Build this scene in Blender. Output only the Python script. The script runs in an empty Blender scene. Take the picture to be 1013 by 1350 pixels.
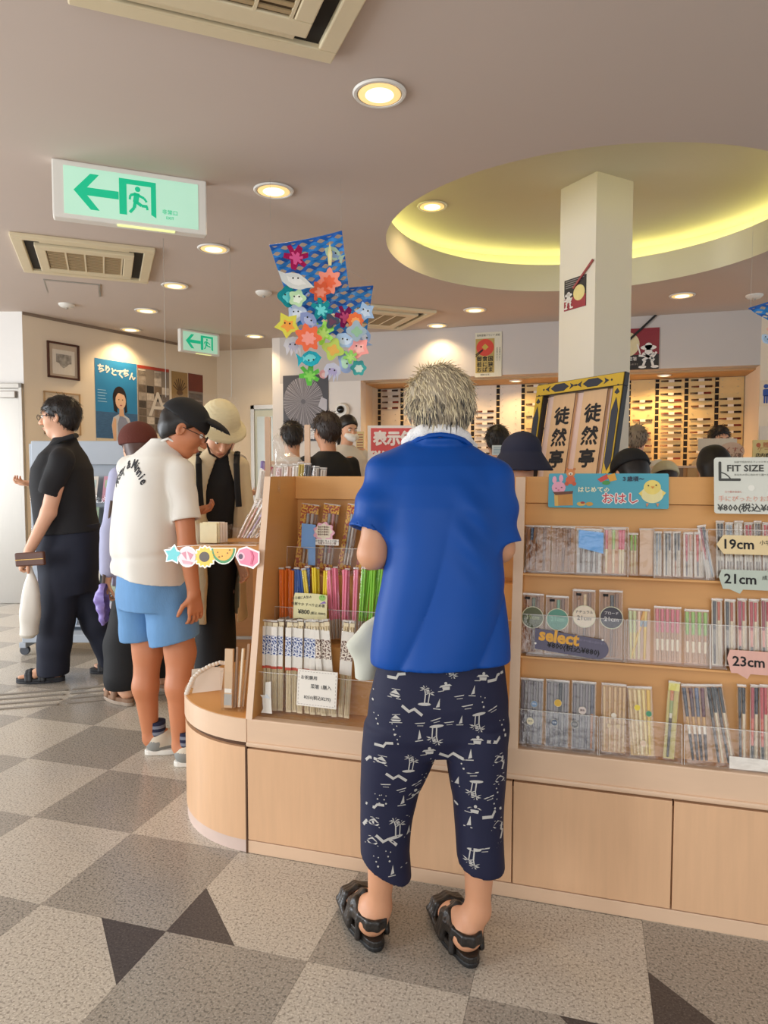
import bpy, bmesh, math, random
import numpy as np
from mathutils import Matrix, Vector, Euler
from mathutils.bvhtree import BVHTree

C = bpy.context.scene.collection
SC = bpy.context.scene
PI = math.pi
YAW = 0.287                       # the camera looks this far to the left of the counter's normal
EYE = 1.36
PITCH = math.atan(52 / 920)

# ------------------------------------------------------------------ camera, sky, exposure
cam_d = bpy.data.cameras.new('camera')
cam = bpy.data.objects.new('camera', cam_d); C.objects.link(cam)
cam.location = (0, 0, EYE); cam.rotation_euler = (PI / 2 - PITCH, 0, YAW)
cam_d.sensor_fit = 'VERTICAL'; cam_d.sensor_height = 24.0
cam_d.lens = 24.0 * 920 / 1350
cam_d.clip_start = 0.02
SC.camera = cam
SC.view_settings.view_transform = 'Standard'; SC.view_settings.look = 'None'
SC.view_settings.gamma = 1.0; SC.view_settings.use_curve_mapping = False
SC.view_settings.exposure = -0.12
SC.cycles.use_denoising = True
SC.cycles.max_bounces = 8; SC.cycles.transparent_max_bounces = 24
SC.cycles.sample_clamp_indirect = 4.0
SC.cycles.caustics_reflective = False; SC.cycles.caustics_refractive = False

wd = bpy.data.worlds.new('sky'); SC.world = wd; wd.use_nodes = True
bgn = wd.node_tree.nodes['Background']
bgn.inputs[0].default_value = (0.86, 0.93, 1.0, 1); bgn.inputs[1].default_value = 1.05

def lamp(name, kind, loc, energy, color, rot=(0, 0, 0), parent=None, **kw):
    d = bpy.data.lights.new(name, kind); d.energy = energy; d.color = color
    for k, v in kw.items(): setattr(d, k, v)
    o = bpy.data.objects.new(name, d); C.objects.link(o); o.location = loc; o.rotation_euler = rot
    if parent: o.parent = parent
    return o
def aim(frm, to):
    return (Vector(to) - Vector(frm)).to_track_quat('-Z', 'Y').to_euler()
# daylight through the glass shop front: to the left of and behind the camera
lamp('shopfront_daylight', 'AREA', (-7.6, 1.9, 1.55), 260, (0.90, 0.95, 1.0), aim((-7.6, 1.9, 1.55), (-1.5, 2.6, 0.9)), shape='RECTANGLE', size=3.0, size_y=2.3)
lamp('door_daylight', 'AREA', (-4.6, -1.4, 1.5), 120, (0.92, 0.96, 1.0), aim((-4.6, -1.4, 1.5), (-0.6, 2.0, 0.8)), shape='RECTANGLE', size=1.3, size_y=2.0)
lamp('entrance_daylight', 'AREA', (0.6, -2.4, 1.7), 62, (1.0, 0.97, 0.93), aim((0.6, -2.4, 1.7), (-0.6, 3.0, 1.0)), shape='RECTANGLE', size=4.5, size_y=2.2)

# ------------------------------------------------------------------ helpers
def srgb(h, a=1.0):
    if isinstance(h, str):
        h = h.lstrip('#'); c = [int(h[i:i + 2], 16) / 255 for i in (0, 2, 4)]
    else: c = [v / 255 for v in h]
    return tuple(v / 12.92 if v <= 0.04045 else ((v + 0.055) / 1.055) ** 2.4 for v in c) + (a,)

MATS = {}
def mat(name, col, rough=0.5, metal=0.0, var=0.06, scale=14.0, emit=None, estr=0.0, sheen=0.0, bump=0.0, bscale=60.0, spec=0.5, stretch=None, col2=None):
    """A principled material whose colour is broken up by object-space noise."""
    if name in MATS: return MATS[name]
    m = bpy.data.materials.new(name); m.use_nodes = True
    nt = m.node_tree; N = nt.nodes; L = nt.links; b = N['Principled BSDF']
    b.inputs['Roughness'].default_value = rough; b.inputs['Metallic'].default_value = metal
    b.inputs['Specular IOR Level'].default_value = spec
    if sheen: b.inputs['Sheen Weight'].default_value = sheen
    tc = N.new('ShaderNodeTexCoord'); mp = N.new('ShaderNodeMapping')
    if stretch: mp.inputs['Scale'].default_value = stretch
    L.new(tc.outputs['Object'], mp.inputs[0])
    nz = N.new('ShaderNodeTexNoise'); nz.inputs['Scale'].default_value = scale; nz.inputs['Detail'].default_value = 4
    L.new(mp.outputs[0], nz.inputs['Vector'])
    c = srgb(col); c2 = srgb(col2) if col2 else None
    mx = N.new('ShaderNodeMix'); mx.data_type = 'RGBA'
    mx.inputs['A'].default_value = tuple(max(0, v * (1 - var)) for v in c[:3]) + (1,)
    mx.inputs['B'].default_value = (c2 if c2 else tuple(min(1, v * (1 + var)) for v in c[:3]) + (1,))
    L.new(nz.outputs['Fac'], mx.inputs['Factor']); L.new(mx.outputs['Result'], b.inputs['Base Color'])
    if emit:
        b.inputs['Emission Color'].default_value = srgb(emit); b.inputs['Emission Strength'].default_value = estr
    if bump:
        n2 = N.new('ShaderNodeTexNoise'); n2.inputs['Scale'].default_value = bscale; n2.inputs['Detail'].default_value = 3
        L.new(mp.outputs[0], n2.inputs['Vector'])
        bp = N.new('ShaderNodeBump'); bp.inputs['Strength'].default_value = bump; bp.inputs['Distance'].default_value = 0.01
        L.new(n2.outputs['Fac'], bp.inputs['Height']); L.new(bp.outputs[0], b.inputs['Normal'])
    MATS[name] = m
    return m

def clear(name, tint='#ffffff', gloss=0.12, rough=0.06, body=0.0, bodycol='#ffffff'):
    """Thin clear plastic: see-through with a glossy skin (and a little milky body)."""
    if name in MATS: return MATS[name]
    m = bpy.data.materials.new(name); m.use_nodes = True
    nt = m.node_tree; N = nt.nodes; L = nt.links; N.remove(N['Principled BSDF'])
    out = N['Material Output']
    t = N.new('ShaderNodeBsdfTransparent'); t.inputs[0].default_value = srgb(tint)
    g = N.new('ShaderNodeBsdfGlossy'); g.inputs['Roughness'].default_value = rough
    lw = N.new('ShaderNodeLayerWeight'); lw.inputs['Blend'].default_value = 0.5; pw = N.new('ShaderNodeMath'); pw.operation = 'POWER'; pw.inputs[1].default_value = 4.0
    nz = N.new('ShaderNodeTexNoise'); nz.inputs['Scale'].default_value = 35
    bp = N.new('ShaderNodeBump'); bp.inputs['Strength'].default_value = 0.6; bp.inputs['Distance'].default_value = 0.004
    tc = N.new('ShaderNodeTexCoord'); L.new(tc.outputs['Object'], nz.inputs['Vector']); L.new(nz.outputs['Fac'], bp.inputs['Height'])
    L.new(bp.outputs[0], g.inputs['Normal']); L.new(bp.outputs[0], lw.inputs['Normal'])
    mul = N.new('ShaderNodeMath'); mul.operation = 'MULTIPLY_ADD'; mul.inputs[1].default_value = 0.55; mul.inputs[2].default_value = gloss * 0.25
    L.new(lw.outputs['Facing'], pw.inputs[0]); L.new(pw.outputs[0], mul.inputs[0])
    mx = N.new('ShaderNodeMixShader'); L.new(mul.outputs[0], mx.inputs[0]); L.new(t.outputs[0], mx.inputs[1]); L.new(g.outputs[0], mx.inputs[2])
    last = mx
    if body:
        d = N.new('ShaderNodeBsdfDiffuse'); d.inputs[0].default_value = srgb(bodycol)
        m2 = N.new('ShaderNodeMixShader'); m2.inputs[0].default_value = body
        L.new(mx.outputs[0], m2.inputs[1]); L.new(d.outputs[0], m2.inputs[2]); last = m2
    L.new(last.outputs[0], out.inputs[0])
    MATS[name] = m
    return m

class MB:
    """collects shapes, then links them as ONE mesh object"""
    def __init__(s): s.v = []; s.f = []; s.m = []; s.mi = 0; s.X = None
    def add(s, vs, fs):
        n = len(s.v)
        if s.X is not None: vs = [s.X @ Vector(v) for v in vs]
        s.v += [tuple(v) for v in vs]; s.f += [tuple(i + n for i in f) for f in fs]; s.m += [s.mi] * len(fs)
        return s
    def box(s, x0, y0, z0, x1, y1, z1):
        v = [(x, y, z) for z in (z0, z1) for y in (y0, y1) for x in (x0, x1)]
        return s.add(v, [(0, 2, 3, 1), (4, 5, 7, 6), (0, 1, 5, 4), (2, 6, 7, 3), (0, 4, 6, 2), (1, 3, 7, 5)])
    def prism(s, poly, d0, d1, ax='z'):
        n = len(poly)
        def P(a, b, d): return (a, b, d) if ax == 'z' else ((a, d, b) if ax == 'y' else (d, a, b))
        v = [P(a, b, d0) for a, b in poly] + [P(a, b, d1) for a, b in poly]
        return s.add(v, [tuple(range(n))[::-1], tuple(range(n, 2 * n))] + [(i, (i + 1) % n, (i + 1) % n + n, i + n) for i in range(n)])
    def tube(s, path, r, n=8, flat=1.0):
        path = [Vector(p) for p in path]; k = len(path)
        rs = r if isinstance(r, (list, tuple)) else [r] * k
        vs = []; up = None
        for i, p in enumerate(path):
            t = (path[min(i + 1, k - 1)] - path[max(i - 1, 0)]).normalized()
            if up is None: up = Vector((0, 0, 1)) if abs(t.z) < 0.9 else Vector((0, 1, 0))
            a = t.cross(up)
            if a.length < 1e-6: a = t.cross(Vector((1, 0, 0)))
            a.normalize(); b = a.cross(t).normalized(); up = b
            for j in range(n):
                q = 2 * PI * j / n
                vs.append(p + rs[i] * (math.cos(q) * a + flat * math.sin(q) * b))
        fs = [(i * n + j, i * n + (j + 1) % n, (i + 1) * n + (j + 1) % n, (i + 1) * n + j) for i in range(k - 1) for j in range(n)]
        fs += [tuple(range(n))[::-1], tuple(range((k - 1) * n, k * n))]
        return s.add(vs, fs)
    def lathe(s, prof, n=24, c=(0, 0, 0), cap=True):
        k = len(prof); vs = []
        for r, z in prof:
            for j in range(n):
                q = 2 * PI * j / n; vs.append((c[0] + r * math.cos(q), c[1] + r * math.sin(q), c[2] + z))
        fs = [(i * n + j, i * n + (j + 1) % n, (i + 1) * n + (j + 1) % n, (i + 1) * n + j) for i in range(k - 1) for j in range(n)]
        if cap and prof[0][0] > 1e-5: fs.append(tuple(range(n))[::-1])
        if cap and prof[-1][0] > 1e-5: fs.append(tuple(range((k - 1) * n, k * n)))
        return s.add(vs, fs)
    def ell(s, c, r, n=12, m=8):
        prof = []
        vs = []; fs = []
        for i in range(m + 1):
            t = PI * i / m
            for j in range(n):
                q = 2 * PI * j / n
                vs.append((c[0] + r[0] * math.sin(t) * math.cos(q), c[1] + r[1] * math.sin(t) * math.sin(q), c[2] - r[2] * math.cos(t)))
        for i in range(m):
            for j in range(n): fs.append((i * n + j, i * n + (j + 1) % n, (i + 1) * n + (j + 1) % n, (i + 1) * n + j))
        return s.add(vs, fs)
    def build(s, name, mats, parent=None, smooth=False, bevel=0.0, off=None, loc=None, rot=None, seg=2):
        me = bpy.data.meshes.new(name)
        vs = s.v
        if off is not None: vs = [(v[0] - off[0], v[1] - off[1], v[2] - off[2]) for v in vs]
        me.from_pydata(vs, [], s.f)
        for m in (mats if isinstance(mats, (list, tuple)) else [mats]): me.materials.append(m)
        me.polygons.foreach_set('material_index', s.m)
        if smooth: me.polygons.foreach_set('use_smooth', [True] * len(s.f))
        me.update()
        o = bpy.data.objects.new(name, me); C.objects.link(o)
        if parent is not None: o.parent = parent
        if loc is not None: o.location = loc
        if rot is not None: o.rotation_euler = rot
        if bevel:
            b = o.modifiers.new('bevel', 'BEVEL'); b.width = bevel; b.segments = seg; b.limit_method = 'ANGLE'
        if smooth:
            bm = bmesh.new(); bm.from_mesh(me); bmesh.ops.remove_doubles(bm, verts=bm.verts, dist=1e-6)
            for e in bm.edges:
                if len(e.link_faces) == 2 and e.calc_face_angle(0) > 0.7: e.smooth = False
            bm.to_mesh(me); bm.free()
        return o

def tag(o, label=None, cat=None, group=None, kind=None):
    if label: o['label'] = label
    if cat: o['category'] = cat
    if group: o['group'] = group
    if kind: o['kind'] = kind
    return o
def thing(name, label, cat, loc=(0, 0, 0), rot=0.0, group=None):
    o = bpy.data.objects.new(name, None); C.objects.link(o); o.empty_display_size = 0.1
    o.location = loc; o.rotation_euler = rot if isinstance(rot, (tuple, Euler)) else (0, 0, rot)
    return tag(o, label, cat, group)
def structure(o): o['kind'] = 'structure'; return o
def dup(root, loc, rot=None, label=None, group=None):
    r = root.copy(); C.objects.link(r); r.location = loc
    if rot is not None: r.rotation_euler = rot
    if label: r['label'] = label
    if group: r['group'] = group
    for ch in root.children:
        c = ch.copy(); C.objects.link(c); c.parent = r
        for g in ch.children:
            d = g.copy(); C.objects.link(d); d.parent = c
    return r

# a pixel's line of sight met with a real surface: how positions were surveyed off the photograph
_F = Vector((-math.sin(YAW), math.cos(YAW), 0)); _R = Vector((math.cos(YAW), math.sin(YAW), 0))
def ray(px, py):
    x = (px - 506.5) / 920; y = -(py - 675) / 920
    c, s = math.cos(PITCH), math.sin(PITCH)
    return _R * x + _F * (c + y * s) + Vector((0, 0, -s + y * c))
def hit(px, py, p0, n):
    r = ray(px, py); o = Vector((0, 0, EYE)); n = Vector(n)
    return o + r * ((Vector(p0) - o).dot(n) / r.dot(n))
def at(px, py, d): return hit(px, py, _F * d, _F)
def atz(px, py, z): return hit(px, py, (0, 0, z), (0, 0, 1))
def aty(px, py, y): return hit(px, py, (0, y, 0), (0, 1, 0))

_fc = {}
def text(body, size, m, parent, M, align='CENTER', bold=0.0, extr=0.0004, name='lettering', sx=1.0, space=1.0):
    """Lettering as a mesh: text plane is local XY moved by M."""
    cjk = any(ord(c) > 0x2E80 for c in body); fat = bold if cjk else 0.0
    if cjk: bold = 0.0      # outlines of kanji break when offset: thicken them with shifted copies instead
    key = (body, align, bold, fat, extr, space)
    if key not in _fc:
        cu = bpy.data.curves.new('lettering', 'FONT'); cu.body = body; cu.size = 1.0; cu.align_x = align; cu.align_y = 'CENTER'
        cu.offset = bold; cu.extrude = extr / max(size, 1e-3); cu.resolution_u = 1 if cjk else 2; cu.space_character = space
        o = bpy.data.objects.new('lettering', cu); C.objects.link(o)
        dg = bpy.context.evaluated_depsgraph_get()
        me = bpy.data.meshes.new_from_object(o.evaluated_get(dg)); bpy.data.objects.remove(o); bpy.data.curves.remove(cu)
        if fat:
            n0 = len(me.vertices); co = np.empty(n0 * 3, np.float32); me.vertices.foreach_get('co', co); co = co.reshape(-1, 3)
            fs = [tuple(p.vertices) for p in me.polygons]; V = []; F = []
            for k, (dx, dy) in enumerate(((-1, 0), (1, 0), (0, -1), (0, 1)) if fat < .05 else ((-1, 0), (1, 0), (0, -1), (0, 1), (.7, .7), (-.7, .7), (.7, -.7), (-.7, -.7))):
                V.append(co + np.array((dx * fat, dy * fat, k * .0022))); F += [tuple(i + k * n0 for i in f) for f in fs]
            me = bpy.data.meshes.new(name); me.from_pydata(np.concatenate(V).tolist(), [], F)
        _fc[key] = me
    me = _fc[key].copy(); me.name = name
    me.transform(M @ Matrix.Diagonal((size * sx, size, size, 1)))
    me.materials.clear(); me.materials.append(m)
    o = bpy.data.objects.new(name, me); C.objects.link(o)
    if parent is not None: o.parent = parent
    return o
RX90 = Matrix.Rotation(PI / 2, 4, 'X')
def TX(x, y, z, roll=0.0): return Matrix.Translation((x, y, z)) @ RX90 @ Matrix.Rotation(roll, 4, 'Z')

def circle(cx, cy, r, n=20, ry=None, a0=0.0, a1=2 * PI):
    ry = r if ry is None else ry
    full = abs(a1 - a0 - 2 * PI) < 1e-6
    return [(cx + r * math.cos(a0 + (a1 - a0) * i / (n if full else n - 1)), cy + ry * math.sin(a0 + (a1 - a0) * i / (n if full else n - 1))) for i in range(n)]
def rrect(x0, z0, x1, z1, r, n=4):
    p = []
    for cx, cz, a in ((x1 - r, z0 + r, -PI / 2), (x1 - r, z1 - r, 0), (x0 + r, z1 - r, PI / 2), (x0 + r, z0 + r, PI)):
        for i in range(n + 1): p.append((cx + r * math.cos(a + PI / 2 * i / n), cz + r * math.sin(a + PI / 2 * i / n)))
    return p
def bar2(x0, y0, x1, y1, w):
    d = Vector((x1 - x0, y1 - y0)).normalized(); n = Vector((-d.y, d.x)) * w / 2
    return [(x0 - n.x, y0 - n.y), (x1 - n.x, y1 - n.y), (x1 + n.x, y1 + n.y), (x0 + n.x, y0 + n.y)]
def flat(name, poly, m, parent, y=0.0, th=0.0006):
    """a thin print or card: outline in local XZ, front facing -Y at depth y"""
    return MB().prism(poly, y, y + th, 'y').build(name, m, parent)
rnd = random.Random(7)
# ------------------------------------------------------------------ room materials
WALLW = mat('wall_paint', '#e6ddd4', 0.85, var=0.03, scale=3)
WALLC = mat('cream_wall_paper', '#ecdcc4', 0.85, var=0.03, scale=3)
CEIL = mat('ceiling_paint', '#cebeb2', 0.9, var=0.02, scale=2)
COVE = mat('cove_paint', '#ded6bc', 0.85, var=0.02, scale=2)
WHITE = mat('white_plastic', '#ece8df', 0.45, var=0.02)
CREAM = mat('cream_plastic', '#e3d3b0', 0.45, var=0.03)
DARK = mat('dark_slot', '#1c1917', 0.7, var=0.1)
BLACK = mat('black_paint', '#141211', 0.4, var=0.1)
WOOD = mat('maple_veneer', '#dcb183', 0.38, var=0.09, scale=5, stretch=(1.0, 1.0, 9.0), bump=0.03, bscale=30)
WOODV = mat('maple_veneer_upright', '#e2b78f', 0.36, var=0.08, scale=6, stretch=(9.0, 9.0, 0.8), bump=0.03, bscale=30)
WOODP = mat('maple_edge', '#e4c3a4', 0.36, var=0.05, scale=6, stretch=(1, 1, 5))
WOODO = mat('maple_orange', '#d9a05c', 0.45, var=0.06, scale=5, stretch=(1.0, 1.0, 9.0))
GAP = mat('shadow_gap', '#5a3d28', 0.8)
STEEL = mat('brushed_steel', '#b9b3aa', 0.35, metal=0.6, var=0.05, scale=8, stretch=(30, 30, 1))
GREYB = mat('blue_grey_steel', '#b2bbc5', 0.45, var=0.04)
HC = 3.0

# speckled vinyl tile
def speckle(name, base, dark, light, rough=0.22):
    m = bpy.data.materials.new(name); m.use_nodes = True
    nt = m.node_tree; N = nt.nodes; L = nt.links; b = N['Principled BSDF']
    geo = N.new('ShaderNodeNewGeometry')
    n1 = N.new('ShaderNodeTexNoise'); n1.inputs['Scale'].default_value = 125; n1.inputs['Detail'].default_value = 2.0
    n2 = N.new('ShaderNodeTexNoise'); n2.inputs['Scale'].default_value = 170; n2.inputs['Detail'].default_value = 1.0
    n3 = N.new('ShaderNodeTexNoise'); n3.inputs['Scale'].default_value = 2.0
    for n in (n1, n2, n3): L.new(geo.outputs['Position'], n.inputs['Vector'])
    r1 = N.new('ShaderNodeValToRGB'); r1.color_ramp.elements[0].position = 0.36; r1.color_ramp.elements[1].position = 0.50
    r1.color_ramp.elements[0].color = srgb(dark); r1.color_ramp.elements[1].color = srgb(base)
    L.new(n1.outputs['Fac'], r1.inputs[0])
    r2 = N.new('ShaderNodeValToRGB'); r2.color_ramp.elements[0].position = 0.56; r2.color_ramp.elements[1].position = 0.68
    r2.color_ramp.elements[0].color = (0, 0, 0, 1); r2.color_ramp.elements[1].color = (1, 1, 1, 1)
    L.new(n2.outputs['Fac'], r2.inputs[0])
    mx = N.new('ShaderNodeMix'); mx.data_type = 'RGBA'; mx.inputs['B'].default_value = srgb(light)
    L.new(r2.outputs[0], mx.inputs['Factor']); L.new(r1.outputs[0], mx.inputs['A'])
    L.new(mx.outputs['Result'], b.inputs['Base Color'])
    mr = N.new('ShaderNodeMapRange'); mr.inputs[3].default_value = rough - 0.06; mr.inputs[4].default_value = rough + 0.08
    L.new(n3.outputs['Fac'], mr.inputs[0]); L.new(mr.outputs[0], b.inputs['Roughness'])
    return m
T_LIGHT = speckle('light_speckled_vinyl', '#c5bcad', '#9a9185', '#dad2c4')
T_MID = speckle('grey_speckled_vinyl', '#a29a8e', '#757068', '#b8b0a4')
T_DARK = speckle('charcoal_vinyl', '#4c4543', '#3a3433', '#625b58', 0.4)

# ------------------------------------------------------------------ floor
TS = 0.4533; TXO, TYO = -1.6402, 1.7335      # tile size and one grid corner
floor = structure(MB().box(-11, -4, -0.06, 4.5, 9.6, -0.006).build('floor', T_MID))
tile_mesh = {}
def tile_piece(poly, m, key, i, j):
    if key not in tile_mesh:
        o = MB().prism(poly, -0.006, 0.0).build('tile', m, floor); tile_mesh[key] = o.data
    else:
        o = bpy.data.objects.new('tile', tile_mesh[key]); C.objects.link(o); o.parent = floor
    o.location = (TXO + i * TS, TYO + j * TS, 0)
g = 0.0004
sq = [(g, g), (TS - g, g), (TS - g, TS - g), (g, TS - g)]
H2 = TS / 2
def in_view(x, y):
    d = x * _F.x + y * _F.y
    if d < 0.7: return False
    px = 506.5 + 920 * (x * _R.x + y * _R.y) / d
    return -260 < px < 1270
cand = []
for i in range(-18, 8):
    for j in range(-4, 16):
        cx, cy = TXO + (i + .5) * TS, TYO + (j + .5) * TS
        if not in_view(cx, cy) or cx > 3.5: continue
        if cy > 2.5 and cx > -0.9 and cy < 3.0: continue
        cand.append((math.hypot(cx, cy), i, j))
cand.sort()
for d, i, j in cand[:270]:
    dark = (i + j) % 2 == 0
    if j == -1 and (i - 0) % 3 == 0 and not dark or (j == -1 and i in (0, 3)):
        m = T_MID if dark else T_LIGHT
        tile_piece([(g, g), (TS - g, g), (TS - g, H2 - g), (H2 - g, TS - g), (g, TS - g)], m, ('c1', dark), i, j)
        tile_piece([(H2 + g, TS - g), (TS - g, H2 + g), (TS - g, TS - g)], T_DARK, 't1', i, j)
    elif j == 0 and i in (1, 4):
        m = T_MID if dark else T_LIGHT
        tile_piece([(H2 + g, g), (TS - g, g), (TS - g, TS - g), (g, TS - g), (g, H2 + g)], m, ('c2', dark), i, j)
        tile_piece([(g, g), (H2 - g, g), (g, H2 - g)], T_DARK, 't2', i, j)
    else:
        tile_piece(sq, T_MID if dark else T_LIGHT, ('s', dark), i, j)
# raised guide bars for the blind, in two staggered sets
GUIDE = mat('guide_bar_grey', '#8d857a', 0.4)
for s, (ax, ay, bx, by) in enumerate([(-4.1, 2.75, -3.02, 3.40), (-2.98, 3.40, -2.35, 3.83)]):
    dx, dy = bx - ax, by - ay; ln = math.hypot(dx, dy); nx, ny = -dy / ln, dx / ln
    for k in range(4):
        o = MB().prism(rrect(0, -0.012, ln, 0.012, 0.011), 0.0, 0.006).build('guide_bar', GUIDE, floor, bevel=0.002)
        q = (k - 1) * 0.095 + (0.03 if s else 0.0)
        o.location = (ax + nx * q, ay + ny * q, 0); o.rotation_euler = (0, 0, math.atan2(dy, dx))

# ------------------------------------------------------------------ ceiling with its round recess
HX, HY, HR = -0.03, 5.20, 1.43
n = 96
b = MB(); ring = []
outer = [(-11, -4), (4.5, -4), (4.5, 9.6), (-11, 9.6)]
bm = bmesh.new()
ov = [bm.verts.new((x, y, HC)) for x, y in outer]; iv = [bm.verts.new((x, y, HC)) for x, y in circle(HX, HY, HR, n)]
es = [bm.edges.new((ov[i], ov[(i + 1) % 4])) for i in range(4)] + [bm.edges.new((iv[i], iv[(i + 1) % n])) for i in range(n)]
bmesh.ops.triangle_fill(bm, edges=es, use_beauty=True)
for f in bm.faces:
    f.normal_update()
    if f.normal.z > 0: f.normal_flip()
me = bpy.data.meshes.new('ceiling'); bm.to_mesh(me); bm.free(); me.materials.append(CEIL)
ceiling = bpy.data.objects.new('ceiling', me); C.objects.link(ceiling); structure(ceiling)
b = MB(); b.lathe([(HR, 0), (HR, 0.235), (HR + 0.30, 0.235), (HR + 0.30, 0.40), (0.001, 0.40)], n, (HX, HY, HC), cap=False)
rec = structure(b.build('ceiling_recess', COVE, None, smooth=True))
LED = mat('cove_led_strip', '#fdf6b0', 0.5, emit='#edf0a8', estr=8.0)
led = MB().lathe([(HR + 0.20, 0.245), (HR + 0.235, 0.245), (HR + 0.235, 0.265), (HR + 0.20, 0.265), (HR + 0.20, 0.245)], n, (HX, HY, HC), cap=False).build('led_strip', LED, rec)

# ------------------------------------------------------------------ walls
structure(MB().box(-3.66, 7.9, 2.445, 1.63, 8.1, HC).build('wall_back', mat('header_paint', '#cbc2bb', .85, var=.02, scale=3)))              # header band over the niche
structure(MB().box(-3.66, 7.9, 0, -2.62, 8.1, 2.445).build('wall_back_left', WALLW))
structure(MB().box(-2.62, 8.1, 2.425, 1.63, 8.75, 2.445).build('niche_soffit', mat('soffit_tan', '#c2a37b', 0.8)))
structure(MB().box(-2.80, 8.62, 0, 1.9, 8.75, 2.5).build('wall_niche', WALLC))
structure(MB().box(-2.80, 8.1, 0, -2.70, 8.62, 2.5).build('wall_niche_left', WALLC))
structure(MB().box(1.63, 7.9, 0, 1.73, 8.7, HC).build('wall_niche_right', WALLC))
structure(MB().box(1.73, 8.6, 0, 4.5, 8.75, HC).build('wall_back_right', WALLC))
structure(MB().box(-5.1, 8.5, 0, -3.66, 8.65, HC).build('wall_far', WALLC))
structure(MB().box(-3.76, 7.9, 0, -3.66, 8.6, HC).build('wall_jut', WALLW))
LW0 = Vector((-5.59, 5.88, 0)); LW1 = Vector((-4.86, 8.52, 0)); LWd = (LW1 - LW0).normalized(); LWn = Vector((LWd.y, -LWd.x, 0))
LWang = math.atan2(LWd.y, LWd.x)
o = structure(MB().box(0, 0, 0, (LW1 - LW0).length, 0.12, HC).build('wall_left', WALLC, loc=LW0, rot=(0, 0, LWang)))
trim = structure(MB().box(0, -0.012, HC - 0.03, (LW1 - LW0).length, 0.0, HC).build('trim_1', mat('brown_cornice', '#8c7a68', 0.6), loc=LW0, rot=(0, 0, LWang)))
# white wall with the steel door at the far left, square to the line of sight
WY = LW0.dot(_F)
wl = LW0
o = structure(MB().box(-4.2, 0, 0, 0, 0.12, HC).build('wall_white', mat('bright_white_wall', '#f0ece6', 0.8, var=0.02), loc=wl, rot=(0, 0, YAW)))
door = structure(MB().box(-1.30, -0.03, 0.0, -0.02, -0.005, 2.22).build('door_1', STEEL, None, loc=wl, rot=(0, 0, YAW), bevel=0.004))
MB().box(-0.035, -0.05, 0, 0.0, -0.0, 2.27).box(-1.36, -0.05, 2.22, 0.0, -0.0, 2.27).box(-1.36, -0.05, 0, -1.31, 0, 2.27).build('door_frame', STEEL, door, bevel=0.004)
MB().box(-0.22, -0.07, 2.12, -0.06, -0.03, 2.19).build('door_closer', STEEL, door, bevel=0.006)
# square pillar standing cornerwise under the recess
PCX, PCY, PS = 0.012, 5.31, 0.35
pil = structure(MB().box(-PS / 2, -PS / 2, 0, PS / 2, PS / 2, 3.40).build('pillar', mat('pillar_paint', '#e6dbc8', 0.8, var=0.02, scale=3), loc=(PCX, PCY, 0), rot=(0, 0, PI / 4)))
# far-left-wall door behind the counter
d2 = structure(MB().box(-4.30, 8.46, 0, -3.80, 8.5, 2.2).build('door_2', mat('pale_green_door', '#cfd3c4', 0.6)))
MB().box(-4.25, 8.45, 1.15, -3.85, 8.46, 2.1).build('window_pane', mat('frosted_pane', '#bcc7c4', 0.2), d2)
MB().box(-4.34, 8.44, 0, -4.29, 8.5, 2.25).box(-4.34, 8.44, 2.2, -3.76, 8.5, 2.25).build('door_frame', STEEL, d2)

# ------------------------------------------------------------------ ceiling fittings
LAMP = mat('downlight_bulb', '#fff3d8', 0.5, emit='#ffe9bd', estr=2.6)
REFL_GLOW = mat('downlight_reflector_glow', '#f3d9a0', 0.4, emit='#ffd185', estr=0.85)  # glowing ring stands in for bulb light bounced off the reflector
REFL = mat('downlight_reflector', '#f3ddb0', 0.25, metal=0.3, var=0.03)
def downlight(x, y, z, label, e=26, sz=0.105):
    t = thing('downlight', label, 'ceiling light', (x, y, z), 0, 'round recessed ceiling lights')
    MB().lathe([(sz, 0.0), (sz + 0.012, -0.004), (sz + 0.006, -0.012), (sz - 0.006, -0.012), (sz - 0.010, -0.001), (sz, 0.0)], 32).build('trim_ring', WHITE, t, smooth=True)
    MB().lathe([(sz - 0.008, -0.010), (sz - 0.02, -0.0035), (0.05, -0.002)], 32).build('reflector', REFL, t, smooth=True)
    MB().lathe([(0.096, -0.0095), (0.080, -0.0118), (0.062, -0.0128)], 28, cap=False).build('reflector_glow', REFL_GLOW, t, smooth=True)
    MB().lathe([(0.062, -0.0128), (0.03, -0.0138), (0.002, -0.014)], 28).build('bulb', LAMP, t, smooth=True)
    lamp('downlight_lamp', 'SPOT', (0, 0, -0.03), e, (1.0, 0.74, 0.42), (0, 0, 0), t, spot_size=2.3, spot_blend=0.6, shadow_soft_size=0.06)
    return t
for k, (x, y) in enumerate([(-.90, 2.98), (-1.79, 3.80), (-2.67, 4.64), (-3.52, 5.445), (-4.335, 6.19), (-5.08, 6.95)]):
    lab = ['largest round downlight, just below the cream air conditioner panel', 'second downlight of the diagonal row, beside the big green exit sign', 'third downlight of the diagonal row, right of the left air conditioner',
           'fourth downlight of the diagonal row, above the flat ceiling hatch end', 'fifth downlight of the diagonal row, near the left wall', 'sixth downlight of the diagonal row, washing the wall over the blue poster'][k]
    downlight(x, y, HC, lab, 26 if k < 5 else 42)
downlight(-3.89, 7.70, HC, 'small far downlight right of the small hanging exit sign', 30)
downlight(-1.14, 7.10, HC, 'far downlight above the poster with the red circle', 22)
downlight(-1.66, 7.72, HC, 'far downlight beside the vent behind the hanging sea ornament', 34)
downlight(0.79, 7.07, HC, 'far downlight right of the pillar', 22)
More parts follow.
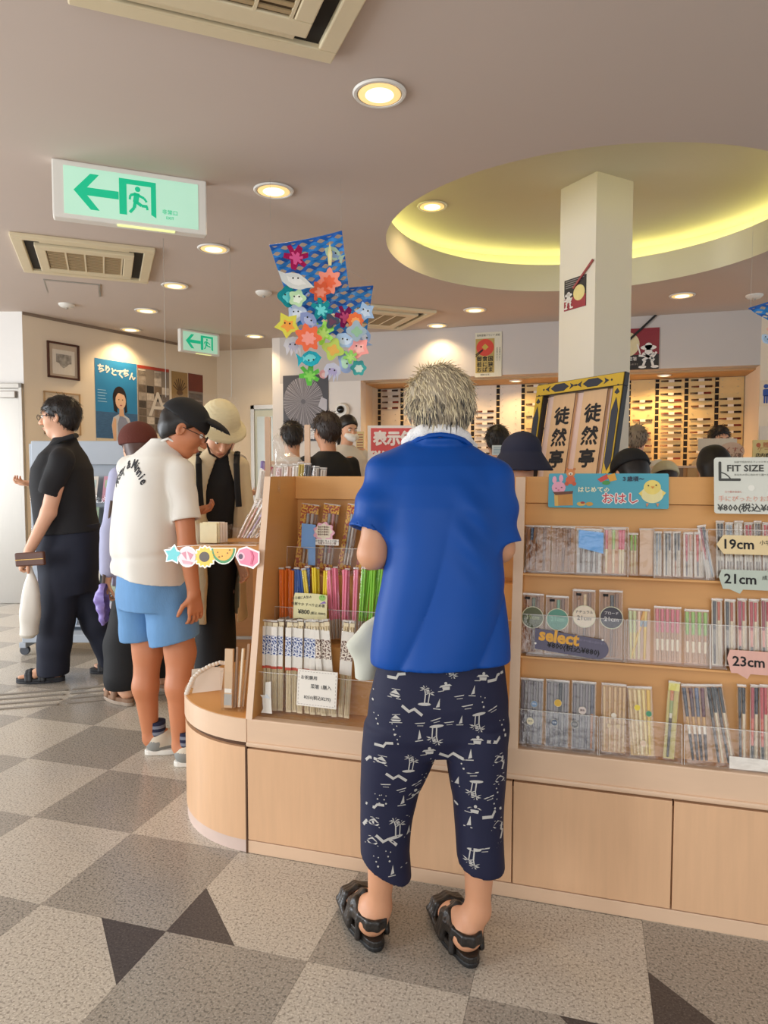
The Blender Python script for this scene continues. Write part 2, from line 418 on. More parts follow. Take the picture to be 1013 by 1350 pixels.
p = atz(570, 271, 3.40); downlight(p.x, p.y, 3.40, 'downlight set in the round lit recess', 14)

GRILL = mat('air_grille', '#b39a72', 0.6, var=0.05)
def aircon(cx, cy, label):
    t = thing('air_conditioner', label, 'air conditioner', (cx, cy, HC), math.radians(38.2), 'cream ceiling air conditioners')
    h = 0.475
    b = MB()   # outer frame ring with bevelled lip
    for (x0, y0, x1, y1) in ((-h, -h, h, -h + .075), (-h, h - .075, h, h), (-h, -h + .075, -h + .075, h - .075), (h - .075, -h + .075, h, h - .075)):
        b.box(x0, y0, -0.03, x1, y1, 0)
    b.build('frame', CREAM, t, bevel=0.006)
    MB().box(-h + .07, -h + .07, -0.008, h - .07, h - .07, 0).build('dark_slot', DARK, t)
    q = 0.335
    b = MB()
    for (x0, y0, x1, y1) in ((-q, -q, q, -q + .09), (-q, q - .09, q, q), (-q, -q + .09, -q + .07, q - .09), (q - .07, -q + .09, q, q - .09)):
        b.box(x0, y0, -0.042, x1, y1, -0.01)
    b.build('centre_panel', CREAM, t, bevel=0.006)
    for s in (-1, 1):      # air vanes in the side slots
        MB().box(-.30, s * 0.37 - .018, -.022, .30, s * 0.37 + .018, -.014).build('vane', CREAM, t, bevel=0.003)
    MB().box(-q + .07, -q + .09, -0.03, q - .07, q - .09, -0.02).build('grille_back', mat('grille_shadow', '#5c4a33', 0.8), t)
    for i in range(4):     # four grille fields of slats
        x0 = -q + .075 + i * (2 * q - .15) / 4; x1 = x0 + (2 * q - .15) / 4 - .012
        for k in range(12):
            y = -q + .10 + k * (2 * q - .2) / 11.6
            MB().box(x0, y, -0.038, x1, y + .018, -0.031).build('grille_slat', GRILL, t)
        MB().box(x1, -q + .09, -.040, x1 + .012, q - .09, -.03).build('grille_bar', CREAM, t)
    return t
aircon(-1.088, 2.012, 'nearest cream ceiling air conditioner panel, cut by the top of the picture')
aircon(-3.74, 4.59, 'cream ceiling air conditioner panel below the big exit sign')
aircon(-2.18, 7.10, 'far ceiling air conditioner panel behind the hanging sea ornament')
hat = thing('ceiling_hatch', 'flat white square access hatch in the ceiling past the left air conditioner', 'hatch', (-4.44, 5.27, HC), math.radians(38.2))
b = MB(); b.box(-.225, -.225, -.008, .225, .225, 0).build('hatch_frame', STEEL, hat, bevel=.002)
MB().box(-.21, -.21, -.011, .21, .21, -.008).build('hatch_lid', CEIL, hat)
def detector(px, py, label):
    p = atz(px, py, HC); t = thing('smoke_detector', label, 'smoke detector', p, 0, 'smoke detectors on the ceiling')
    MB().lathe([(.075, 0), (.075, -.012), (.055, -.03), (.03, -.034), (.002, -.034)], 24).build('body', WHITE, t, smooth=True)
    MB().lathe([(.012, -.034), (.012, -.05), (.002, -.052)], 12).build('sensor', STEEL, t)
detector(88, 401, 'smoke detector with a short stem above the framed print')
detector(348, 385, 'round white detector left of the hanging sea ornament')
detector(995, 389, 'tiny detector on the ceiling at far right by the second sea ornament')

# exit signs
GREEN = mat('exit_green', '#00a878', 0.5, emit='#10b88a', estr=0.55)
PANEL = mat('exit_panel_lit', '#bfe0cd', 0.4, emit='#a9ecc9', estr=0.40, var=.10, scale=4)
def runner(parent, s, cx, cz, y):
    """the running-man door pictogram"""
    def pz(poly): return [(cx + a * s, cz + b_ * s) for a, b_ in poly]
    b = MB()
    for poly in ([(-.5, -.5), (-.5, .5), (.5, .5), (.5, -.5), (.36, -.42), (.36, .36), (-.30, .36), (-.30, -.5)],):
        b.prism(pz(poly), y - .001, y, 'y')
    for (x0, y0, x1, y1, w) in ((-.02, .14, -.06, -.12, .15), (-.03, .10, .17, .02, .07), (.17, .02, .24, -.08, .06), (-.05, .12, -.2, .06, .07), (-.2, .06, -.22, -.06, .06),
                                (-.05, -.1, .1, -.2, .09), (.1, -.2, .26, -.2, .08), (.24, -.2, .26, -.30, .06), (-.07, -.1, -.10, -.28, .09), (-.10, -.28, -.22, -.42, .08)):
        b.prism(pz(bar2(x0, y0, x1, y1, w)), y - .0012, y, 'y')
    b.prism(pz(circle(.0, .25, .075, 14)), y - .0012, y, 'y')
    b.build('pictogram', GREEN, parent)
def exit_sign(loc, rotz, w, h, th, label):
    t = thing('exit_sign', label, 'exit sign', loc, rotz)
    MB().box(-w / 2, 0, -h, w / 2, th, 0).build('housing', WHITE, t, bevel=0.008)
    MB().box(-w / 2 + .07 * w, -.003, -h * .92, w / 2 - .06 * w, 0.001, -h * .10).build('panel', PANEL, t)
    z = -h * .5; k = h * .62
    b = MB(); ax = -w * .37
    b.prism([(ax, z), (ax + .34 * k * 1.3, z + .5 * k), (ax + .52 * k * 1.3, z + .5 * k), (ax + .27 * k * 1.3, z + .11 * k), (ax + .92 * k * 1.3, z + .11 * k), (ax + .92 * k * 1.3, z - .11 * k), (ax + .27 * k * 1.3, z - .11 * k), (ax + .52 * k * 1.3, z - .5 * k), (ax + .34 * k * 1.3, z - .5 * k)], -.0045, -.003, 'y')
    b.build('arrow', GREEN, t)
    runner(t, k * 1.02, ax + 1.72 * k, z, -.0032)
    if w > .6:
        text('非常口', h * .095, GREEN, t, TX(ax + 2.62 * k, -.0045, z - .30 * k)); text('EXIT', h * .07, GREEN, t, TX(ax + 2.62 * k, -.0045, z - .46 * k))
    MB().box(-w * .10, -.002, -h * 1.0 - .004, w * .28, th * .35, -h).build('test_strip', mat('lit_strip', '#e9f2b0', 0.4, emit='#e4ee9a', estr=.8), t)
    return t
s0 = Vector((-2.72, 3.09, HC)); s1 = Vector((-2.10, 3.58, HC)); c = (s0 + s1) / 2
exit_sign(c, math.atan2(s1.y - s0.y, s1.x - s0.x), (s1 - s0).length, .30, .07, 'large lit green exit sign with a left arrow, fixed to the ceiling')
s0 = Vector((-4.50, 7.03, HC)); s1 = Vector((-4.25, 7.52, HC)); c = (s0 + s1) / 2
e2 = exit_sign(c + Vector((0, 0, 0)), math.atan2(s1.y - s0.y, s1.x - s0.x), .52, .26, .06, 'small lit green exit sign hanging far back near the poster wall')
# ------------------------------------------------------------------ the wooden display counter
CY = 2.188; CXL, CXR = -1.155, 1.75; BZ = 0.49; TZ = 1.345
co = (-0.2, 2.64, 0)
ctr = thing('display_counter', 'long pale maple display counter with a rounded end and sloping chopstick bays', 'counter', co)
def slope_y(z): return CY + 0.195 * (z - BZ)
MB().box(CXL, CY + .022, .046, CXR, 3.09, BZ - .012).build('cabinet_body', WOOD, ctr, off=co)
MB().box(CXL, CY + .002, 0, CXR, 3.07, .046).build('plinth', WOODP, ctr, off=co, bevel=.002)
MB().box(CXL, CY + .0, BZ - .085, CXR, CY + .04, BZ).build('nosing', WOODP, ctr, off=co, bevel=.004)
MB().box(CXL, CY - .006, BZ - .10, CXR, CY + .03, BZ - .082).build('nosing_bead', WOODP, ctr, off=co, bevel=.006, seg=3)
MB().box(CXL, CY + .018, .36, CXR, CY + .023, .40).build('shadow_gap', GAP, ctr, off=co)
MB().box(CXL, CY + .02, BZ - .012, CXR, 3.09, BZ - .001).build('deck', WOODO, ctr, off=co)
for x0, x1 in ((-1.152, -.689), (-.685, -.222), (-.217, .251), (.256, .724), (.729, 1.2), (1.205, 1.745)):
    MB().box(x0, CY, .05, x1, CY + .02, .382).build('cabinet_door', WOODV, ctr, off=co, bevel=.0015)
# rounded end
def half(r): return [(CXL - r * math.sin(PI * i / 32), 2.64 - r * math.cos(PI * i / 32)) for i in range(33)]
MB().prism(half(.450), .046, .385).build('rounded_cabinet', WOODV, ctr, smooth=True, off=co)
MB().prism(half(.435), .385, .405).build('rounded_gap', GAP, ctr, smooth=True, off=co)
MB().prism(half(.447), 0, .046).build('rounded_plinth', mat('plinth_pale', '#d9c2b6', .4), ctr, smooth=True, off=co)
MB().prism(half(.453), .405, BZ - .001).build('rounded_nosing', WOODP, ctr, smooth=True, off=co)
MB().prism(half(.448), BZ - .001, BZ).build('rounded_top', WOODO, ctr, off=co)
MB().box(CXL - .0055, CY - .001, 0.0, CXL + .001, CY + .01, BZ - .09).build('joint', GAP, ctr, off=co)
# upright side panels with sloping front edge
prof = [(CY + .0, BZ), (2.60, BZ), (2.60, TZ), (slope_y(TZ), TZ)]
MB().prism(prof, CXL, CXL + .024, 'x').build('side_panel', WOODO, ctr, off=co)
MB().prism([(CY - .002, BZ), (CY + .0005, BZ), (slope_y(TZ) + .0005, TZ), (slope_y(TZ) - .002, TZ)], CXL - .001, CXL + .024, 'x').build('panel_edge', WOODP, ctr, off=co)
MB().prism(prof, -.236, -.205, 'x').build('side_panel', WOODO, ctr, off=co)
MB().prism([(CY - .002, BZ), (CY + .0005, BZ), (slope_y(TZ) + .0005, TZ), (slope_y(TZ) - .002, TZ)], -.237, -.205, 'x').build('panel_edge', WOODP, ctr, off=co)
MB().prism(prof, CXR - .03, CXR, 'x').build('side_panel', WOODO, ctr, off=co)
MB().box(CXL, 2.60, BZ, CXR, 2.64, TZ).build('back_board', WOODO, ctr, off=co)
MB().box(CXL + .024, 2.575, 1.255, -.236, 2.60, TZ).build('top_rail', WOODO, ctr, off=co, bevel=.002)
# left bay: two steps
MB().box(CXL + .024, 2.335, .715, -.236, 2.60, .73).build('shelf', WOODO, ctr, off=co)
MB().box(CXL + .024, 2.45, .955, -.236, 2.60, .97).build('shelf', WOODO, ctr, off=co)
MB().box(CXL + .024, 2.335, BZ, -.236, 2.345, .715).build('riser', WOODO, ctr, off=co)
MB().box(CXL + .024, 2.45, .73, -.236, 2.46, .955).build('riser', WOODO, ctr, off=co)
# right bay: sloping back board with three ledges
def slab(y_off, th, z0, z1, x0, x1, name, m):
    p = [(slope_y(z0) + y_off, z0), (slope_y(z0) + y_off + th, z0), (slope_y(z1) + y_off + th, z1), (slope_y(z1) + y_off, z1)]
    return MB().prism(p, x0, x1, 'x').build(name, m, ctr, off=co)
slab(.062, .016, BZ, 1.256, -.205, CXR - .03, 'sloping_board', WOODO)
slab(.050, .028, 1.259, TZ, -.205, CXR - .03, 'top_rail', WOODO)
for z in (.772, 1.032):
    slab(.004, .06, z - .006, z, -.205, CXR - .03, 'ledge', WOODO)
# small upper shelf over the rounded end
MB().prism([(-1.60, 2.56), (-1.575, 2.535), (CXL, 2.535), (CXL, 3.0), (-1.50, 3.0), (-1.60, 2.9)], 1.036, 1.055).build('upper_shelf', WOODO, ctr, off=co, bevel=.003)
MB().prism([(2.60, 1.036), (2.95, 1.036), (2.60, .93)], CXL - .014, CXL, 'x').build('shelf_bracket', WOODP, ctr, off=co)
# ------------------------------------------------------------------ smooth solid modelling for people and soft things
class SDF:
    def __init__(s, lo, hi, h):
        s.h = h; s.lo = np.array(lo, float); n = np.ceil((np.array(hi, float) - s.lo) / h).astype(int) + 1
        s.n = n; s.D = np.full(tuple(n), 0.3, np.float32)
        s.ax = [s.lo[i] + h * np.arange(n[i], dtype=np.float32) for i in range(3)]
    def sl(s, lo, hi):
        a = np.clip(np.floor((np.array(lo) - s.lo) / s.h).astype(int), 0, s.n); b = np.clip(np.ceil((np.array(hi) - s.lo) / s.h).astype(int) + 1, 0, s.n)
        S = tuple(slice(a[i], max(b[i], a[i])) for i in range(3))
        P = (s.ax[0][S[0]][:, None, None], s.ax[1][S[1]][None, :, None], s.ax[2][S[2]][None, None, :])
        return S, P
    def _un(s, S, d, k):
        a = s.D[S]
        if a.size == 0: return
        if k <= 0: s.D[S] = np.minimum(a, d)
        else:
            q = np.clip(.5 + .5 * (a - d) / k, 0, 1); s.D[S] = a * (1 - q) + d * q - k * q * (1 - q)
    def _cut(s, S, d, k=0.0):
        a = s.D[S]
        if a.size == 0: return
        if k <= 0: s.D[S] = np.maximum(a, -d)
        else:
            q = np.clip(.5 - .5 * (a + d) / k, 0, 1); s.D[S] = a * (1 - q) + (-d) * q + k * q * (1 - q)
    def cone(s, a, b, ra, rb, k=0.02, cut=False, flat=None):
        a = np.array(a, float); b = np.array(b, float); m = max(ra, rb) + abs(k) + 3 * s.h + 0.01
        S, P = s.sl(np.minimum(a, b) - m, np.maximum(a, b) + m)
        ba = b - a; L2 = max(float(ba @ ba), 1e-9)
        X = [P[i] - a[i] for i in range(3)]
        t = np.clip((X[0] * ba[0] + X[1] * ba[1] + X[2] * ba[2]) / L2, 0, 1)
        Q = [X[i] - t * ba[i] for i in range(3)]
        if flat is not None:
            n = np.array(flat[0], float); n /= np.linalg.norm(n); f = flat[1]
            w = (Q[0] * n[0] + Q[1] * n[1] + Q[2] * n[2]) * (f - 1); Q = [Q[i] + w * n[i] for i in range(3)]
        d = (np.sqrt(Q[0] ** 2 + Q[1] ** 2 + Q[2] ** 2) - (ra + t * (rb - ra))).astype(np.float32)
        (s._cut if cut else s._un)(S, d, k)
        return s
    def chain(s, pts, rs, k=0.02, flat=None):
        for i in range(len(pts) - 1): s.cone(pts[i], pts[i + 1], rs[i], rs[i + 1], k, flat=flat)
        return s
    def ell(s, c, r, R=None, k=0.02, cut=False):
        c = np.array(c, float); r = np.array(r, float); m = r.max() + abs(k) + 3 * s.h
        S, P = s.sl(c - m, c + m); X = [P[i] - c[i] for i in range(3)]
        if R is not None: X = [X[0] * R[0, j] + X[1] * R[1, j] + X[2] * R[2, j] for j in range(3)]
        q0 = np.sqrt((X[0] / r[0]) ** 2 + (X[1] / r[1]) ** 2 + (X[2] / r[2]) ** 2)
        q1 = np.sqrt((X[0] / r[0] ** 2) ** 2 + (X[1] / r[1] ** 2) ** 2 + (X[2] / r[2] ** 2) ** 2) + 1e-6
        d = (q0 * (q0 - 1) / q1).astype(np.float32)
        (s._cut if cut else s._un)(S, d, k)
        return s
    def loft(s, rows, k=0.02, p=2.4, cut=False, ext=0.0, yaw=0.0):
        """a stack of flattened rings: rows of (z, cx, cy, half width, half depth); yaw turns the rings"""
        A = np.array(sorted(rows), float); z0, z1 = A[0, 0], A[-1, 0]; m = A[:, 3:5].max() + abs(k) + 0.03
        S, P = s.sl((A[:, 1].min() - m, A[:, 2].min() - m, z0 - k - .03), (A[:, 1].max() + m, A[:, 2].max() + m, z1 + k + .03))
        z = np.clip(P[2], z0, z1).ravel()
        def itp(c):   # smooth interpolation along z
            return np.interp(z, A[:, 0], A[:, c]).astype(np.float32)[None, None, :]
        cx, cy, a, b = itp(1), itp(2), itp(3) + ext, itp(4) + ext
        x, y = P[0] - cx, P[1] - cy
        if yaw:
            cs, sn = math.cos(yaw), math.sin(yaw); x, y = x * cs + y * sn, -x * sn + y * cs
        X = np.abs(x / a) + 1e-4; Y = np.abs(y / b) + 1e-4
        q = (X ** p + Y ** p) ** (1 / p)
        r = np.sqrt((x) ** 2 + (y) ** 2) + 1e-4
        d = (r * (1 - 1 / q)).astype(np.float32)
        dz = np.maximum(z0 - P[2], P[2] - z1)
        d = np.maximum(d, dz) if k == 0 else np.where(dz > 0, np.sqrt(np.maximum(d, 0) ** 2 + dz ** 2), d)
        (s._cut if cut else s._un)(S, d.astype(np.float32), k)
        return s
    def clip(s, p, n):
        """keep the side the normal points away from"""
        n = np.array(n, float); n /= np.linalg.norm(n)
        d = (s.ax[0][:, None, None] - p[0]) * n[0] + (s.ax[1][None, :, None] - p[1]) * n[1] + (s.ax[2][None, None, :] - p[2]) * n[2]
        s.D = np.maximum(s.D, d.astype(np.float32)); return s
    def wobble(s, fn):
        s.D = s.D + fn(s.ax[0][:, None, None], s.ax[1][None, :, None], s.ax[2][None, None, :]).astype(np.float32); return s
    def field(s, fn, mode='max'):
        d = fn(s.ax[0][:, None, None], s.ax[1][None, :, None], s.ax[2][None, None, :])
        s.D = np.maximum(s.D, d) if mode == 'max' else np.minimum(s.D, d)
        s.D = s.D.astype(np.float32); return s
    def merge(s, o, k=0.02):
        """join another solid sampled on the same grid"""
        s._un(tuple(slice(None) for _ in range(3)), o.D, k); return s
    def twin(s):
        o = SDF.__new__(SDF); o.h = s.h; o.lo = s.lo; o.n = s.n; o.ax = s.ax; o.D = np.full(tuple(s.n), 0.3, np.float32); return o
    def mesh(s, name, mats, parent, matfn=None, relax=1, off=None):
        D = s.D; n = D.shape; lo = s.lo; h = s.h
        pos = D > 0
        cnt = np.zeros(tuple(k - 1 for k in n), np.int8)
        corners = [(i, j, k) for i in (0, 1) for j in (0, 1) for k in (0, 1)]
        def cs(A, c): return A[c[0]:n[0] - 1 + c[0], c[1]:n[1] - 1 + c[1], c[2]:n[2] - 1 + c[2]]
        for c in corners: cnt += cs(pos, c)
        act = np.argwhere((cnt > 0) & (cnt < 8)); ids = -np.ones(cnt.shape, np.int64); ids[tuple(act.T)] = np.arange(len(act))
        val = {c: D[act[:, 0] + c[0], act[:, 1] + c[1], act[:, 2] + c[2]] for c in corners}
        acc = np.zeros((len(act), 3)); w = np.zeros(len(act))
        for c in corners:
            for ax in range(3):
                if c[ax] == 0:
                    e = list(c); e[ax] = 1; e = tuple(e); a, b_ = val[c], val[e]; x = (a > 0) != (b_ > 0)
                    t = np.where(x, a / np.where(x, a - b_, 1), 0)
                    p = np.array(c, float)[None, :].repeat(len(act), 0); p[:, ax] += t
                    acc += p * x[:, None]; w += x
        V = lo + h * (act + acc / w[:, None])
        F = []
        for ax in range(3):
            u, v = (ax + 1) % 3, (ax + 2) % 3
            sa = [slice(None)] * 3; sb = [slice(None)] * 3; sa[ax] = slice(0, n[ax] - 1); sb[ax] = slice(1, n[ax])
            x = pos[tuple(sa)] != pos[tuple(sb)]
            I = np.argwhere(x)
            I = I[(I[:, u] > 0) & (I[:, v] > 0) & (I[:, u] < n[u] - 1) & (I[:, v] < n[v] - 1)]
            if len(I) == 0: continue
            def q(du, dv):
                J = I.copy(); J[:, u] -= du; J[:, v] -= dv; return ids[tuple(J.T)]
            f = np.stack([q(1, 1), q(0, 1), q(0, 0), q(1, 0)], 1)
            flip = pos[tuple(I.T)]
            f[flip] = f[flip][:, ::-1]; F.append(f)
        F = np.concatenate(F); F = F[(F >= 0).all(1)]
        for _ in range(relax):      # light smoothing
            A = np.zeros_like(V); wgt = np.zeros(len(V))
            for i in range(4):
                for j in (1, 3):
                    np.add.at(A, F[:, i], V[F[:, (i + j) % 4]]); np.add.at(wgt, F[:, i], 1)
            V = V * .5 + .5 * A / np.maximum(wgt, 1)[:, None]
        if off is not None: V = V - np.array(off)
        me = bpy.data.meshes.new(name); me.vertices.add(len(V)); me.vertices.foreach_set('co', V.astype(np.float32).ravel())
        me.loops.add(F.size); me.loops.foreach_set('vertex_index', F.astype(np.int32).ravel())
        me.polygons.add(len(F)); me.polygons.foreach_set('loop_start', np.arange(0, F.size, 4, dtype=np.int32))
        me.polygons.foreach_set('use_smooth', np.ones(len(F), bool))
        for m in (mats if isinstance(mats, (list, tuple)) else [mats]): me.materials.append(m)
        if matfn is not None:
            cen = V[F].mean(1); me.polygons.foreach_set('material_index', matfn(cen).astype(np.int32))
        me.update(calc_edges=True); me.validate()
        o = bpy.data.objects.new(name, me); C.objects.link(o)
        if parent is not None: o.parent = parent
        return o

def folds(amp, seed, freq=18.0, zf=0.35, dirx=1.0, slant=0.5):
    r = random.Random(seed); ph = [r.uniform(0, 6.28) for _ in range(6)]
    def fn(x, y, z):
        a = np.sin(freq * (dirx * x + slant * z) + 2.1 * np.sin(3.1 * z + ph[0]) + ph[1])
        b_ = np.sin(freq * 0.63 * (x * .6 - y * .8 - slant * 1.3 * z) + 1.7 * np.sin(4.3 * x + ph[2]) + ph[3])
        c_ = np.sin(freq * zf * (z * 2 + .4 * y) + 1.4 * np.sin(5 * x + ph[4]) + ph[5])
        return amp * (.5 * a + .35 * b_ + .35 * c_)
    return fn

def rotm(fwd, up=(0, 0, 1)):
    """columns: right, forward, up"""
    f = np.array(fwd, float); f /= np.linalg.norm(f); r = np.cross(f, np.array(up, float)); r /= np.linalg.norm(r); u = np.cross(r, f)
    return np.stack([r, f, u], 1)

def head_sdf(S, c, R, s=1.0, k=0.012, ears=True, fine=True):
    c = np.array(c, float)
    def W(x, y, z): return c + s * (R @ np.array([x, y, z]))
    def E(x, y, z, a, b, d, kk=k, cut=False): S.ell(W(x, y, z), (a * s, b * s, d * s), R, kk, cut)
    E(0, -.012, .032, .074, .094, .086); E(0, .02, -.03, .060, .070, .078, .03); E(0, .052, -.088, .030, .026, .024, .03)
    for q in (-1, 1): E(q * .035, .045, -.02, .028, .035, .035, .02)
    S.cone(W(0, .088, .012), W(0, .112, -.026), .008 * s, .0125 * s, .012); 
    for q in (-1, 1): S.ell(W(q * .011, .100, -.030), (.008 * s, .010 * s, .007 * s), R, .006)
    E(0, .080, .030, .050, .014, .010, .012)
    if fine:
        for q in (-1, 1): E(q * .031, .094, .007, .017, .010, .010, .010, True)
        E(0, .089, -.056, .024, .010, .006, .006); E(0, .087, -.067, .020, .009, .006, .006)
    if ears:
        for q in (-1, 1):
            E(q * .077, -.006, -.002, .011, .020, .032, .008); E(q * .084, .000, -.002, .006, .010, .018, .006, True)
    return W

def hand_sdf(S, wrist, d, n, side, L=0.18, curl=0.5, spread=0.05, k=0.006, curls=None, thumb_in=0.3):
    """wrist point, pointing direction, palm normal, side +1 thumb towards cross(d,n)"""
    w = np.array(wrist, float); d = np.array(d, float); d /= np.linalg.norm(d); n = np.array(n, float); n -= d * (n @ d); n /= np.linalg.norm(n)
    t = np.cross(d, n) * side; q = L / 0.18
    for i, u in enumerate((.030, .010, -.010, -.028)):
        S.cone(w + t * u * .6 * q, w + (d * .082 + t * u * 1.05) * q, .0155 * q, .0125 * q, .012)
    for i, (u, ln) in enumerate(((.031, .072), (.0105, .080), (-.010, .074), (-.030, .058))):
        cu = curl if curls is None else curls[i]
        p = w + (d * .080 + t * u * 1.05) * q; a = 0.25 * cu
        f = d * 1.0 + t * (u / .03) * spread; f /= np.linalg.norm(f); r = .0095
        for sgm, fr in enumerate((.45, .32, .23)):
            ff = f * math.cos(a) + n * math.sin(a); e = p + ff * ln * fr * q
            S.cone(p, e, r * q, r * .9 * q, .003); p = e; a += 1.15 * cu; r *= .92
    p = w + (d * .022 + t * .028) * q; f = d * .62 + t * .72 + n * thumb_in; f /= np.linalg.norm(f)
    e = p + f * .042 * q; S.cone(p, e, .0145 * q, .0115 * q, .008); f2 = d * .88 + t * .30 + n * (thumb_in + .15); f2 /= np.linalg.norm(f2)
    e2 = e + f2 * .032 * q; S.cone(e, e2, .0112 * q, .0105 * q, .003); S.cone(e2, e2 + f2 * .022 * q, .0105 * q, .008 * q, .003)

def skin(name, col, rough=0.5):
    if name in MATS: return MATS[name]
    m = mat(name, col, rough, var=0.08, scale=9); b = m.node_tree.nodes['Principled BSDF']
    b.inputs['Subsurface Weight'].default_value = 0.12; b.inputs['Subsurface Radius'].default_value = (.012, .005, .003); b.inputs['Subsurface Scale'].default_value = 0.6
    return m
def eyes(W, R, s, parent, iris='#2a1a12'):
    EW = mat('eye_white', '#e9e2d8', .25); IR = mat('iris_dark', iris, .2)
    for q in (-1, 1):
        c = W(q * .031, .0805, .008)
        b = MB(); b.ell((0, 0, 0), (.0115 * s, .0115 * s, .0115 * s), 12, 8); b.mi = 1; b.ell((0, .0065 * s, 0), (.0056 * s, .0058 * s, .0056 * s), 10, 6)
        o = b.build('eye', [EW, IR], parent, smooth=True); o.matrix_local = Matrix.Translation(c) @ Matrix(R.tolist()).to_4x4()
def face_bits(W, R, s, parent, hairm, lipm):
    """eyebrows and lips"""
    for q in (-1, 1):
        MB().tube([W(q * .016, .0925, .027), W(q * .032, .0915, .031), W(q * .048, .082, .027)], [.003 * s, .0036 * s, .0018 * s], 6).build('eyebrow', hairm, parent, smooth=True)
    MB().tube([W(-.022, .0905, -.0605), W(-.008, .0985, -.0575), W(.008, .0985, -.0575), W(.022, .0905, -.0605)], [.002 * s, .0042 * s, .0042 * s, .002 * s], 6).build('mouth', lipm, parent, smooth=True)

def person(label, base_cam, group=None):
    """an Empty on the floor, turned like the camera so that local x is across the view and y is into it"""
    w = _R * base_cam[0] + _F * base_cam[1]
    return thing('person', label, 'person', (w.x, w.y, base_cam[2] if len(base_cam) > 2 else 0), YAW, group)
def LC(px, py, d, base):
    """pixel at camera depth d, in the local frame of a person standing at base"""
    x = (px - 506.5) / 920; y = -(py - 675) / 920; c, s = math.cos(PITCH), math.sin(PITCH)
    t = d / (c + y * s)
    return np.array([x * t - base[0], d - base[1], EYE + t * (-s + y * c)])
def project_print(polys, target, parent, name, m, eps=0.0015):
    """flat printed shapes pressed onto a curved surface: polys are lists of (origin, direction) rays with faces"""
    dg = bpy.context.evaluated_depsgraph_get()
    bvh = BVHTree.FromObject(target, dg)
    V = []; Fc = []
    for rays, faces in polys:
        pts = []; ok = True
        for o, d in rays:
            h, nrm, ix, ds = bvh.ray_cast(Vector(o), Vector(d))
            if h is None or ds > 1.0: ok = False; break
            pts.append(h + nrm * eps if nrm.dot(Vector(d)) < 0 else h - nrm * eps)
        if not ok: continue
        n = len(V); V += [tuple(p) for p in pts]; Fc += [tuple(i + n for i in f) for f in faces]
    me = bpy.data.meshes.new(name); me.from_pydata(V, [], Fc); me.materials.append(m); me.update()
    o = bpy.data.objects.new(name, me); C.objects.link(o); o.parent = parent
    return o
# ------------------------------------------------------------------ foot, sandal and hair builders
SKIN_A = skin('skin_tan', '#c98f6b'); SKIN_B = skin('skin_fair', '#e0ab8a'); SKIN_C = skin('skin_warm', '#d39a76')
LIP = mat('lip_tone', '#b06a5a', .45)
def foot_frame(heel, toe):
    f = np.array([toe[0] - heel[0], toe[1] - heel[1], 0.0]); L = np.linalg.norm(f); f /= L
    return f, np.array([f[1], -f[0], 0.0]), L
def foot_sdf(S, heel, toe, ankle, side, st=0.03, toes=True):
    """side +1: big toe on the left of the foot's own right vector (a right foot)"""
    f, r, L = foot_frame(heel, toe); H = np.array([heel[0], heel[1], st]); q = L / 0.27; z = np.array([0, 0, 1.0])
    P = lambda a, b, c: H + f * a * q + r * b * q + z * c
    S.ell(P(.040, 0, .032), (.034, .034, .034), None, .02)
    S.cone(P(.045, 0, .045), np.array(ankle), .032, .033, .025)
    S.cone(P(.045, 0, .035), P(.165, -.004 * side, .026), .035, .027, .03, flat=(z, 1.1))
    S.cone(P(.07, 0, .065), P(.16, -.01 * side, .032), .028, .022, .03)
    S.cone(P(.165, -.026 * side, .020), P(.165, .028 * side, .018), .022, .018, .02)
    if toes:
        for i, (b, ln, rr) in enumerate(((-.030, .085, .0135), (-.009, .082, .0095), (.008, .074, .009), (.024, .064, .0085), (.038, .052, .008))):
            S.cone(P(.17, b * side * .9, .018), P(.17 + ln, b * side * 1.05, .012), rr, rr * .9, .006)
def sole_poly(L, w=1.0, n=28):
    p = []
    for i in range(n):
        t = 2 * PI * i / n; y = .5 - .5 * math.cos(t)
        hw = (.032 + .020 * math.sin(PI * min(1, max(0, (y - .18) / .82)) ** .8) + .004 * y) * w
        e = math.sqrt(max(0, 1 - (2 * y - 1) ** 6))
        p.append((hw * e * (1 if t < PI else -1) + (.006 * y if t < PI else -.004 * y), -.012 + y * (L + .028)))
    return p
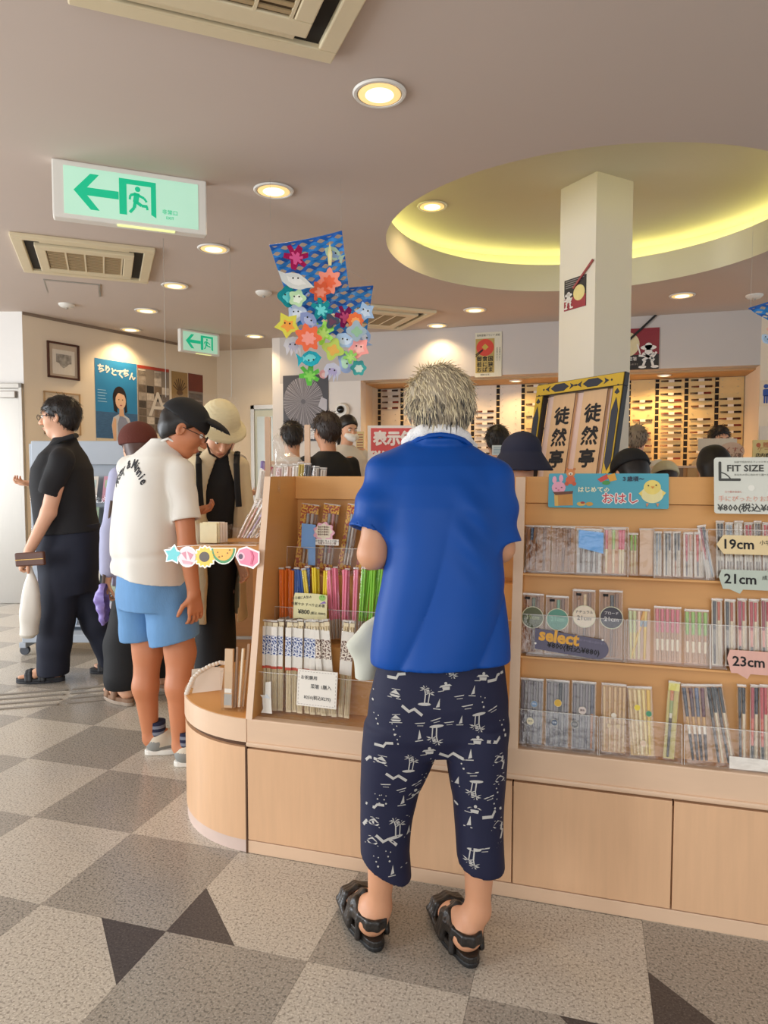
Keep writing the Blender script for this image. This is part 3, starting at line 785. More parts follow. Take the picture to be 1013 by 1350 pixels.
def sandal(parent, heel, toe, side, m_sole, m_strap, st=0.03, style='sport', name='sandal', accent=None):
    f, r, L = foot_frame(heel, toe); a = math.atan2(-f[0], f[1])
    root = thing(name, None, None, (heel[0], heel[1], 0), a); root.parent = parent
    for k in ('label', 'category'):
        if k in root: del root[k]
    MB().prism([(x * 1.03, y) for x, y in sole_poly(L)], 0, st * .55).build('outsole', m_sole, root, smooth=False, bevel=.005)
    MB().prism(sole_poly(L), st * .5, st + .002).build('footbed', m_strap, root, smooth=False, bevel=.003)
    S = SDF((-.085, -.045, 0), (.085, L + .05, .16), .0036); q = L / .27
    def band(pts, rr, tall):
        for i in range(len(pts) - 1):
            S.cone(pts[i], pts[i + 1], rr, rr, .008, flat=None)
    if style == 'sport':
        zz = st
        for dz in (.036, .046, .056):     # heel band
            S.chain([(-.046, .11 * q, zz + dz * .7), (-.040, .045 * q, zz + dz), (-.024, .004, zz + dz), (0, -.008, zz + dz), (.024, .004, zz + dz), (.040, .045 * q, zz + dz), (.046, .11 * q, zz + dz * .7)], [.0068] * 7, .006)
        for s_ in (-1, 1):
            S.chain([(s_ * .044, .045 * q, zz - .01), (s_ * .043, .05 * q, zz + .04)], [.010, .008], .006)
            S.chain([(s_ * .050, .11 * q, zz - .01), (s_ * .046, .10 * q, zz + .045)], [.011, .009], .006)
            S.chain([(s_ * .052, .13 * q, zz - .01), (s_ * .052, .25 * q, zz - .006)], [.010, .010], .008)
            S.chain([(s_ * .036, .06 * q, zz + .052), (s_ * .03, .12 * q, zz + .062)], [.009, .009], .008)
        for y, zt, w in ((.115, .072, .010), (.132, .063, .010), (.148, .056, .010), (.20, .040, .011), (.220, .035, .011), (.240, .030, .010)):
            S.chain([(-.050, y * q, zz), (-.036, (y + .004) * q, zz + zt * .72), (0, (y + .01) * q, zz + zt), (.036, (y + .004) * q, zz + zt * .72), (.050, y * q, zz)], [w] * 5, .008)
        S.chain([(-.03, .262 * q, zz), (0, .275 * q, zz), (.03, .262 * q, zz)], [.013] * 3, .01)
    else:
        zz = st
        for y, zt, w in ((.105, .070, .015), (.125, .064, .015), (.185, .044, .015), (.205, .038, .015)):
            S.chain([(-.050, y * q, zz - .005), (-.038, (y + .004) * q, zz + zt * .72), (0, (y + .01) * q, zz + zt), (.038, (y + .004) * q, zz + zt * .72), (.050, y * q, zz - .005)], [w] * 5, .006)
    # hollow for the foot
    z = np.array([0, 0, 1.0]); P = lambda a_, b_, c_: np.array([b_ * q, a_ * q, st + c_])
    S.ell(P(.040, 0, .034), (.034, .034, .034), None, .0, True); S.cone(P(.045, 0, .045), P(.05, 0, .2), .033, .036, 0, True)
    S.cone(P(.045, 0, .035), P(.165, 0, .026), .036, .030, 0, True, (z, 1.1)); S.cone(P(.165, 0, .020), P(.25, 0, .012), .036, .03, 0, True, (z, 1.9))
    S.cone(P(.07, 0, .062), P(.16, 0, .030), .027, .022, 0, True)
    S.clip((0, 0, st * .4), (0, 0, -1))
    S.mesh('strap', m_strap, root)
    if accent:
        MB().box(-.0, 0, 0, .004, .012, .026).build('yellow_tab', accent, root, loc=(side * .047, .125 * q, st + .02))
    return root
def strands(cap, n, length, m_list, parent, seed, c, down=(0, 0, -1), lift=0.25, w=0.0016, keep=None, name='hair_strands', outm=0.6, jit=0.35):
    """short tapering hairs rooted on a cap of hair"""
    r = random.Random(seed); me = cap.data; vs = me.vertices; nv = len(vs); b = MB(); dn = Vector(down)
    for i in range(n):
        v = vs[r.randrange(nv)]; p = v.co.copy(); nn = (p - Vector(c)).normalized()
        if keep and not keep(p): continue
        t = (dn - nn * dn.dot(nn)); t = t + nn * lift + Vector((r.uniform(-jit, jit), r.uniform(-jit, jit), r.uniform(-jit, jit)))
        t.normalize(); L = length * r.uniform(.6, 1.3); sd = t.cross(nn).normalized() * w
        p0 = p - nn * .002; p1 = p + t * L * .55 + nn * L * .10 * outm; p2 = p + t * L + nn * L * .02 * outm
        b.mi = r.randrange(len(m_list))
        k = nn * w * .8
        b.add([p0 - sd, p0 + sd, p0 + k, p1 - sd, p1 + sd, p1 + k, p2], [(0, 1, 4, 3), (1, 2, 5, 4), (2, 0, 3, 5), (3, 4, 6), (4, 5, 6), (5, 3, 6)])
    o = b.build(name, m_list, parent); o['kind'] = 'stuff'
    return o

# ------------------------------------------------------------------ the man in the blue shirt
MB0 = (0.079, 2.0)
man = person('grey-haired man in royal blue T-shirt and palm-print navy shorts, back turned, at the counter', MB0)
L = lambda px, py, d=1.98: LC(px, py, d, MB0)
def row(py, xl, xr, hd, cy, d=1.98):
    a = L(xl, py, d); b_ = L(xr, py, d); return ((a[2] + b_[2]) / 2, (a[0] + b_[0]) / 2, cy, (b_[0] - a[0]) / 2, hd)
HL, TL, HR_, TR = (-.10, -.085), (-.178, .158), (.163, -.150), (.106, .105)
ankL, ankR = L(500, 1196, 1.955), L(630, 1200, 1.90)
kneL, kneR = L(508, 1060, 1.96), L(634, 1060, 1.93)
hipL, hipR = L(535, 900, 1.99), L(628, 900, 1.98)
shL, shR = L(508, 624, 2.02), L(652, 631, 2.02)
elL, elR = L(492, 730, 2.00), L(659, 722, 2.04)
wrL, wrR = L(532, 742, 2.27), L(622, 744, 2.27)
headc = L(580, 546, 2.09); hs = 1.03
hR = rotm((-.06, .90, -.42))
S = SDF((-.34, -.27, -.01), (.34, .48, 1.68), .0055)
S.loft([row(870, 508, 656, .09, .0), row(800, 513, 655, .085, .01), row(720, 525, 648, .09, .02), row(650, 520, 648, .095, .035), row(610, 515, 650, .06, .05), row(592, 548, 618, .05, .06)], .03)
S.chain([hipL, L(512, 1060, 1.96), L(505, 1115, 1.945), ankL], [.082, .052, .044, .032], .03)
S.chain([hipR, kneR, L(633, 1112, 1.905), ankR], [.082, .052, .048, .033], .03)
foot_sdf(S, HL, TL, ankL, -1); foot_sdf(S, HR_, TR, ankR, 1)
S.chain([shL, elL, wrL], [.046, .0425, .029], .02); S.chain([shR, elR, wrR], [.044, .0415, .029], .02)
hand_sdf(S, wrL, (.45, .75, .25), (.3, .2, .9), 1, .18, .75); hand_sdf(S, wrR, (-.45, .75, .25), (-.3, .2, .9), -1, .18, .75)
S.chain([L(581, 605, 2.04), L(580, 572, 2.07), headc + np.array([0, -.01, -.03])], [.066, .056, .055], .03)
W = head_sdf(S, headc, hR, hs)
S.mesh('body', SKIN_C, man)
eyes(W, hR, hs, man); HG = mat('hair_grey', '#a4967f', .6, var=.25, scale=40, stretch=(1, 1, .25)); HGL = mat('hair_pale_grey', '#d9caa6', .55, var=.15); HGD = mat('hair_dark_grey', '#4d4841', .6, var=.2)
face_bits(W, hR, hs, man, HG, LIP)
# hair: full on the crown, cut short at the nape
S = SDF(headc - .17, headc + .17, .005)
S.ell(W(0, -.016, .036), (.094 * hs, .110 * hs, .098 * hs), hR, .01); S.ell(W(0, -.055, -.008), (.080, .062, .074), hR, .03)
hc = np.array(headc)
def hairline(x, y, z):      # below the fringe and around the ears there is no hair
    X, Y, Z = x - hc[0], y - hc[1], z - hc[2]
    u = X * hR[0, 1] + Y * hR[1, 1] + Z * hR[2, 1]; v = X * hR[0, 2] + Y * hR[1, 2] + Z * hR[2, 2]
    lim = np.where(u > .0, -.012 + u * .95, -.012 + u * 1.05)
    return np.maximum(lim - v, 0) * 0 + (lim - v) * .8
S.field(hairline); S.wobble(folds(.0035, 3, 95, .5))
cap = S.mesh('hair', HG, man)
strands(cap, 2600, .036, [HGD, HGD, HG, HG, HGL], man, 5, W(0, -.01, .02), keep=lambda p: p.z < headc[2] + .05, lift=.06, jit=.22)
strands(cap, 1800, .032, [HGL, HGL, HGL, HG], man, 6, W(0, -.01, .02), keep=lambda p: p.z > headc[2] + .005, lift=.05, jit=.2, down=(.25, -.35, -.75), name='hair_crown_strands')
# shirt
S = SDF((-.36, -.26, .60), (.34, .36, 1.52), .005)
rows = [row(890, 494.5, 669.5, .138, .0), row(865, 495, 669.5, .136, .0), row(806, 500, 668.5, .125, .005), row(764, 506, 667.5, .125, .01), row(720, 509, 662, .128, .02), row(670, 500, 664, .130, .03), row(640, 497, 664, .122, .04), row(615, 503, 655, .105, .044), row(600, 524, 634, .086, .048), row(588, 543, 621, .070, .052), row(577, 547, 616, .078, .052)]
S.loft(rows, .02)
S.cone(L(540, 603, 2.03), shL, .044, .052, .03); S.cone(L(620, 606, 2.03), shR, .042, .051, .03)
def big_folds(x, y, z):       # drag lines from the shoulder blades to the hem, deeper near hem and armpits
    t = np.clip((1.32 - z) / .45, 0, 1)
    u = 30 * (x - .42 * (z - 1.0)) + 1.5 * np.sin(5 * z)
    return .011 * t * (1 - 2 * np.abs(np.sin(u * .5)) ** .7) * (y < .06) + .007 * np.sin(52 * (z + .9 * np.abs(x))) * np.exp(-((np.abs(x) - .17) / .05) ** 2) * np.exp(-((z - 1.20) / .13) ** 2)
S.wobble(folds(.004, 11, 13, .3, 1.0, .35)); S.wobble(big_folds)
S.clip((0, 0, L(582, 873, 1.98)[2]), (0.03, 0, -1))
slL0, slL1 = L(510, 628, 2.02), L(486.5, 699, 1.985); slR0, slR1 = L(652, 636, 2.02), L(662, 714, 2.01)
for a_, b_, rr in ((slL0, slL1, .0605), (slR0, slR1, .055)):
    T = S.twin(); ax = (b_ - a_) / np.linalg.norm(b_ - a_)
    T.chain([a_, (a_ + b_) / 2, b_ + ax * .05], [.050, rr - .004, rr], .03)
    T.wobble(folds(.0055, 17, 42, .6, .7, 1.2))
    T.clip(b_ + ax * .003, ax + np.array([0, 0, -.1])); T.cone(b_ - ax * .05, b_ + ax * .05, rr - .017, rr - .006, 0, True)
    S.merge(T, .045)
BLUE = mat('royal_blue_jersey', '#06479a', .5, var=.05, scale=6, spec=.25, bump=.04, bscale=400)
shirt = S.mesh('shirt', BLUE, man, relax=1)
MB().tube([L(541, 586, 2.03), L(552, 579, 2.0), L(566, 574.5, 1.988), L(581, 573, 1.984), L(597, 575, 1.988), L(611, 580, 2.0), L(621, 588, 2.03)], .0075, 8).build('collar', BLUE, shirt, smooth=True)
# towel round the neck
S = SDF((-.16, -.16, 1.28), (.2, .3, 1.56), .005)
tw = [L(553, 605, 2.16), L(538, 583, 2.09), L(546, 574, 2.03), L(560, 568, 2.01), L(578, 565, 2.005), L(598, 568, 2.01), L(612, 577, 2.03), L(622, 592, 2.09), L(607, 608, 2.16)]
S.chain(tw, [.017, .019, .019, .020, .020, .020, .019, .019, .017], .012); S.wobble(folds(.004, 21, 60, .6))
S.mesh('towel', mat('white_terry', '#e9e7e4', .95, var=.06, scale=60, bump=.5, bscale=220), man)
# cropped trousers
NAVY = mat('navy_cotton', '#0d1133', .75, var=.1, scale=10)
S = SDF((-.26, -.26, .20), (.30, .26, .90), .0055)
S.loft([row(850, 502, 662, .10, .0), row(875, 499, 666, .112, -.003), row(920, 487, 670, .132, -.01), row(960, 483, 669.5, .128, -.012), row(985, 487, 664, .10, -.012)], .03)
S.loft([row(955, 481, 577, .105, -.015, 1.97), row(985, 477.5, 579.5, .105, -.018, 1.965), row(1044, 474.5, 553, .095, -.02, 1.955), row(1080, 474.5, 547, .090, -.03, 1.95), row(1123, 475.5, 541.5, .085, -.04, 1.945), row(1165, 478, 541, .083, -.045, 1.945)], .018)
S.loft([row(955, 586, 670, .105, -.03, 1.94), row(985, 586.5, 669, .105, -.04, 1.935), row(1058, 599.5, 667, .092, -.06, 1.92), row(1123, 601.5, 664.8, .085, -.08, 1.91), row(1160, 603, 664, .083, -.085, 1.91)], .018)
S.wobble(folds(.0045, 31, 19, .5, 1.0, .8))
cl = L(508, 1141, 1.94); 
def hemcut(x, y, z):
    zl = L(508, 1139, 1.945)[2] - (x - L(508, 1139, 1.945)[0]) * .52 + (y + .03) * .10
    zr = L(632, 1136, 1.905)[2] - (x - L(632, 1136, 1.905)[0]) * .13 + (y + .08) * .14
    return np.where(x < .09, zl - z, zr - z) * np.ones_like(x + y + z)
S.field(hemcut)
S.loft([row(1110, 481, 536, .076, -.036, 1.945), row(1170, 483, 536, .076, -.042, 1.945)], 0, cut=True); S.loft([row(1110, 607, 660, .076, -.076, 1.91), row(1170, 608, 659, .076, -.082, 1.91)], 0, cut=True)
pants = S.mesh('trousers', NAVY, man, relax=2)
# island print: palms, ribbons, boats, huts
r = random.Random(4)
def m_palm(): 
    P = [bar2(0, -14, 2, 0, 2.0), bar2(2, 0, 1, 8, 1.7), circle(0, -15, 11, 10, 2.4), bar2(6, -14, 9, 2, 1.6)]
    for hx, hz in ((1, 8), (9, 2)):
        for an in (-.4, .35, 1.1, 1.9, 2.7, 3.4): P.append([(hx, hz), (hx + 4.5 * math.cos(an) + .8, hz + 4.5 * math.sin(an) + 1.2), (hx + 9 * math.cos(an), hz + 7 * math.sin(an) - .8), (hx + 4.2 * math.cos(an) - .4, hz + 4.2 * math.sin(an) - .8)])
    return P
def m_ribbon(): return [bar2(-17, 6, -5, -1, 4.5), bar2(-6, -2.5, 4, 4, 3.6), bar2(3, 4.5, 18, -5, 4.6)]
def m_ribbon2(): return [bar2(-16, 1, -1, 0, 4.4), bar2(-2, -1.6, 3, 6, 3.4), bar2(2, 6, 15, 7, 4.2)]
def m_boat(): return [[(-9, -3), (9, -3), (6, -6), (-6, -6)], [(-8, -1.5), (8, -1.5), (0, 5)], bar2(-12, -8, 10, -8, 1.0), bar2(-6, 5, 8, 6, .9)]
def m_hut(): return [[(-11, 0), (11, 1), (7, 4), (-8, 3)], [(-5, -5), (6, -5), (7, 0), (-6, 0)], bar2(-14, -6, -4, -5.5, 1.1), circle(1, 5.5, 2.6, 8)]
def m_sail(): return [[(-3, -7), (3, -5), (2, 8)], bar2(-7, -9, 5, -8.5, 1.3)]
def m_streak(): return [[(-9, 0), (9, 2.2), (8, .6), (-6, -1)], bar2(-4, -4, 6, -3.4, .9)]
def m_dots(): return [circle(0, 0, 1.3, 6), circle(4, 6, 1.0, 6), circle(-3, 8, .9, 6), circle(2, -7, 1.6, 6)]
place = []
def pp(kind, pts, ro=0.0, sc=1.0):
    for (x, y) in pts: place.append((kind, 430 + x / 2.933, 840 + y / 2.933, ro + r.uniform(-.15, .15), sc * r.uniform(.9, 1.05)))
pp(m_ribbon, [(330, 270), (270, 530), (232, 775), (480, 445)], 0); pp(m_ribbon2, [(275, 160), (225, 412), (190, 655), (655, 390), (635, 662), (660, 168), (160, 480), (150, 730)], 0); pp(m_ribbon2, [(682, 470), (676, 725)], 1.2, .7)
pp(m_palm, [(378, 210), (318, 470), (264, 725)], 0); pp(m_palm, [(492, 120), (590, 318), (428, 362), (574, 566), (565, 815)], PI)
pp(m_boat, [(268, 212), (270, 300), (215, 462), (186, 706), (180, 775), (660, 450), (665, 525), (655, 692), (668, 775), (620, 100)]); pp(m_hut, [(460, 182), (605, 152), (396, 425), (577, 380), (566, 636), (500, 650), (345, 605), (322, 860)])
pp(m_sail, [(430, 240), (357, 358), (295, 622), (550, 430), (505, 540), (317, 752), (546, 680), (515, 300), (565, 195), (255, 880)]); pp(m_streak, [(510, 215), (640, 270), (470, 310), (360, 315), (290, 578), (330, 690), (560, 500), (600, 775), (620, 590), (350, 560), (490, 600), (240, 120), (540, 250), (420, 300), (230, 560)], .1)
pp(m_dots, [(335, 105), (262, 345), (275, 380), (200, 620), (225, 620), (195, 850), (175, 240), (650, 560), (640, 615), (520, 470), (600, 240), (680, 340), (195, 320), (240, 830), (410, 480), (380, 545)], 0, 1.0)
polys = []
for kind, px, py, ro, sc in place:
    for poly in kind():
        rays = []
        for (a_, b_) in poly:
            x_ = sc * (a_ * math.cos(ro) - b_ * math.sin(ro)) * .84; y_ = sc * (a_ * math.sin(ro) + b_ * math.cos(ro)) * .84
            q = L(px + x_, py - y_, 1.9); rays.append(((q[0], -.6, q[2]), (0, 1, 0)))
        polys.append((rays, [tuple(range(len(rays)))]))
kinds = [m_ribbon, m_ribbon2, m_palm, m_boat, m_hut, m_sail, m_streak]
for k in range(70):       # the same print on the front
    cx_, cz_ = r.uniform(-.19, .19), r.uniform(.30, .78); kd = r.choice(kinds); ro = r.choice((0, PI))
    for poly in kd():
        polys.append(([((cx_ - .0019 * (a_ * math.cos(ro) - b_ * math.sin(ro)), .6, cz_ + .0019 * (a_ * math.sin(ro) + b_ * math.cos(ro))), (0, -1, 0)) for a_, b_ in poly], [tuple(range(len(poly)))]))
pr = project_print(polys, pants, pants, 'island_print', mat('print_white', '#b9b6b0', .8), .0012); pr['kind'] = 'stuff'
# sandals
SOLE = mat('black_rubber', '#1b1a1a', .6, var=.15); STRAP = mat('black_synthetic', '#26221f', .35, var=.25, scale=30, bump=.2, bscale=150)
YEL = mat('yellow_tab', '#d9c21c', .5)
sandal(man, HL, TL, 1, SOLE, STRAP, accent=YEL); sandal(man, HR_, TR, -1, SOLE, STRAP, accent=YEL)
# pale cloth bag hanging from his far hand
bg = thing('cloth_bag', 'crumpled pale grey-green cloth bag hanging at the blue-shirted man\'s left hip', 'bag', man.location, YAW)
S = SDF((-.20, .03, .72), (.02, .26, 1.16), .005)
S.loft([row(818, 492, 512, .012, .14, 2.1), row(826, 478, 512, .022, .14, 2.1), row(853, 457, 508, .03, .14, 2.1), row(872, 463.5, 504, .036, .14, 2.1), row(900, 470, 499, .032, .14, 2.1), row(918, 474, 492, .018, .14, 2.1), row(923, 478, 489, .008, .14, 2.1)], .006, p=2.0)
S.wobble(folds(.006, 8, 55, .5, 1.0, -.6))
S.mesh('pouch', mat('pale_grey_cloth', '#c9cabb', .85, var=.05), bg, relax=2)
MB().tube([L(500, 830, 2.12), L(520, 795, 2.17), L(534, 758, 2.25), L(540, 752, 2.28)], [.008, .006, .005, .005], 8).build('strap', mat('pale_grey_cloth', '#c9cabb'), bg, smooth=True)
# ------------------------------------------------------------------ shared pieces for the other people
def project_text(meshes, target, parent, name, m, eps=.0015):
    """lettering pressed on to cloth: meshes already stand in the person's local XZ plane; rays go along +Y"""
    dg = bpy.context.evaluated_depsgraph_get(); bvh = BVHTree.FromObject(target, dg); V = []; Fc = []
    for me in meshes:
        n = len(V); ok = True; pts = []
        for v in me.vertices:
            h, nn, i, d = bvh.ray_cast(Vector((v.co.x, -1.2, v.co.z)), Vector((0, 1, 0)))
            if h is None: ok = False; break
            pts.append(h + Vector((0, -eps, 0)))
        if ok:
            V += [tuple(p) for p in pts]; Fc += [tuple(i + n for i in p.vertices) for p in me.polygons]
    me = bpy.data.meshes.new(name); me.from_pydata(V, [], Fc); me.materials.append(m)
    o = bpy.data.objects.new(name, me); C.objects.link(o); o.parent = parent
    return o
def rows_px(L, d, lst):
    """(py, xl, xr, half depth, cy) rows"""
    out = []
    for py, xl, xr, hd, cy in lst:
        a, b_ = L(xl, py, d), L(xr, py, d); out.append(((a[2] + b_[2]) / 2, (a[0] + b_[0]) / 2, cy, (b_[0] - a[0]) / 2, hd))
    return out
def short_hair(W, R, s, m, parent, seed, back=1.0, h=.006, name='hair', amp=.002, front=.95):
    c = np.array(W(0, 0, 0)); S = SDF(c - .17 * s, c + .17 * s, h)
    S.ell(W(0, -.014, .036), (.083 * s, .103 * s, .092 * s), R, .01); S.ell(W(0, -.05, -.012), (.070 * s, .058 * s, .07 * s), R, .03)
    def hl(x, y, z):
        X, Y, Z = x - c[0], y - c[1], z - c[2]; u = X * R[0, 1] + Y * R[1, 1] + Z * R[2, 1]; v = X * R[0, 2] + Y * R[1, 2] + Z * R[2, 2]
        lim = np.where(u > 0, -.01 * s + u * front, (-.01 * s + u * 1.05 * back)); return (lim - v) * .8
    S.field(hl); S.wobble(folds(amp, seed, 90, .6)); return S.mesh(name, m, parent)
def glasses(W, s, parent, m):
    g = thing('glasses', None, None); g.parent = parent
    b = MB()
    for q in (-1, 1):
        b.tube([W(q * .031 + .021 * math.cos(t), .108, .004 + .015 * math.sin(t)) for t in np.linspace(0, 2 * PI, 15)], .0016 * s, 6)
        b.tube([W(q * .052, .106, .008), W(q * .078, .07, .01), W(q * .083, .0, .008)], .0016 * s, 6)
    b.tube([W(-.010, .109, .006), W(0, .111, .008), W(.010, .109, .006)], .0015 * s, 6)
    b.build('frame', m, g, smooth=True)
    for q in (-1, 1):
        MB().add([W(q * .031 + .020 * math.cos(t), .108, .004 + .014 * math.sin(t)) for t in np.linspace(0, 2 * PI, 15)[:-1]], [tuple(range(14))]).build('lens', clear('lens_glass'), g)
    return g
def sneaker(parent, heel, toe, side, up, sole, panel, lace):
    f, r_, Ln = foot_frame(heel, toe); root = thing('sneaker', None, None, (heel[0], heel[1], 0), math.atan2(-f[0], f[1])); root.parent = parent
    q = Ln / .27
    MB().prism([(x * 1.02, y) for x, y in sole_poly(Ln)], 0, .026).build('sole', sole, root, bevel=.006)
    S = SDF((-.08, -.04, 0), (.08, Ln + .05, .16), .0045); z = np.array([0, 0, 1.0]); P = lambda y, x, zz: np.array([x, y * q, zz])
    S.ell(P(.04, 0, .06), (.041, .042, .042), None, .02); S.cone(P(.045, 0, .06), P(.055, 0, .095), .040, .042, .02)
    S.cone(P(.05, 0, .055), P(.18, 0, .045), .043, .035, .03); S.cone(P(.18, -.012, .040), P(.235, -.004 * side, .034), .034, .026, .03); S.cone(P(.18, .014, .040), P(.225, .008, .034), .034, .026, .03)
    S.cone(P(.08, 0, .085), P(.16, 0, .065), .03, .024, .03)
    S.clip((0, 0, .022), (0, 0, -1)); S.clip((0, .05 * q, .100), (0, -.25, 1)); S.cone(P(.05, 0, .08), P(.055, 0, .16), .031, .036, 0, True)
    S.mesh('upper', [up, panel], root, matfn=lambda c: ((c[:, 1] < .055 * q) & (c[:, 2] < .072)) | ((c[:, 2] < .042) & (c[:, 1] < .12 * q)))
    b = MB()
    for i in range(4):
        y = .105 + .022 * i; zz = .106 - .011 * i
        b.tube([(-.026, y * q, zz - .014), (0, (y + .006) * q, zz + .002), (.026, y * q, zz - .014)], .0035, 6)
    b.build('laces', lace, root, smooth=True)
    return root
BLK_HAIR = mat('hair_black', '#17120f', .45, var=.3, scale=30); BROWN_HAIR = mat('hair_dark_brown', '#2a1c14', .5, var=.25, scale=30)
CLOTH_BLK = mat('black_cloth', '#131315', .8, var=.15); CLOTH_BLK2 = mat('charcoal_cloth', '#1b1a1c', .85, var=.12, scale=8)

# ------------------------------------------------------------------ the boy in the white T-shirt
B0 = (-1.04, 3.28)
boy = person('boy in black cap, white T-shirt with black lettering and blue denim shorts', B0)
L = lambda px, py, d=3.28: LC(px, py, d, B0)
S = SDF((-.33, -.40, -.01), (.35, .42, 1.74), .0055)
def foot_at(px0, py0, px1, py1):
    p, q = atz(px0, py0, 0), atz(px1, py1, 0)
    f = lambda v: np.array([v.dot(_R), v.dot(_F)])
    return f(p), f(q)
def legL(S): pass
h1, t1 = (np.array((-1.145, 3.30)) - B0), (np.array((-.905, 3.41)) - B0)
h2, t2 = (np.array((-.965, 3.17)) - B0), (np.array((-.725, 3.26)) - B0)
a1, a2 = L(199, 973, 3.315), L(238, 983, 3.19)
S.chain([L(184, 780, 3.34), L(195, 860, 3.335), L(192, 905, 3.31), a1], [.095, .066, .058, .036], .03)
S.chain([L(224, 780, 3.24), L(238, 860, 3.235), L(236, 905, 3.20), a2], [.095, .068, .058, .036], .03)
foot_sdf(S, h1, t1, a1, -1, toes=False); foot_sdf(S, h2, t2, a2, 1, toes=False)
fy = -.86
rw = [(py, cx, a, b_) for py, cx, a, b_ in ((765, 203, .16, .11), (700, 197, .155, .10), (650, 199, .16, .10), (618, 204, .16, .09), (598, 212, .09, .065))]
S.loft([(L(cx, py)[2], L(cx, py)[0], 0.0, a, b_) for py, cx, a, b_ in rw], .03, yaw=fy)
shr, shl = L(238, 622, 3.17), L(171, 617, 3.42)
elr, wrr = L(247, 722, 3.12), L(256, 783, 3.14)
S.chain([shr, elr, wrr], [.050, .040, .028], .02); hand_sdf(S, wrr, (.05, .08, -1), (-.7, .6, 0), -1, .175, .45)
S.chain([shl, L(190, 690, 3.50), L(250, 676, 3.46)], [.048, .038, .028], .02); hand_sdf(S, L(250, 676, 3.46), (.9, .1, .2), (.2, -.3, .9), 1, .17, .6)
hc = L(242, 567, 3.25); hR = rotm((.90, .20, -.45)); hs = 1.04
S.chain([L(212, 606, 3.28), L(226, 588, 3.27), hc], [.062, .053, .055], .03)
W = head_sdf(S, hc, hR, hs); S.mesh('body', skin('skin_tanned', '#c47f58'), boy)
eyes(W, hR, hs, boy); face_bits(W, hR, hs, boy, BLK_HAIR, LIP); glasses(W, hs, boy, BLACK); short_hair(W, hR, hs * .985, BLK_HAIR, boy, 3)
# cap with a curved peak
cpm = mat('cap_black', '#141416', .8, var=.12, bump=.1, bscale=300)
S = SDF(np.array(hc) - .24, np.array(hc) + .26, .005)
S.ell(W(0, -.012, .045), (.092 * hs, .112 * hs, .098 * hs), hR, 0)
cc = np.array(W(0, 0, .036))
S.clip(cc, -(hR @ np.array([0, .16, 1.0])))
T = S.twin(); T.ell(W(0, .10, .052), (.076, .105, .052), hR, 0); T.ell(W(0, .095, .035), (.09, .13, .056), hR, 0, True); S.merge(T, .004)
S.mesh('cap', cpm, boy)
# T-shirt
S = SDF((-.36, -.32, .72), (.30, .36, 1.55), .0055)
rw = ((775, 194, .232, .152), (750, 194, .225, .150), (700, 192.5, .212, .142), (650, 194.5, .200, .136), (622, 198, .195, .125), (603, 205, .162, .098), (588, 214, .095, .075), (579, 219, .066, .062))
S.loft([(L(cx, py)[2], L(cx, py)[0], 0.0, a, b_) for py, cx, a, b_ in rw], .02, yaw=fy)
S.cone(L(215, 602, 3.27), shr, .05, .055, .03); S.cone(L(208, 602, 3.3), shl, .05, .055, .03)
def lowfold(x, y, z): return .008 * np.clip((1.20 - z) / .35, 0, 1) * np.sin(26 * (x - y) + 9 * z) + .009 * np.exp(-((z - .985 - .12 * x) / .016) ** 2)
S.wobble(lowfold); S.wobble(folds(.004, 5, 16, .4))
zl, zr = L(142, 751)[2], L(246, 768)[2]
S.clip((L(142, 751)[0], 0, zl), (zr - zl, 0, -(L(246, 768)[0] - L(142, 751)[0])))
T = S.twin(); e0, e1 = shr, L(246.5, 686, 3.13); ax = (e1 - e0) / np.linalg.norm(e1 - e0)
T.chain([e0, e1 + ax * .05], [.060, .064], .03); T.wobble(folds(.005, 7, 40, .6, .7, 1)); T.clip(e1, ax); T.cone(e1 - ax * .05, e1 + ax * .06, .046, .058, 0, True); S.merge(T, .02)
T = S.twin(); e0, e1 = shl, L(184, 672, 3.52); ax = (e1 - e0) / np.linalg.norm(e1 - e0); T.chain([e0, e1 + ax * .05], [.058, .062], .03); T.clip(e1, ax); S.merge(T, .02)
WT = mat('white_cotton', '#e2ddd3', .85, var=.03, scale=8, sheen=.1)
tee = S.mesh('shirt', WT, boy, relax=1)
MB().tube([L(205, 590, 3.25), L(212, 582, 3.21), L(222, 578, 3.19), L(231, 583, 3.20), L(236, 590, 3.22)], .006, 8).build('collar', WT, tee, smooth=True)
letters = []; arc = 'Mickey & Minnie'  # the words printed on the shirt
pos = [(149.5, 636), (151.5, 632), (153.5, 628.5), (156.5, 625), (160, 621.5), (164, 618.5), (168, 615.5), (173, 613), (178.5, 611.5), (185.5, 612.5), (191, 615.5), (194.5, 619), (198, 623.5), (201.5, 628.5), (204.5, 634)]
rot = [.85, .85, .8, .75, .7, .62, .5, .4, .2, -.12, -.45, -.65, -.78, -.9, -1.0]
for ch, (px, py), ro in zip(arc, pos, rot):
    if ch == ' ': continue
    px = 155.5 + (px - 149.5) * .93; o = text(ch, .058, CLOTH_BLK, None, TX(*L(px, py), ro), bold=.025, extr=0, sx=.72); letters.append(o.data); bpy.data.objects.remove(o)
project_text(letters, tee, tee, 'lettering', mat('print_black', '#15131a', .7), .003)
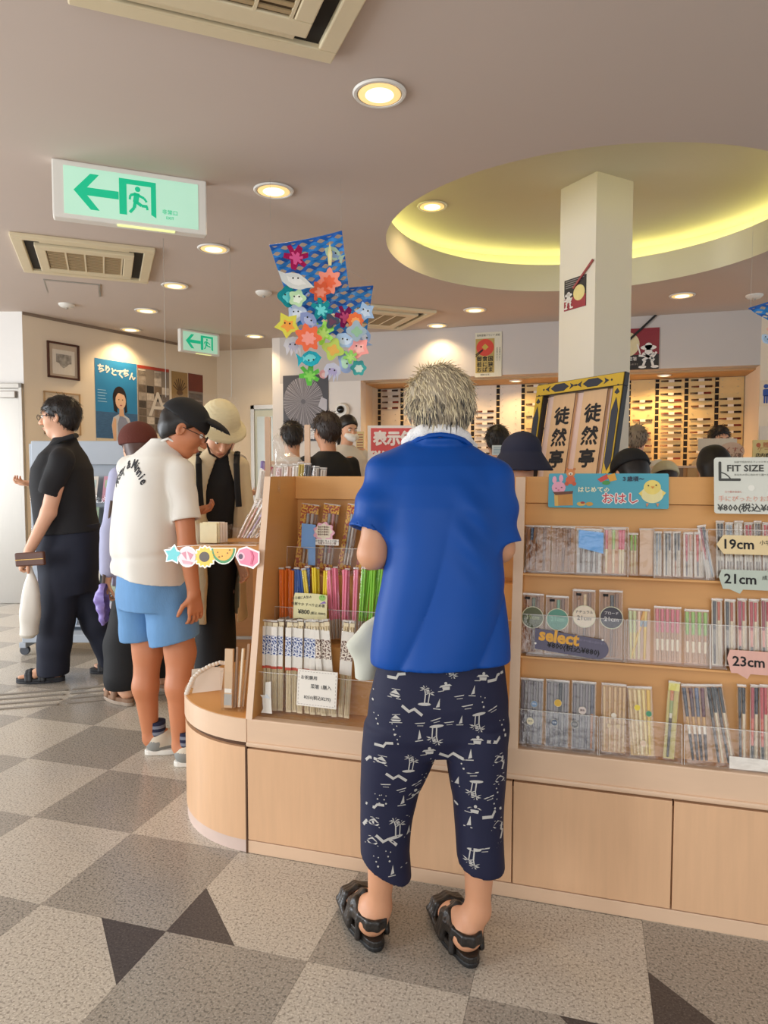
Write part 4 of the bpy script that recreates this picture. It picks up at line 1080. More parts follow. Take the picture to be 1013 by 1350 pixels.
# denim shorts
DEN = mat('blue_denim', '#6492c0', .8, var=.12, scale=40, bump=.15, bscale=300, stretch=(1, 1, .3))
S = SDF((-.34, -.36, .48), (.34, .36, 1.02), .0055)
S.loft([(L(196, py)[2], L(cx, py)[0], 0, a, b_) for py, cx, a, b_ in ((740, 197, .17, .125), (765, 198, .190, .135), (800, 201, .185, .135))], .03, yaw=fy)
S.chain([L(183, 785, 3.34), L(184, 830, 3.34), L(186, 860, 3.34)], [.105, .094, .096], .02); S.chain([L(222, 785, 3.24), L(228, 830, 3.22), L(232, 868, 3.21)], [.115, .112, .112], .02)
S.wobble(folds(.005, 9, 20, .5)); 
def hem2(x, y, z):
    za, zb = L(186, 842, 3.34)[2], L(230, 846, 3.21)[2]
    return np.where(x < L(206, 845)[0], za - z + .08 * (x - L(186, 842)[0]), zb - z - .22 * (x - L(230, 846)[0]) * -1.0) * np.ones_like(y)
S.field(hem2); S.cone(L(186, 820, 3.34), L(187, 880, 3.34), .078, .084, 0, True); S.cone(L(230, 825, 3.215), L(233, 885, 3.21), .084, .095, 0, True)
sh = S.mesh('shorts', DEN, boy)
NAVYS = mat('navy_sock', '#1f2440', .9, var=.1); GREYS = mat('grey_sock_stripe', '#7d8392', .9)
for an, hh, tt in ((a1, h1, t1), (a2, h2, t2)):
    f_, r_, l_ = foot_frame(hh, tt); base_ = np.array([hh[0], hh[1], .085]) + f_ * .048
    b = MB(); top = base_ + (np.array(an) - base_) / max(1e-6, an[2] - .085) * .06 if an[2] > .1 else base_ + np.array([0, 0, .06])
    st = []
    for k in range(5):
        t_ = k / 4; b2 = MB().tube([base_ + (top - base_) * t_, base_ + (top - base_) * (t_ + .26)], [.041, .041], 16); st.append(b2)
    m_ = MB()
    for k, b2 in enumerate(st): m_.mi = 1 if k in (1, 3) else 0; m_.add(b2.v, b2.f)
    m_.build('sock', [NAVYS, GREYS], boy, smooth=True)
SNU = mat('sneaker_cream', '#d8d0bd', .7, var=.06); SNP = mat('sneaker_grey', '#8f918d', .8); SNS = mat('sneaker_sole', '#e8e5dc', .6); SNL = mat('lace_tan', '#b59a6a', .8)
sneaker(boy, h1, t1, 1, SNU, SNS, SNP, SNL); sneaker(boy, h2, t2, -1, SNU, SNS, SNP, SNL)

# ------------------------------------------------------------------ the man in black walking out at left
K0 = (-2.06, 4.56)
blk = person('man in glasses, black shirt and dark navy trousers walking left with a shopping bag', K0)
L = lambda px, py, d=4.56: LC(px, py, d, K0)
S = SDF((-.52, -.40, -.01), (.46, .40, 1.92), .0065)
hF, tF = np.array((-2.10, 4.50)) - K0, np.array((-2.37, 4.46)) - K0
hB, tB = np.array((-1.735, 4.72)) - K0, np.array((-1.985, 4.68)) - K0
aF, aB = L(76, 884, 4.50), L(153, 866, 4.71)
S.chain([L(88, 765, 4.50), L(76, 830, 4.48), L(72, 860, 4.5), aF], [.10, .065, .055, .038], .03)
S.chain([L(98, 765, 4.62), L(128, 822, 4.66), L(143, 848, 4.69), aB], [.10, .065, .055, .038], .03)
foot_sdf(S, hF, tF, aF, 1); foot_sdf(S, hB, tB, aB, -1)
S.loft(rows_px(L, 4.56, [(740, 60, 120, .14, 0), (690, 58, 116, .14, 0), (640, 56, 112, .15, 0), (610, 60, 108, .15, 0), (592, 70, 100, .09, 0)]), .03)
sL, eL, wL = L(82, 606, 4.36), L(64, 676, 4.33), L(38, 727, 4.30)
S.chain([sL, eL, wL], [.055, .045, .031], .02); hand_sdf(S, wL, (-.55, .05, -.75), (.55, .65, -.45), 1, .19, 1.0)
S.chain([L(80, 606, 4.75), L(72, 660, 4.80), L(46, 638, 4.80)], [.055, .045, .03], .02); hand_sdf(S, L(46, 638, 4.80), (-1, -.05, .1), (.1, -.2, 1), -1, .18, .7)
hc = L(79, 551, 4.56); hR = rotm((-1, -.06, -.04)); hs = 1.12
S.chain([L(85, 600, 4.56), L(84, 575, 4.56), hc], [.066, .060, .06], .03)
W = head_sdf(S, hc, hR, hs); S.mesh('body', SKIN_B, blk)
eyes(W, hR, hs, blk); face_bits(W, hR, hs, blk, BLK_HAIR, LIP); glasses(W, hs, blk, BLACK); cap_ = short_hair(W, hR, hs * 1.04, BLK_HAIR, blk, 8, amp=.003, front=.75); strands(cap_, 900, .030, [BLK_HAIR, BROWN_HAIR], blk, 3, W(0, -.01, .02), lift=.04, jit=.22)
S = SDF((-.42, -.40, .86), (.40, .40, 1.66), .0065)
S.loft(rows_px(L, 4.56, [(712, 52, 131, .185, 0), (699, 51, 129.5, .185, 0), (674, 48, 123.5, .19, 0), (640, 46, 120.5, .20, 0), (618, 49, 118, .205, 0), (600, 58, 109, .185, 0), (586, 68, 101, .11, 0), (577, 72, 98, .075, 0)]), .02)
S.cone(L(82, 594, 4.5), sL, .06, .07, .03); S.cone(L(82, 594, 4.6), L(80, 606, 4.75), .06, .07, .03)
S.wobble(folds(.007, 15, 14, .5, 1.0, .8)); S.clip((0, 0, L(90, 702)[2]), (.05, 0, -1))
for e0, e1 in ((sL, L(64.5, 652, 4.335)), (L(80, 606, 4.75), L(74, 645, 4.79))):
    T = S.twin(); ax = (e1 - e0) / np.linalg.norm(e1 - e0); T.chain([e0, e1 + ax * .05], [.072, .068], .03); T.wobble(folds(.006, 18, 35, .6)); T.clip(e1, ax); T.cone(e1 - ax * .04, e1 + ax * .05, .05, .062, 0, True); S.merge(T, .025)
ks = S.mesh('shirt', CLOTH_BLK2, blk, relax=1)
MB().tube([L(66, 590, 4.46), L(80, 580, 4.44), L(96, 575, 4.47), L(101, 574, 4.56), L(96, 575, 4.65), L(80, 580, 4.68), L(66, 590, 4.66)], .013, 8, flat=1.3).build('collar', CLOTH_BLK2, ks, smooth=True)
S = SDF((-.46, -.34, .03), (.46, .34, 1.10), .0065)
S.loft(rows_px(L, 4.56, [(690, 56, 128, .165, 0), (720, 53, 129, .175, 0), (750, 54, 128, .17, 0), (780, 56, 122, .15, 0)]), .03)
S.chain([L(80, 765, 4.50), L(75, 815, 4.49), L(72, 850, 4.49), L(70, 897, 4.5)], [.125, .108, .100, .095], .03); S.chain([L(104, 765, 4.62), L(129, 820, 4.66), L(142, 848, 4.69), L(151, 880, 4.71)], [.125, .100, .092, .085], .03)
S.wobble(folds(.006, 25, 22, .6)); S.clip((0, 0, .045), (0, 0, -1))
S.mesh('trousers', mat('dark_navy_twill', '#1a1e2e', .8, var=.15), blk)
DSOLE = mat('dark_grey_sole', '#2a2b2f', .7); DSTR = mat('dark_grey_strap', '#26272a', .6)
sandal(blk, hF, tF, 1, DSOLE, DSTR, style='slide'); sandal(blk, hB, tB, -1, DSOLE, DSTR, style='slide')
kw = lambda p: (Vector(blk.location) + Matrix.Rotation(YAW, 3, 'Z') @ Vector(p))
wl_ = thing('long_wallet', 'brown leather long wallet gripped in the hand of the man in black', 'wallet', kw(L(40, 737, 4.262)), (0, math.radians(-4), YAW - .1))
MB().box(-.095, -.013, -.042, .095, .013, .042).build('cover', mat('brown_leather', '#5a3524', .45, var=.15), wl_, bevel=.008); MB().box(-.092, -.0145, -.003, .092, -.012, .001).build('zip', mat('brass', '#b08a4a', .3, metal=.8), wl_)
pb = thing('shopping_bag', 'white plastic shopping bag hanging from the hand of the man in black', 'bag', blk.location, YAW)
S = SDF((-.50, -.46, .20), (-.02, -.10, .80), .0055)
S.loft(rows_px(L, 4.30, [(748, 38, 42, .010, -.26), (765, 34, 47, .025, -.26), (785, 30, 52, .045, -.26), (815, 27, 53, .055, -.26), (836, 26.5, 50, .05, -.26), (840, 28, 44, .03, -.26)]), .008, p=2.2); S.wobble(folds(.007, 19, 45, .4, 1.0, .1))
S.mesh('pouch', mat('white_polythene', '#e4ded2', .4, var=.04), pb)
MB().tube([L(36, 768, 4.30), L(37, 752, 4.30), L(38, 742, 4.30), L(42, 752, 4.30), L(46, 770, 4.30)], .005, 8).build('handle', mat('white_polythene', '#e4ded2'), pb, smooth=True)

# ------------------------------------------------------------------ the woman in the cream hat
F0 = (-.91, 3.78)
wom = person('woman in a cream straw hat, long cream cardigan and black dress, looking down', F0)
L = lambda px, py, d=3.78: LC(px, py, d, F0)
S = SDF((-.34, -.42, -.01), (.34, .30, 1.76), .0065)
for px, s_ in ((279, -1), (291, 1)):
    S.chain([L(px, 780), L(px, 860), (L(px, 860)[0], -.01, .08)], [.07, .05, .036], .03); hh = (L(px, 860)[0], .03); tt = (L(px, 860)[0] + .06, -.20); foot_sdf(S, hh, tt, (hh[0], 0, .1), s_, toes=False)
S.loft(rows_px(L, 3.78, [(780, 262, 306, .10, 0), (690, 262, 310, .095, 0), (640, 258, 314, .10, 0), (612, 258, 316, .085, 0), (598, 272, 304, .06, 0)]), .03)
sR, sLf = L(261, 614), L(315, 616)
S.chain([sR, L(256, 680, 3.74), L(272, 715, 3.55)], [.045, .036, .026], .02); hand_sdf(S, L(272, 715, 3.55), (.7, -.4, .1), (0, -.2, -1), 1, .16, .6)
wq = L(316, 738, 3.72); S.chain([sLf, L(322, 680, 3.76), wq], [.045, .036, .026], .02); hand_sdf(S, wq, (.35, -.35, -.75), (-.6, -.5, .2), -1, .17, .5)
hc = L(288, 573, 3.70); hR = rotm((.42, -.66, -.60)); hs = .98
S.chain([L(288, 606), L(288, 590, 3.76), hc], [.055, .048, .05], .03); W = head_sdf(S, hc, hR, hs); S.mesh('body', SKIN_B, wom)
eyes(W, hR, hs, wom); face_bits(W, hR, hs, wom, BROWN_HAIR, LIP); short_hair(W, hR, hs * 1.03, BROWN_HAIR, wom, 4)
MB().tube([W(-.07, .04, -.03), W(-.05, .07, -.075), W(0, .085, -.10), W(.05, .07, -.075), W(.07, .04, -.03)], [.005, .006, .006, .006, .005], 8).build('chin_strap', BROWN_HAIR, wom, smooth=True)
STRAW = mat('cream_straw', '#e6d9b0', .9, var=.08, scale=50, bump=.6, bscale=120, stretch=(1, 1, 6))
S = SDF(np.array(hc) - .27, np.array(hc) + .27, .005)
S.ell(W(0, -.02, .078), (.102, .116, .112), hR, 0); S.clip(W(0, 0, .05), -(hR @ np.array([0, 0, 1.0])))
T = S.twin(); T.ell(W(0, -.012, .045), (.142, .155, .045), hR, 0); T.ell(W(0, -.012, .006), (.19, .20, .055), hR, 0, True); S.merge(T, .02)
S.ell(W(0, 0, .03), (.084, .102, .09), hR, 0, True)
def ribs(x, y, z): 
    v = (x - hc[0]) * hR[0, 2] + (y - hc[1]) * hR[1, 2] + (z - hc[2]) * hR[2, 2]; return .0012 * np.sin(v * 420)
S.wobble(ribs); hatm = S.mesh('hat', STRAW, wom)
MB().box(-.008, -.004, -.018, .008, .004, .018).build('hat_tab', CLOTH_BLK, hatm, loc=W(.106, .03, .05), rot=Matrix(hR.tolist()).to_euler())
S = SDF((-.30, -.26, .10), (.32, .26, 1.50), .0065)
S.loft(rows_px(L, 3.78, [(880, 258, 310, .13, 0), (800, 260, 309, .13, 0), (700, 259, 313, .115, 0), (640, 256, 316, .12, 0), (612, 257, 317, .10, 0), (600, 268, 308, .075, 0), (592, 276, 300, .06, 0)]), .02); S.wobble(folds(.005, 41, 20, .4)); S.clip((0, 0, .16), (0, 0, -1))
S.mesh('dress', CLOTH_BLK, wom)
S = SDF((-.36, -.36, .35), (.40, .28, 1.52), .006)
S.loft(rows_px(L, 3.78, [(815, 246, 326, .17, 0), (740, 250, 322, .155, 0), (690, 253, 320, .14, 0), (640, 251, 322, .14, 0), (612, 252, 322, .118, 0), (600, 264, 312, .09, 0), (591, 274, 302, .075, 0)]), .02)
def opening(x, y, z):     # open down the front, wider towards the waist
    w = np.interp(z.ravel(), [.4, .75, 1.05, 1.25, 1.45], [.075, .075, .085, .075, .03]).reshape(z.shape)
    return np.where(y < 0, w - np.abs(x - .055), -1) * np.ones_like(x + y + z)
S.field(opening); S.loft(rows_px(L, 3.78, [(830, 252, 320, .148, 0), (700, 258, 315, .122, 0), (640, 256, 317, .124, 0), (606, 262, 313, .10, 0)]), 0, cut=True)
for e0, e1, e2 in ((sR, L(256, 680, 3.74), L(272, 715, 3.55)), (sLf, L(322, 680, 3.76), L(317, 732, 3.72))):
    S.chain([e0, e1, e2 + (e1 - e2) * .12], [.060, .056, .048], .02)
S.wobble(folds(.004, 44, 25, .4))
S.mesh('cardigan', mat('cream_knit', '#d8c6a2', .9, var=.08, scale=30, bump=.3, bscale=200), wom)
for px in (262, 312): MB().tube([L(px, 600, 3.72), L(px + 1, 596, 3.78), L(px, 612, 3.63), L(px + 1, 640, 3.61), L(px + 3, 668, 3.63)], .016, 8, flat=.4).build('bag_strap', CLOTH_BLK, wom, smooth=True)

# ------------------------------------------------------------------ the woman in the maroon cap, behind the boy
M0 = (-1.53, 4.12)
wm2 = person('woman in a maroon knit cap, lavender top and wide black trousers behind the boy', M0)
L = lambda px, py, d=4.12: LC(px, py, d, M0)
S = SDF((-.42, -.32, -.01), (.36, .40, 1.70), .007)
hA, tA = np.array((-1.475, 4.00)) - M0, np.array((-1.675, 4.18)) - M0
hB2, tB2 = np.array((-1.345, 4.27)) - M0, np.array((-1.54, 4.44)) - M0
S.chain([L(176, 790), L(172, 850), (hA[0] - .03, hA[1] + .03, .13)], [.09, .06, .036], .03); foot_sdf(S, hA, tA, (hA[0] - .03, hA[1] + .03, .14), 1, st=.04)
S.chain([L(190, 790, 4.2), L(207, 850, 4.25), (hB2[0] - .03, hB2[1] + .03, .13)], [.09, .06, .036], .03); foot_sdf(S, hB2, tB2, (hB2[0] - .03, hB2[1] + .03, .14), -1, st=.04)
S.loft(rows_px(L, 4.12, [(800, 158, 204, .11, 0), (700, 158, 200, .10, 0), (640, 156, 202, .11, 0), (620, 158, 200, .10, 0)]), .03)
S.chain([L(160, 628, 4.05), L(148, 700, 4.02), L(141, 765, 3.98)], [.045, .036, .026], .02); hand_sdf(S, L(141, 765, 3.98), (-.1, .2, -1), (.8, .5, 0), 1, .165, .7)
S.chain([L(198, 628, 4.2), L(205, 700, 4.22), L(198, 760, 4.2)], [.045, .036, .026], .02); hand_sdf(S, L(198, 760, 4.2), (-.1, .2, -1), (-.8, .5, 0), -1, .165, .5)
hc = L(181, 590, 4.12); hR = rotm((-.6, .75, -.15)); S.chain([L(180, 622), L(181, 605), hc], [.055, .048, .05], .03); W = head_sdf(S, hc, hR, 1.0, fine=False); S.mesh('body', SKIN_B, wm2)
eyes(W, hR, 1, wm2); face_bits(W, hR, 1, wm2, BROWN_HAIR, LIP)
S = SDF(np.array(hc) - np.array([.2, .2, .42]), np.array(hc) + .2, .006); S.ell(W(0, -.02, .03), (.09, .11, .095), hR, 0); S.chain([W(0, -.05, -.02), W(0, -.06, -.12), W(-.06, -.075, -.30)], [.08, .075, .04], .03); S.clip(W(0, .05, 0), hR @ np.array([0, 1.0, -.2])); S.wobble(folds(.003, 3, 70, .4)); S.mesh('hair', mat('hair_red_brown', '#4a2a1c', .5, var=.2, scale=30), wm2)
S = SDF(np.array(hc) - .2, np.array(hc) + .2, .0055); S.ell(W(0, -.02, .045), (.108, .128, .105), hR, 0); S.clip(W(0, 0, .015), -(hR @ np.array([0, -.1, 1.0]))); S.mesh('cap', mat('maroon_knit', '#5e2c22', .95, var=.12, bump=.4, bscale=150), wm2)
S = SDF((-.34, -.30, .70), (.34, .34, 1.5), .0065)
S.loft(rows_px(L, 4.12, [(785, 150, 208, .155, 0), (700, 151, 206, .14, 0), (650, 150, 207, .14, 0), (622, 155, 203, .12, 0), (610, 168, 193, .07, 0)]), .02)
for pts in ([L(158, 628, 4.05), L(147, 700, 4.02), L(142, 752, 3.98)], [L(200, 628, 4.2), L(206, 700, 4.22), L(199, 745, 4.2)]): S.chain(pts, [.062, .056, .05], .02)
S.wobble(folds(.005, 61, 20, .5)); S.clip((0, 0, L(180, 783)[2]), (0, 0, -1)); S.mesh('top', mat('lavender_cotton', '#aeb0cc', .85, var=.05), wm2)
S = SDF((-.36, -.36, .05), (.40, .42, 1.0), .0065)
S.loft(rows_px(L, 4.12, [(765, 156, 206, .13, 0), (800, 155, 208, .14, 0)]), .03); S.chain([L(174, 800), L(166, 850), (hA[0] - .05, hA[1] + .04, .16)], [.12, .12, .115], .03); S.chain([L(190, 800, 4.2), L(205, 850, 4.25), (hB2[0] - .05, hB2[1] + .03, .15)], [.12, .11, .11], .03)
S.wobble(folds(.006, 71, 22, .4)); S.clip((0, 0, .10), (0, 0, -1)); S.mesh('trousers', CLOTH_BLK, wm2)
TAN = mat('tan_suede', '#8a6a52', .8, var=.1); TANS = mat('taupe_sole', '#a08f7e', .7)
sandal(wm2, hA, tA, 1, TANS, TAN, st=.042, style='slide'); sandal(wm2, hB2, tB2, -1, TANS, TAN, st=.042, style='slide')
# purple gathered bag on her arm
wp = lambda p, o: (Vector(o.location) + Matrix.Rotation(YAW, 3, 'Z') @ Vector(p))
pu = thing('drawstring_bag', 'small purple gathered bag hanging on a brown strap behind the boy', 'bag', wm2.location, YAW)
S = SDF((-.36, -.40, .38), (-.04, -.06, .86), .005)
S.loft(rows_px(L, 3.93, [(770, 131, 142, .025, -.20), (785, 127, 147, .045, -.20), (800, 128, 147, .05, -.20), (818, 131, 143, .035, -.20), (824, 134, 140, .015, -.20)]), .008, p=2); S.wobble(folds(.010, 29, 75, .8)); S.mesh('pouch', mat('purple_satin', '#8f7fc4', .45, var=.2, scale=30), pu)
MB().tube([L(136, 772, 3.93), L(139, 740, 3.96), L(142, 700, 3.98), L(147, 660, 3.97)], [.010, .010, .010, .008], 8, flat=.4).build('strap', mat('brown_strap', '#4a3528', .6), pu, smooth=True)

# ------------------------------------------------------------------ people beyond the counter
def bystander(label, px, py, d, fwd, top_m, hair_m, s=1.0, low_m=CLOTH_BLK, hair='short', hat=None, hat_m=None, skinm=SKIN_B, mask=False, bag=None, seed=1, tw=.20):
    """px, py: middle of the head at camera depth d"""
    base = ((px - 506.5) / 920 * d, d); o = person(label, base); q = LC(px, py, d, base); hz = q[2]
    f = np.array([fwd[0], fwd[1], 0.0]); f /= np.linalg.norm(f); yw = math.atan2(-f[0], f[1]); r_ = np.array([f[1], -f[0], 0])
    z = lambda a, b_, c: r_ * a + f * b_ + np.array([0, 0, c])
    k = hz / 1.55
    S = SDF((-.38, -.38, -.01), (.38, .38, hz + .24), .0095); hc = np.array([0, 0, hz]) + f * .03; hR = rotm(fwd)
    for q_ in (-1, 1):
        S.chain([z(q_ * .09, 0, .85 * k), z(q_ * .09, 0, .45 * k), z(q_ * .09, -.02, .08)], [.085, .055, .036], .03); foot_sdf(S, z(q_ * .09, -.06, 0)[:2], z(q_ * .11, .18, 0)[:2], z(q_ * .09, -.02, .1), q_, st=.02, toes=False)
        S.chain([z(q_ * tw * .88, 0, hz - .22), z(q_ * (tw + .03), -.02, hz - .50), z(q_ * .12, .22, hz - .52)], [.048, .04, .028], .02); hand_sdf(S, z(q_ * .12, .22, hz - .52), f + np.array([0, 0, .1]) - r_ * q_ * .4, (0, 0, 1), -q_, .17, .6)
    S.loft([(.85 * k, 0, 0, .15, .10), (hz - .45, 0, 0, .14, .095), (hz - .25, 0, 0, tw * .85, .09), (hz - .18, 0, 0, .08, .06)], .03, yaw=yw)
    S.chain([z(0, 0, hz - .2), hc], [.058, .052], .03); W = head_sdf(S, hc, hR, s, fine=False); S.mesh('body', skinm, o)
    eyes(W, hR, s, o); face_bits(W, hR, s, o, hair_m, LIP)
    if hair == 'short' and hat: short_hair(W, hR, s * .97, hair_m, o, seed, h=.008, amp=.001)
    elif hair == 'short': strands(short_hair(W, hR, s * 1.03, hair_m, o, seed, h=.008, amp=.003), 420, .035, [hair_m, BROWN_HAIR if hair_m is not GRYC else hair_m], o, seed, W(0, -.01, .02), lift=.05, jit=.25, w=.0024)
    elif hair == 'long':
        T = SDF(hc - np.array([.2, .2, .40]), hc + .2, .008); T.ell(W(0, -.016, .036), (.09 * s, .108 * s, .098 * s), hR, .01); T.chain([W(0, -.05, -.02), W(0, -.06, -.14), W(0, -.07, -.25)], [.085, .085, .07], .03)
        T.ell(W(0, .085, -.04), (.062, .06, .085), hR, .01, True); T.wobble(folds(.003, seed, 70, .4)); T.mesh('hair', hair_m, o)
    elif hair == 'tail':
        short_hair(W, hR, s * 1.03, hair_m, o, seed, h=.008); MB().tube([W(0, -.10, .02), W(0, -.14, .0), W(0, -.14, -.10), W(0, -.12, -.19)], [.02, .032, .03, .008], 10).build('ponytail', hair_m, o, smooth=True)
    T = SDF((-.40, -.38, .70 * k), (.40, .38, hz + .02), .009)
    T.loft([(.80 * k, 0, 0, .185, .135), (hz - .45, 0, 0, .18, .13), (hz - .28, 0, 0, tw, .118), (hz - .20, 0, 0, tw * .75, .09), (hz - .145, 0, 0, .07, .065)], .02, yaw=yw)
    for q_ in (-1, 1): T.chain([z(q_ * tw * .9, 0, hz - .235), z(q_ * (tw + .03), -.02, hz - .48)], [.062, .060], .03)
    T.wobble(folds(.005, seed + 3, 18, .5)); T.clip((0, 0, .82 * k), (0, 0, -1)); T.mesh('top', top_m, o)
    T = SDF((-.3, -.3, .05), (.3, .3, .95 * k + .1), .010)
    T.loft([(.80 * k, 0, 0, .165, .115), (.92 * k, 0, 0, .16, .11)], .03, yaw=yw)
    for q_ in (-1, 1): T.chain([z(q_ * .09, 0, .83 * k), z(q_ * .09, 0, .45 * k), z(q_ * .095, -.02, .10)], [.10, .085, .075], .02)
    T.mesh('trousers', low_m, o)
    for q_ in (-1, 1): MB().prism([(x, y) for x, y in sole_poly(.25)], 0, .07).build('shoe', BLACK, o, bevel=.02, loc=z(q_ * .09, -.06, 0), rot=(0, 0, yw))
    if hat:
        T = SDF(hc - .26, hc + .26, .006)
        if hat == 'bucket': 
            T.ell(W(0, -.012, .045), (.098 * s, .115 * s, .092 * s), hR, 0); T.clip(W(0, 0, .01), -hR[:, 2])
            U = T.twin(); U.loft([(hc[2] - .055, hc[0], hc[1], .160, .170), (hc[2] + .035, hc[0], hc[1], .100, .116)], 0, p=2, yaw=yw); U.loft([(hc[2] - .065, hc[0], hc[1], .152, .162), (hc[2] + .02, hc[0], hc[1], .092, .108)], 0, p=2, yaw=yw, cut=True); T.merge(U, .006)
        elif hat == 'cap':
            T.ell(W(0, -.012, .042), (.095 * s, .113 * s, .098 * s), hR, 0); T.clip(W(0, 0, .03), -hR[:, 2]); U = T.twin(); U.ell(W(0, .10, .042), (.074, .10, .04), hR, 0); U.ell(W(0, .10, .026), (.09, .13, .044), hR, 0, True); T.merge(U, .004)
        T.mesh('hat', hat_m, o)
    if mask: MB().tube([W(-.055, .06, -.04), W(-.03, .095, -.05), W(0, .112, -.055), W(.03, .095, -.05), W(.055, .06, -.04)], [.02, .036, .04, .036, .02], 10).build('face_mask', WHITE, o, smooth=True)
    if bag: MB().tube([z(.13, -.13, hz - .20), z(.04, -.15, hz - .35), z(-.08, -.15, hz - .55), z(-.17, -.09, hz - .68)], .014, 8, flat=.4).build('bag_strap', bag, o, smooth=True)
    return o
GRYC = mat('white_shirt_cloth', '#d9d2c6', .85, var=.04)
bystander('short-haired man in a white shirt with a shoulder strap, back turned, beyond the wood post', 386, 577, 5.3, (-.2, 1, -.2), GRYC, BLK_HAIR, .98, bag=mat('grey_strap', '#c7bfb4', .8), seed=2)
bystander('dark-haired man in a black jacket beyond the counter, facing the dark poster', 434, 568, 4.9, (-.55, .8, -.1), CLOTH_BLK, BROWN_HAIR, 1.06, skinm=SKIN_C, seed=5)
bystander('staff member in white with a ponytail standing by the round wall camera', 457, 566, 6.6, (.5, -.75, -.25), GRYC, BLK_HAIR, 1.05, hair='tail', mask=True, seed=6)
bystander('person with black hair between the grey-haired man and the navy bucket hat', 656, 583, 5.2, (.1, 1, -.3), mat('dull_pink_cloth', '#b98f86', .85), BLK_HAIR, 1.0, seed=7)
bystander('person in a navy bucket hat right beyond the counter, before the gold frame', 690, 606, 3.45, (-.25, .95, -.25), mat('grey_brown_cloth', '#6e665e', .85), BROWN_HAIR, 1.0, hair='short', hat='bucket', hat_m=mat('navy_canvas', '#22263c', .85, var=.1), seed=8)
bystander('grey-haired person in a white patterned shirt just right of the pillar', 838, 580, 6.2, (.4, .9, -.2), GRYC, mat('hair_ash', '#8a7b68', .6, var=.2), 1.05, seed=9, bag=CLOTH_BLK)
bystander('person in a black cap, only its crown above the counter right of the gold frame', 836, 627, 3.4, (-.2, .9, -.5), CLOTH_BLK2, BLK_HAIR, .95, hat='cap', hat_m=cpm, seed=10)
bystander('person in a cream hat, only its crown showing over the counter top', 878, 633, 4.75, (.2, .9, -.4), GRYC, BROWN_HAIR, .95, hat='cap', hat_m=STRAW, seed=11)
bystander('person with dark hair beside the clear fit-size notice, beyond the counter', 942, 617, 3.9, (.1, 1, -.3), CLOTH_BLK, BLK_HAIR, .95, hair='long', seed=12)
bystander('shop assistant with parted black hair far behind a blank white card', 945, 580, 6.9, (0, -1, -.15), mat('beige_uniform', '#c7ab84', .85), BLK_HAIR, 1.1, hair='short', seed=13)
bystander('person in a white shirt and grey vest, head hidden behind the cream hat', 298, 574, 6.3, (.5, .8, -.2), mat('grey_vest', '#a79c93', .85), BLK_HAIR, .95, seed=15)
# ------------------------------------------------------------------ packets of chopsticks
SLV = clear('clear_sleeve', gloss=.16, rough=.07); ACR = clear('clear_acrylic', gloss=.10, rough=.03); EDGE = clear('acrylic_edge', gloss=.3, rough=.05, body=.45, bodycol='#efe9e0')
INK = mat('ink_black', '#181516', .7); INKB = mat('ink_brown', '#6b3a2a', .7); PAPER = mat('white_paper', '#e9e2d6', .8, var=.03); CARDB = mat('beige_card', '#d8b999', .8, var=.04); KRAFT = mat('kraft_board', '#a8784f', .85, var=.12, scale=30, stretch=(6, 6, .6))
_pc = {}
def pm(c):
    k = 'tint_' + c.strip('#'); return MATS.get(k) or mat(k, c, .42, var=.08, scale=60, stretch=(1, 1, .3))
NAT = '#e6d2a6'
def stick(parent, x0, z0, x1, z1, y, cols, r0=.0026, r1=.0042, n=6, splits=(.55,), name='chopstick'):
    """tapering stick from tip (x0,z0) to handle (x1,z1); colours run from tip to handle"""
    b = MB(); ts = [0] + list(splits)[:len(cols) - 1] + [1]
    for i in range(len(cols)):
        b.mi = i; a, c = ts[i], ts[i + 1]
        b.tube([(x0 + (x1 - x0) * t, y, z0 + (z1 - z0) * t) for t in (a, c)], [r0 + (r1 - r0) * t for t in (a, c)], n)
    return b.build(name, [pm(c) for c in cols], parent)
def sleeve(parent, w, h, d, seed, name='sleeve'):
    r = random.Random(seed); b = MB(); nx, nz = 4, 7; V = []
    for k in range(nz + 1):
        for i in range(nx + 1):
            e = 0 if i in (0, nx) or k == 0 else r.uniform(-.0035, .0015)
            V.append((-w / 2 + w * i / nx, -d / 2 + e, h * k / nz + (r.uniform(-.003, .003) if k == nz else 0)))
    b.add(V, [(k * (nx + 1) + i, k * (nx + 1) + i + 1, (k + 1) * (nx + 1) + i + 1, (k + 1) * (nx + 1) + i) for k in range(nz) for i in range(nx)])
    b.add([(-w / 2, d / 2, 0), (w / 2, d / 2, 0), (w / 2, d / 2, h), (-w / 2, d / 2, h), (-w / 2, -d / 2, 0), (w / 2, -d / 2, 0), (-w / 2, -d / 2, h), (w / 2, -d / 2, h)], [(0, 3, 2, 1), (4, 0, 1, 5), (4, 6, 3, 0), (5, 1, 2, 7)])
    b.build(name, SLV, parent, smooth=True)
    MB().box(-w / 2, -d / 2 - .0006, h - .006, w / 2, d / 2 + .0006, h).build('seal', EDGE, parent)
def sticker(parent, x, z, y, r, col, txt, tcol, rim='#e8dfc8', size=None):
    s = MB(); s.prism(circle(x, z, r, 24), y - .0012, y, 'y'); s.mi = 1; s.prism(circle(x, z, r * .93, 24), y - .0016, y - .0011, 'y')
    o = s.build('sticker', [pm(rim), pm(col)], parent)
    for k, t in enumerate(txt.split('\n')):
        n = len(txt.split('\n')); sz = (size or r * .62) * (.55 if n > 1 and k == 0 else 1)
        text(t, sz, pm(tcol), o, TX(x, y - .0019, z + (r * .38 if n > 1 and k == 0 else (-r * .15 if n > 1 else 0))), bold=.01)
    return o
TILT = -math.atan(.195)
def bay(px, py, yo=.034): return hit(px, py, (0, CY + yo, BZ), (0, -1, .195))
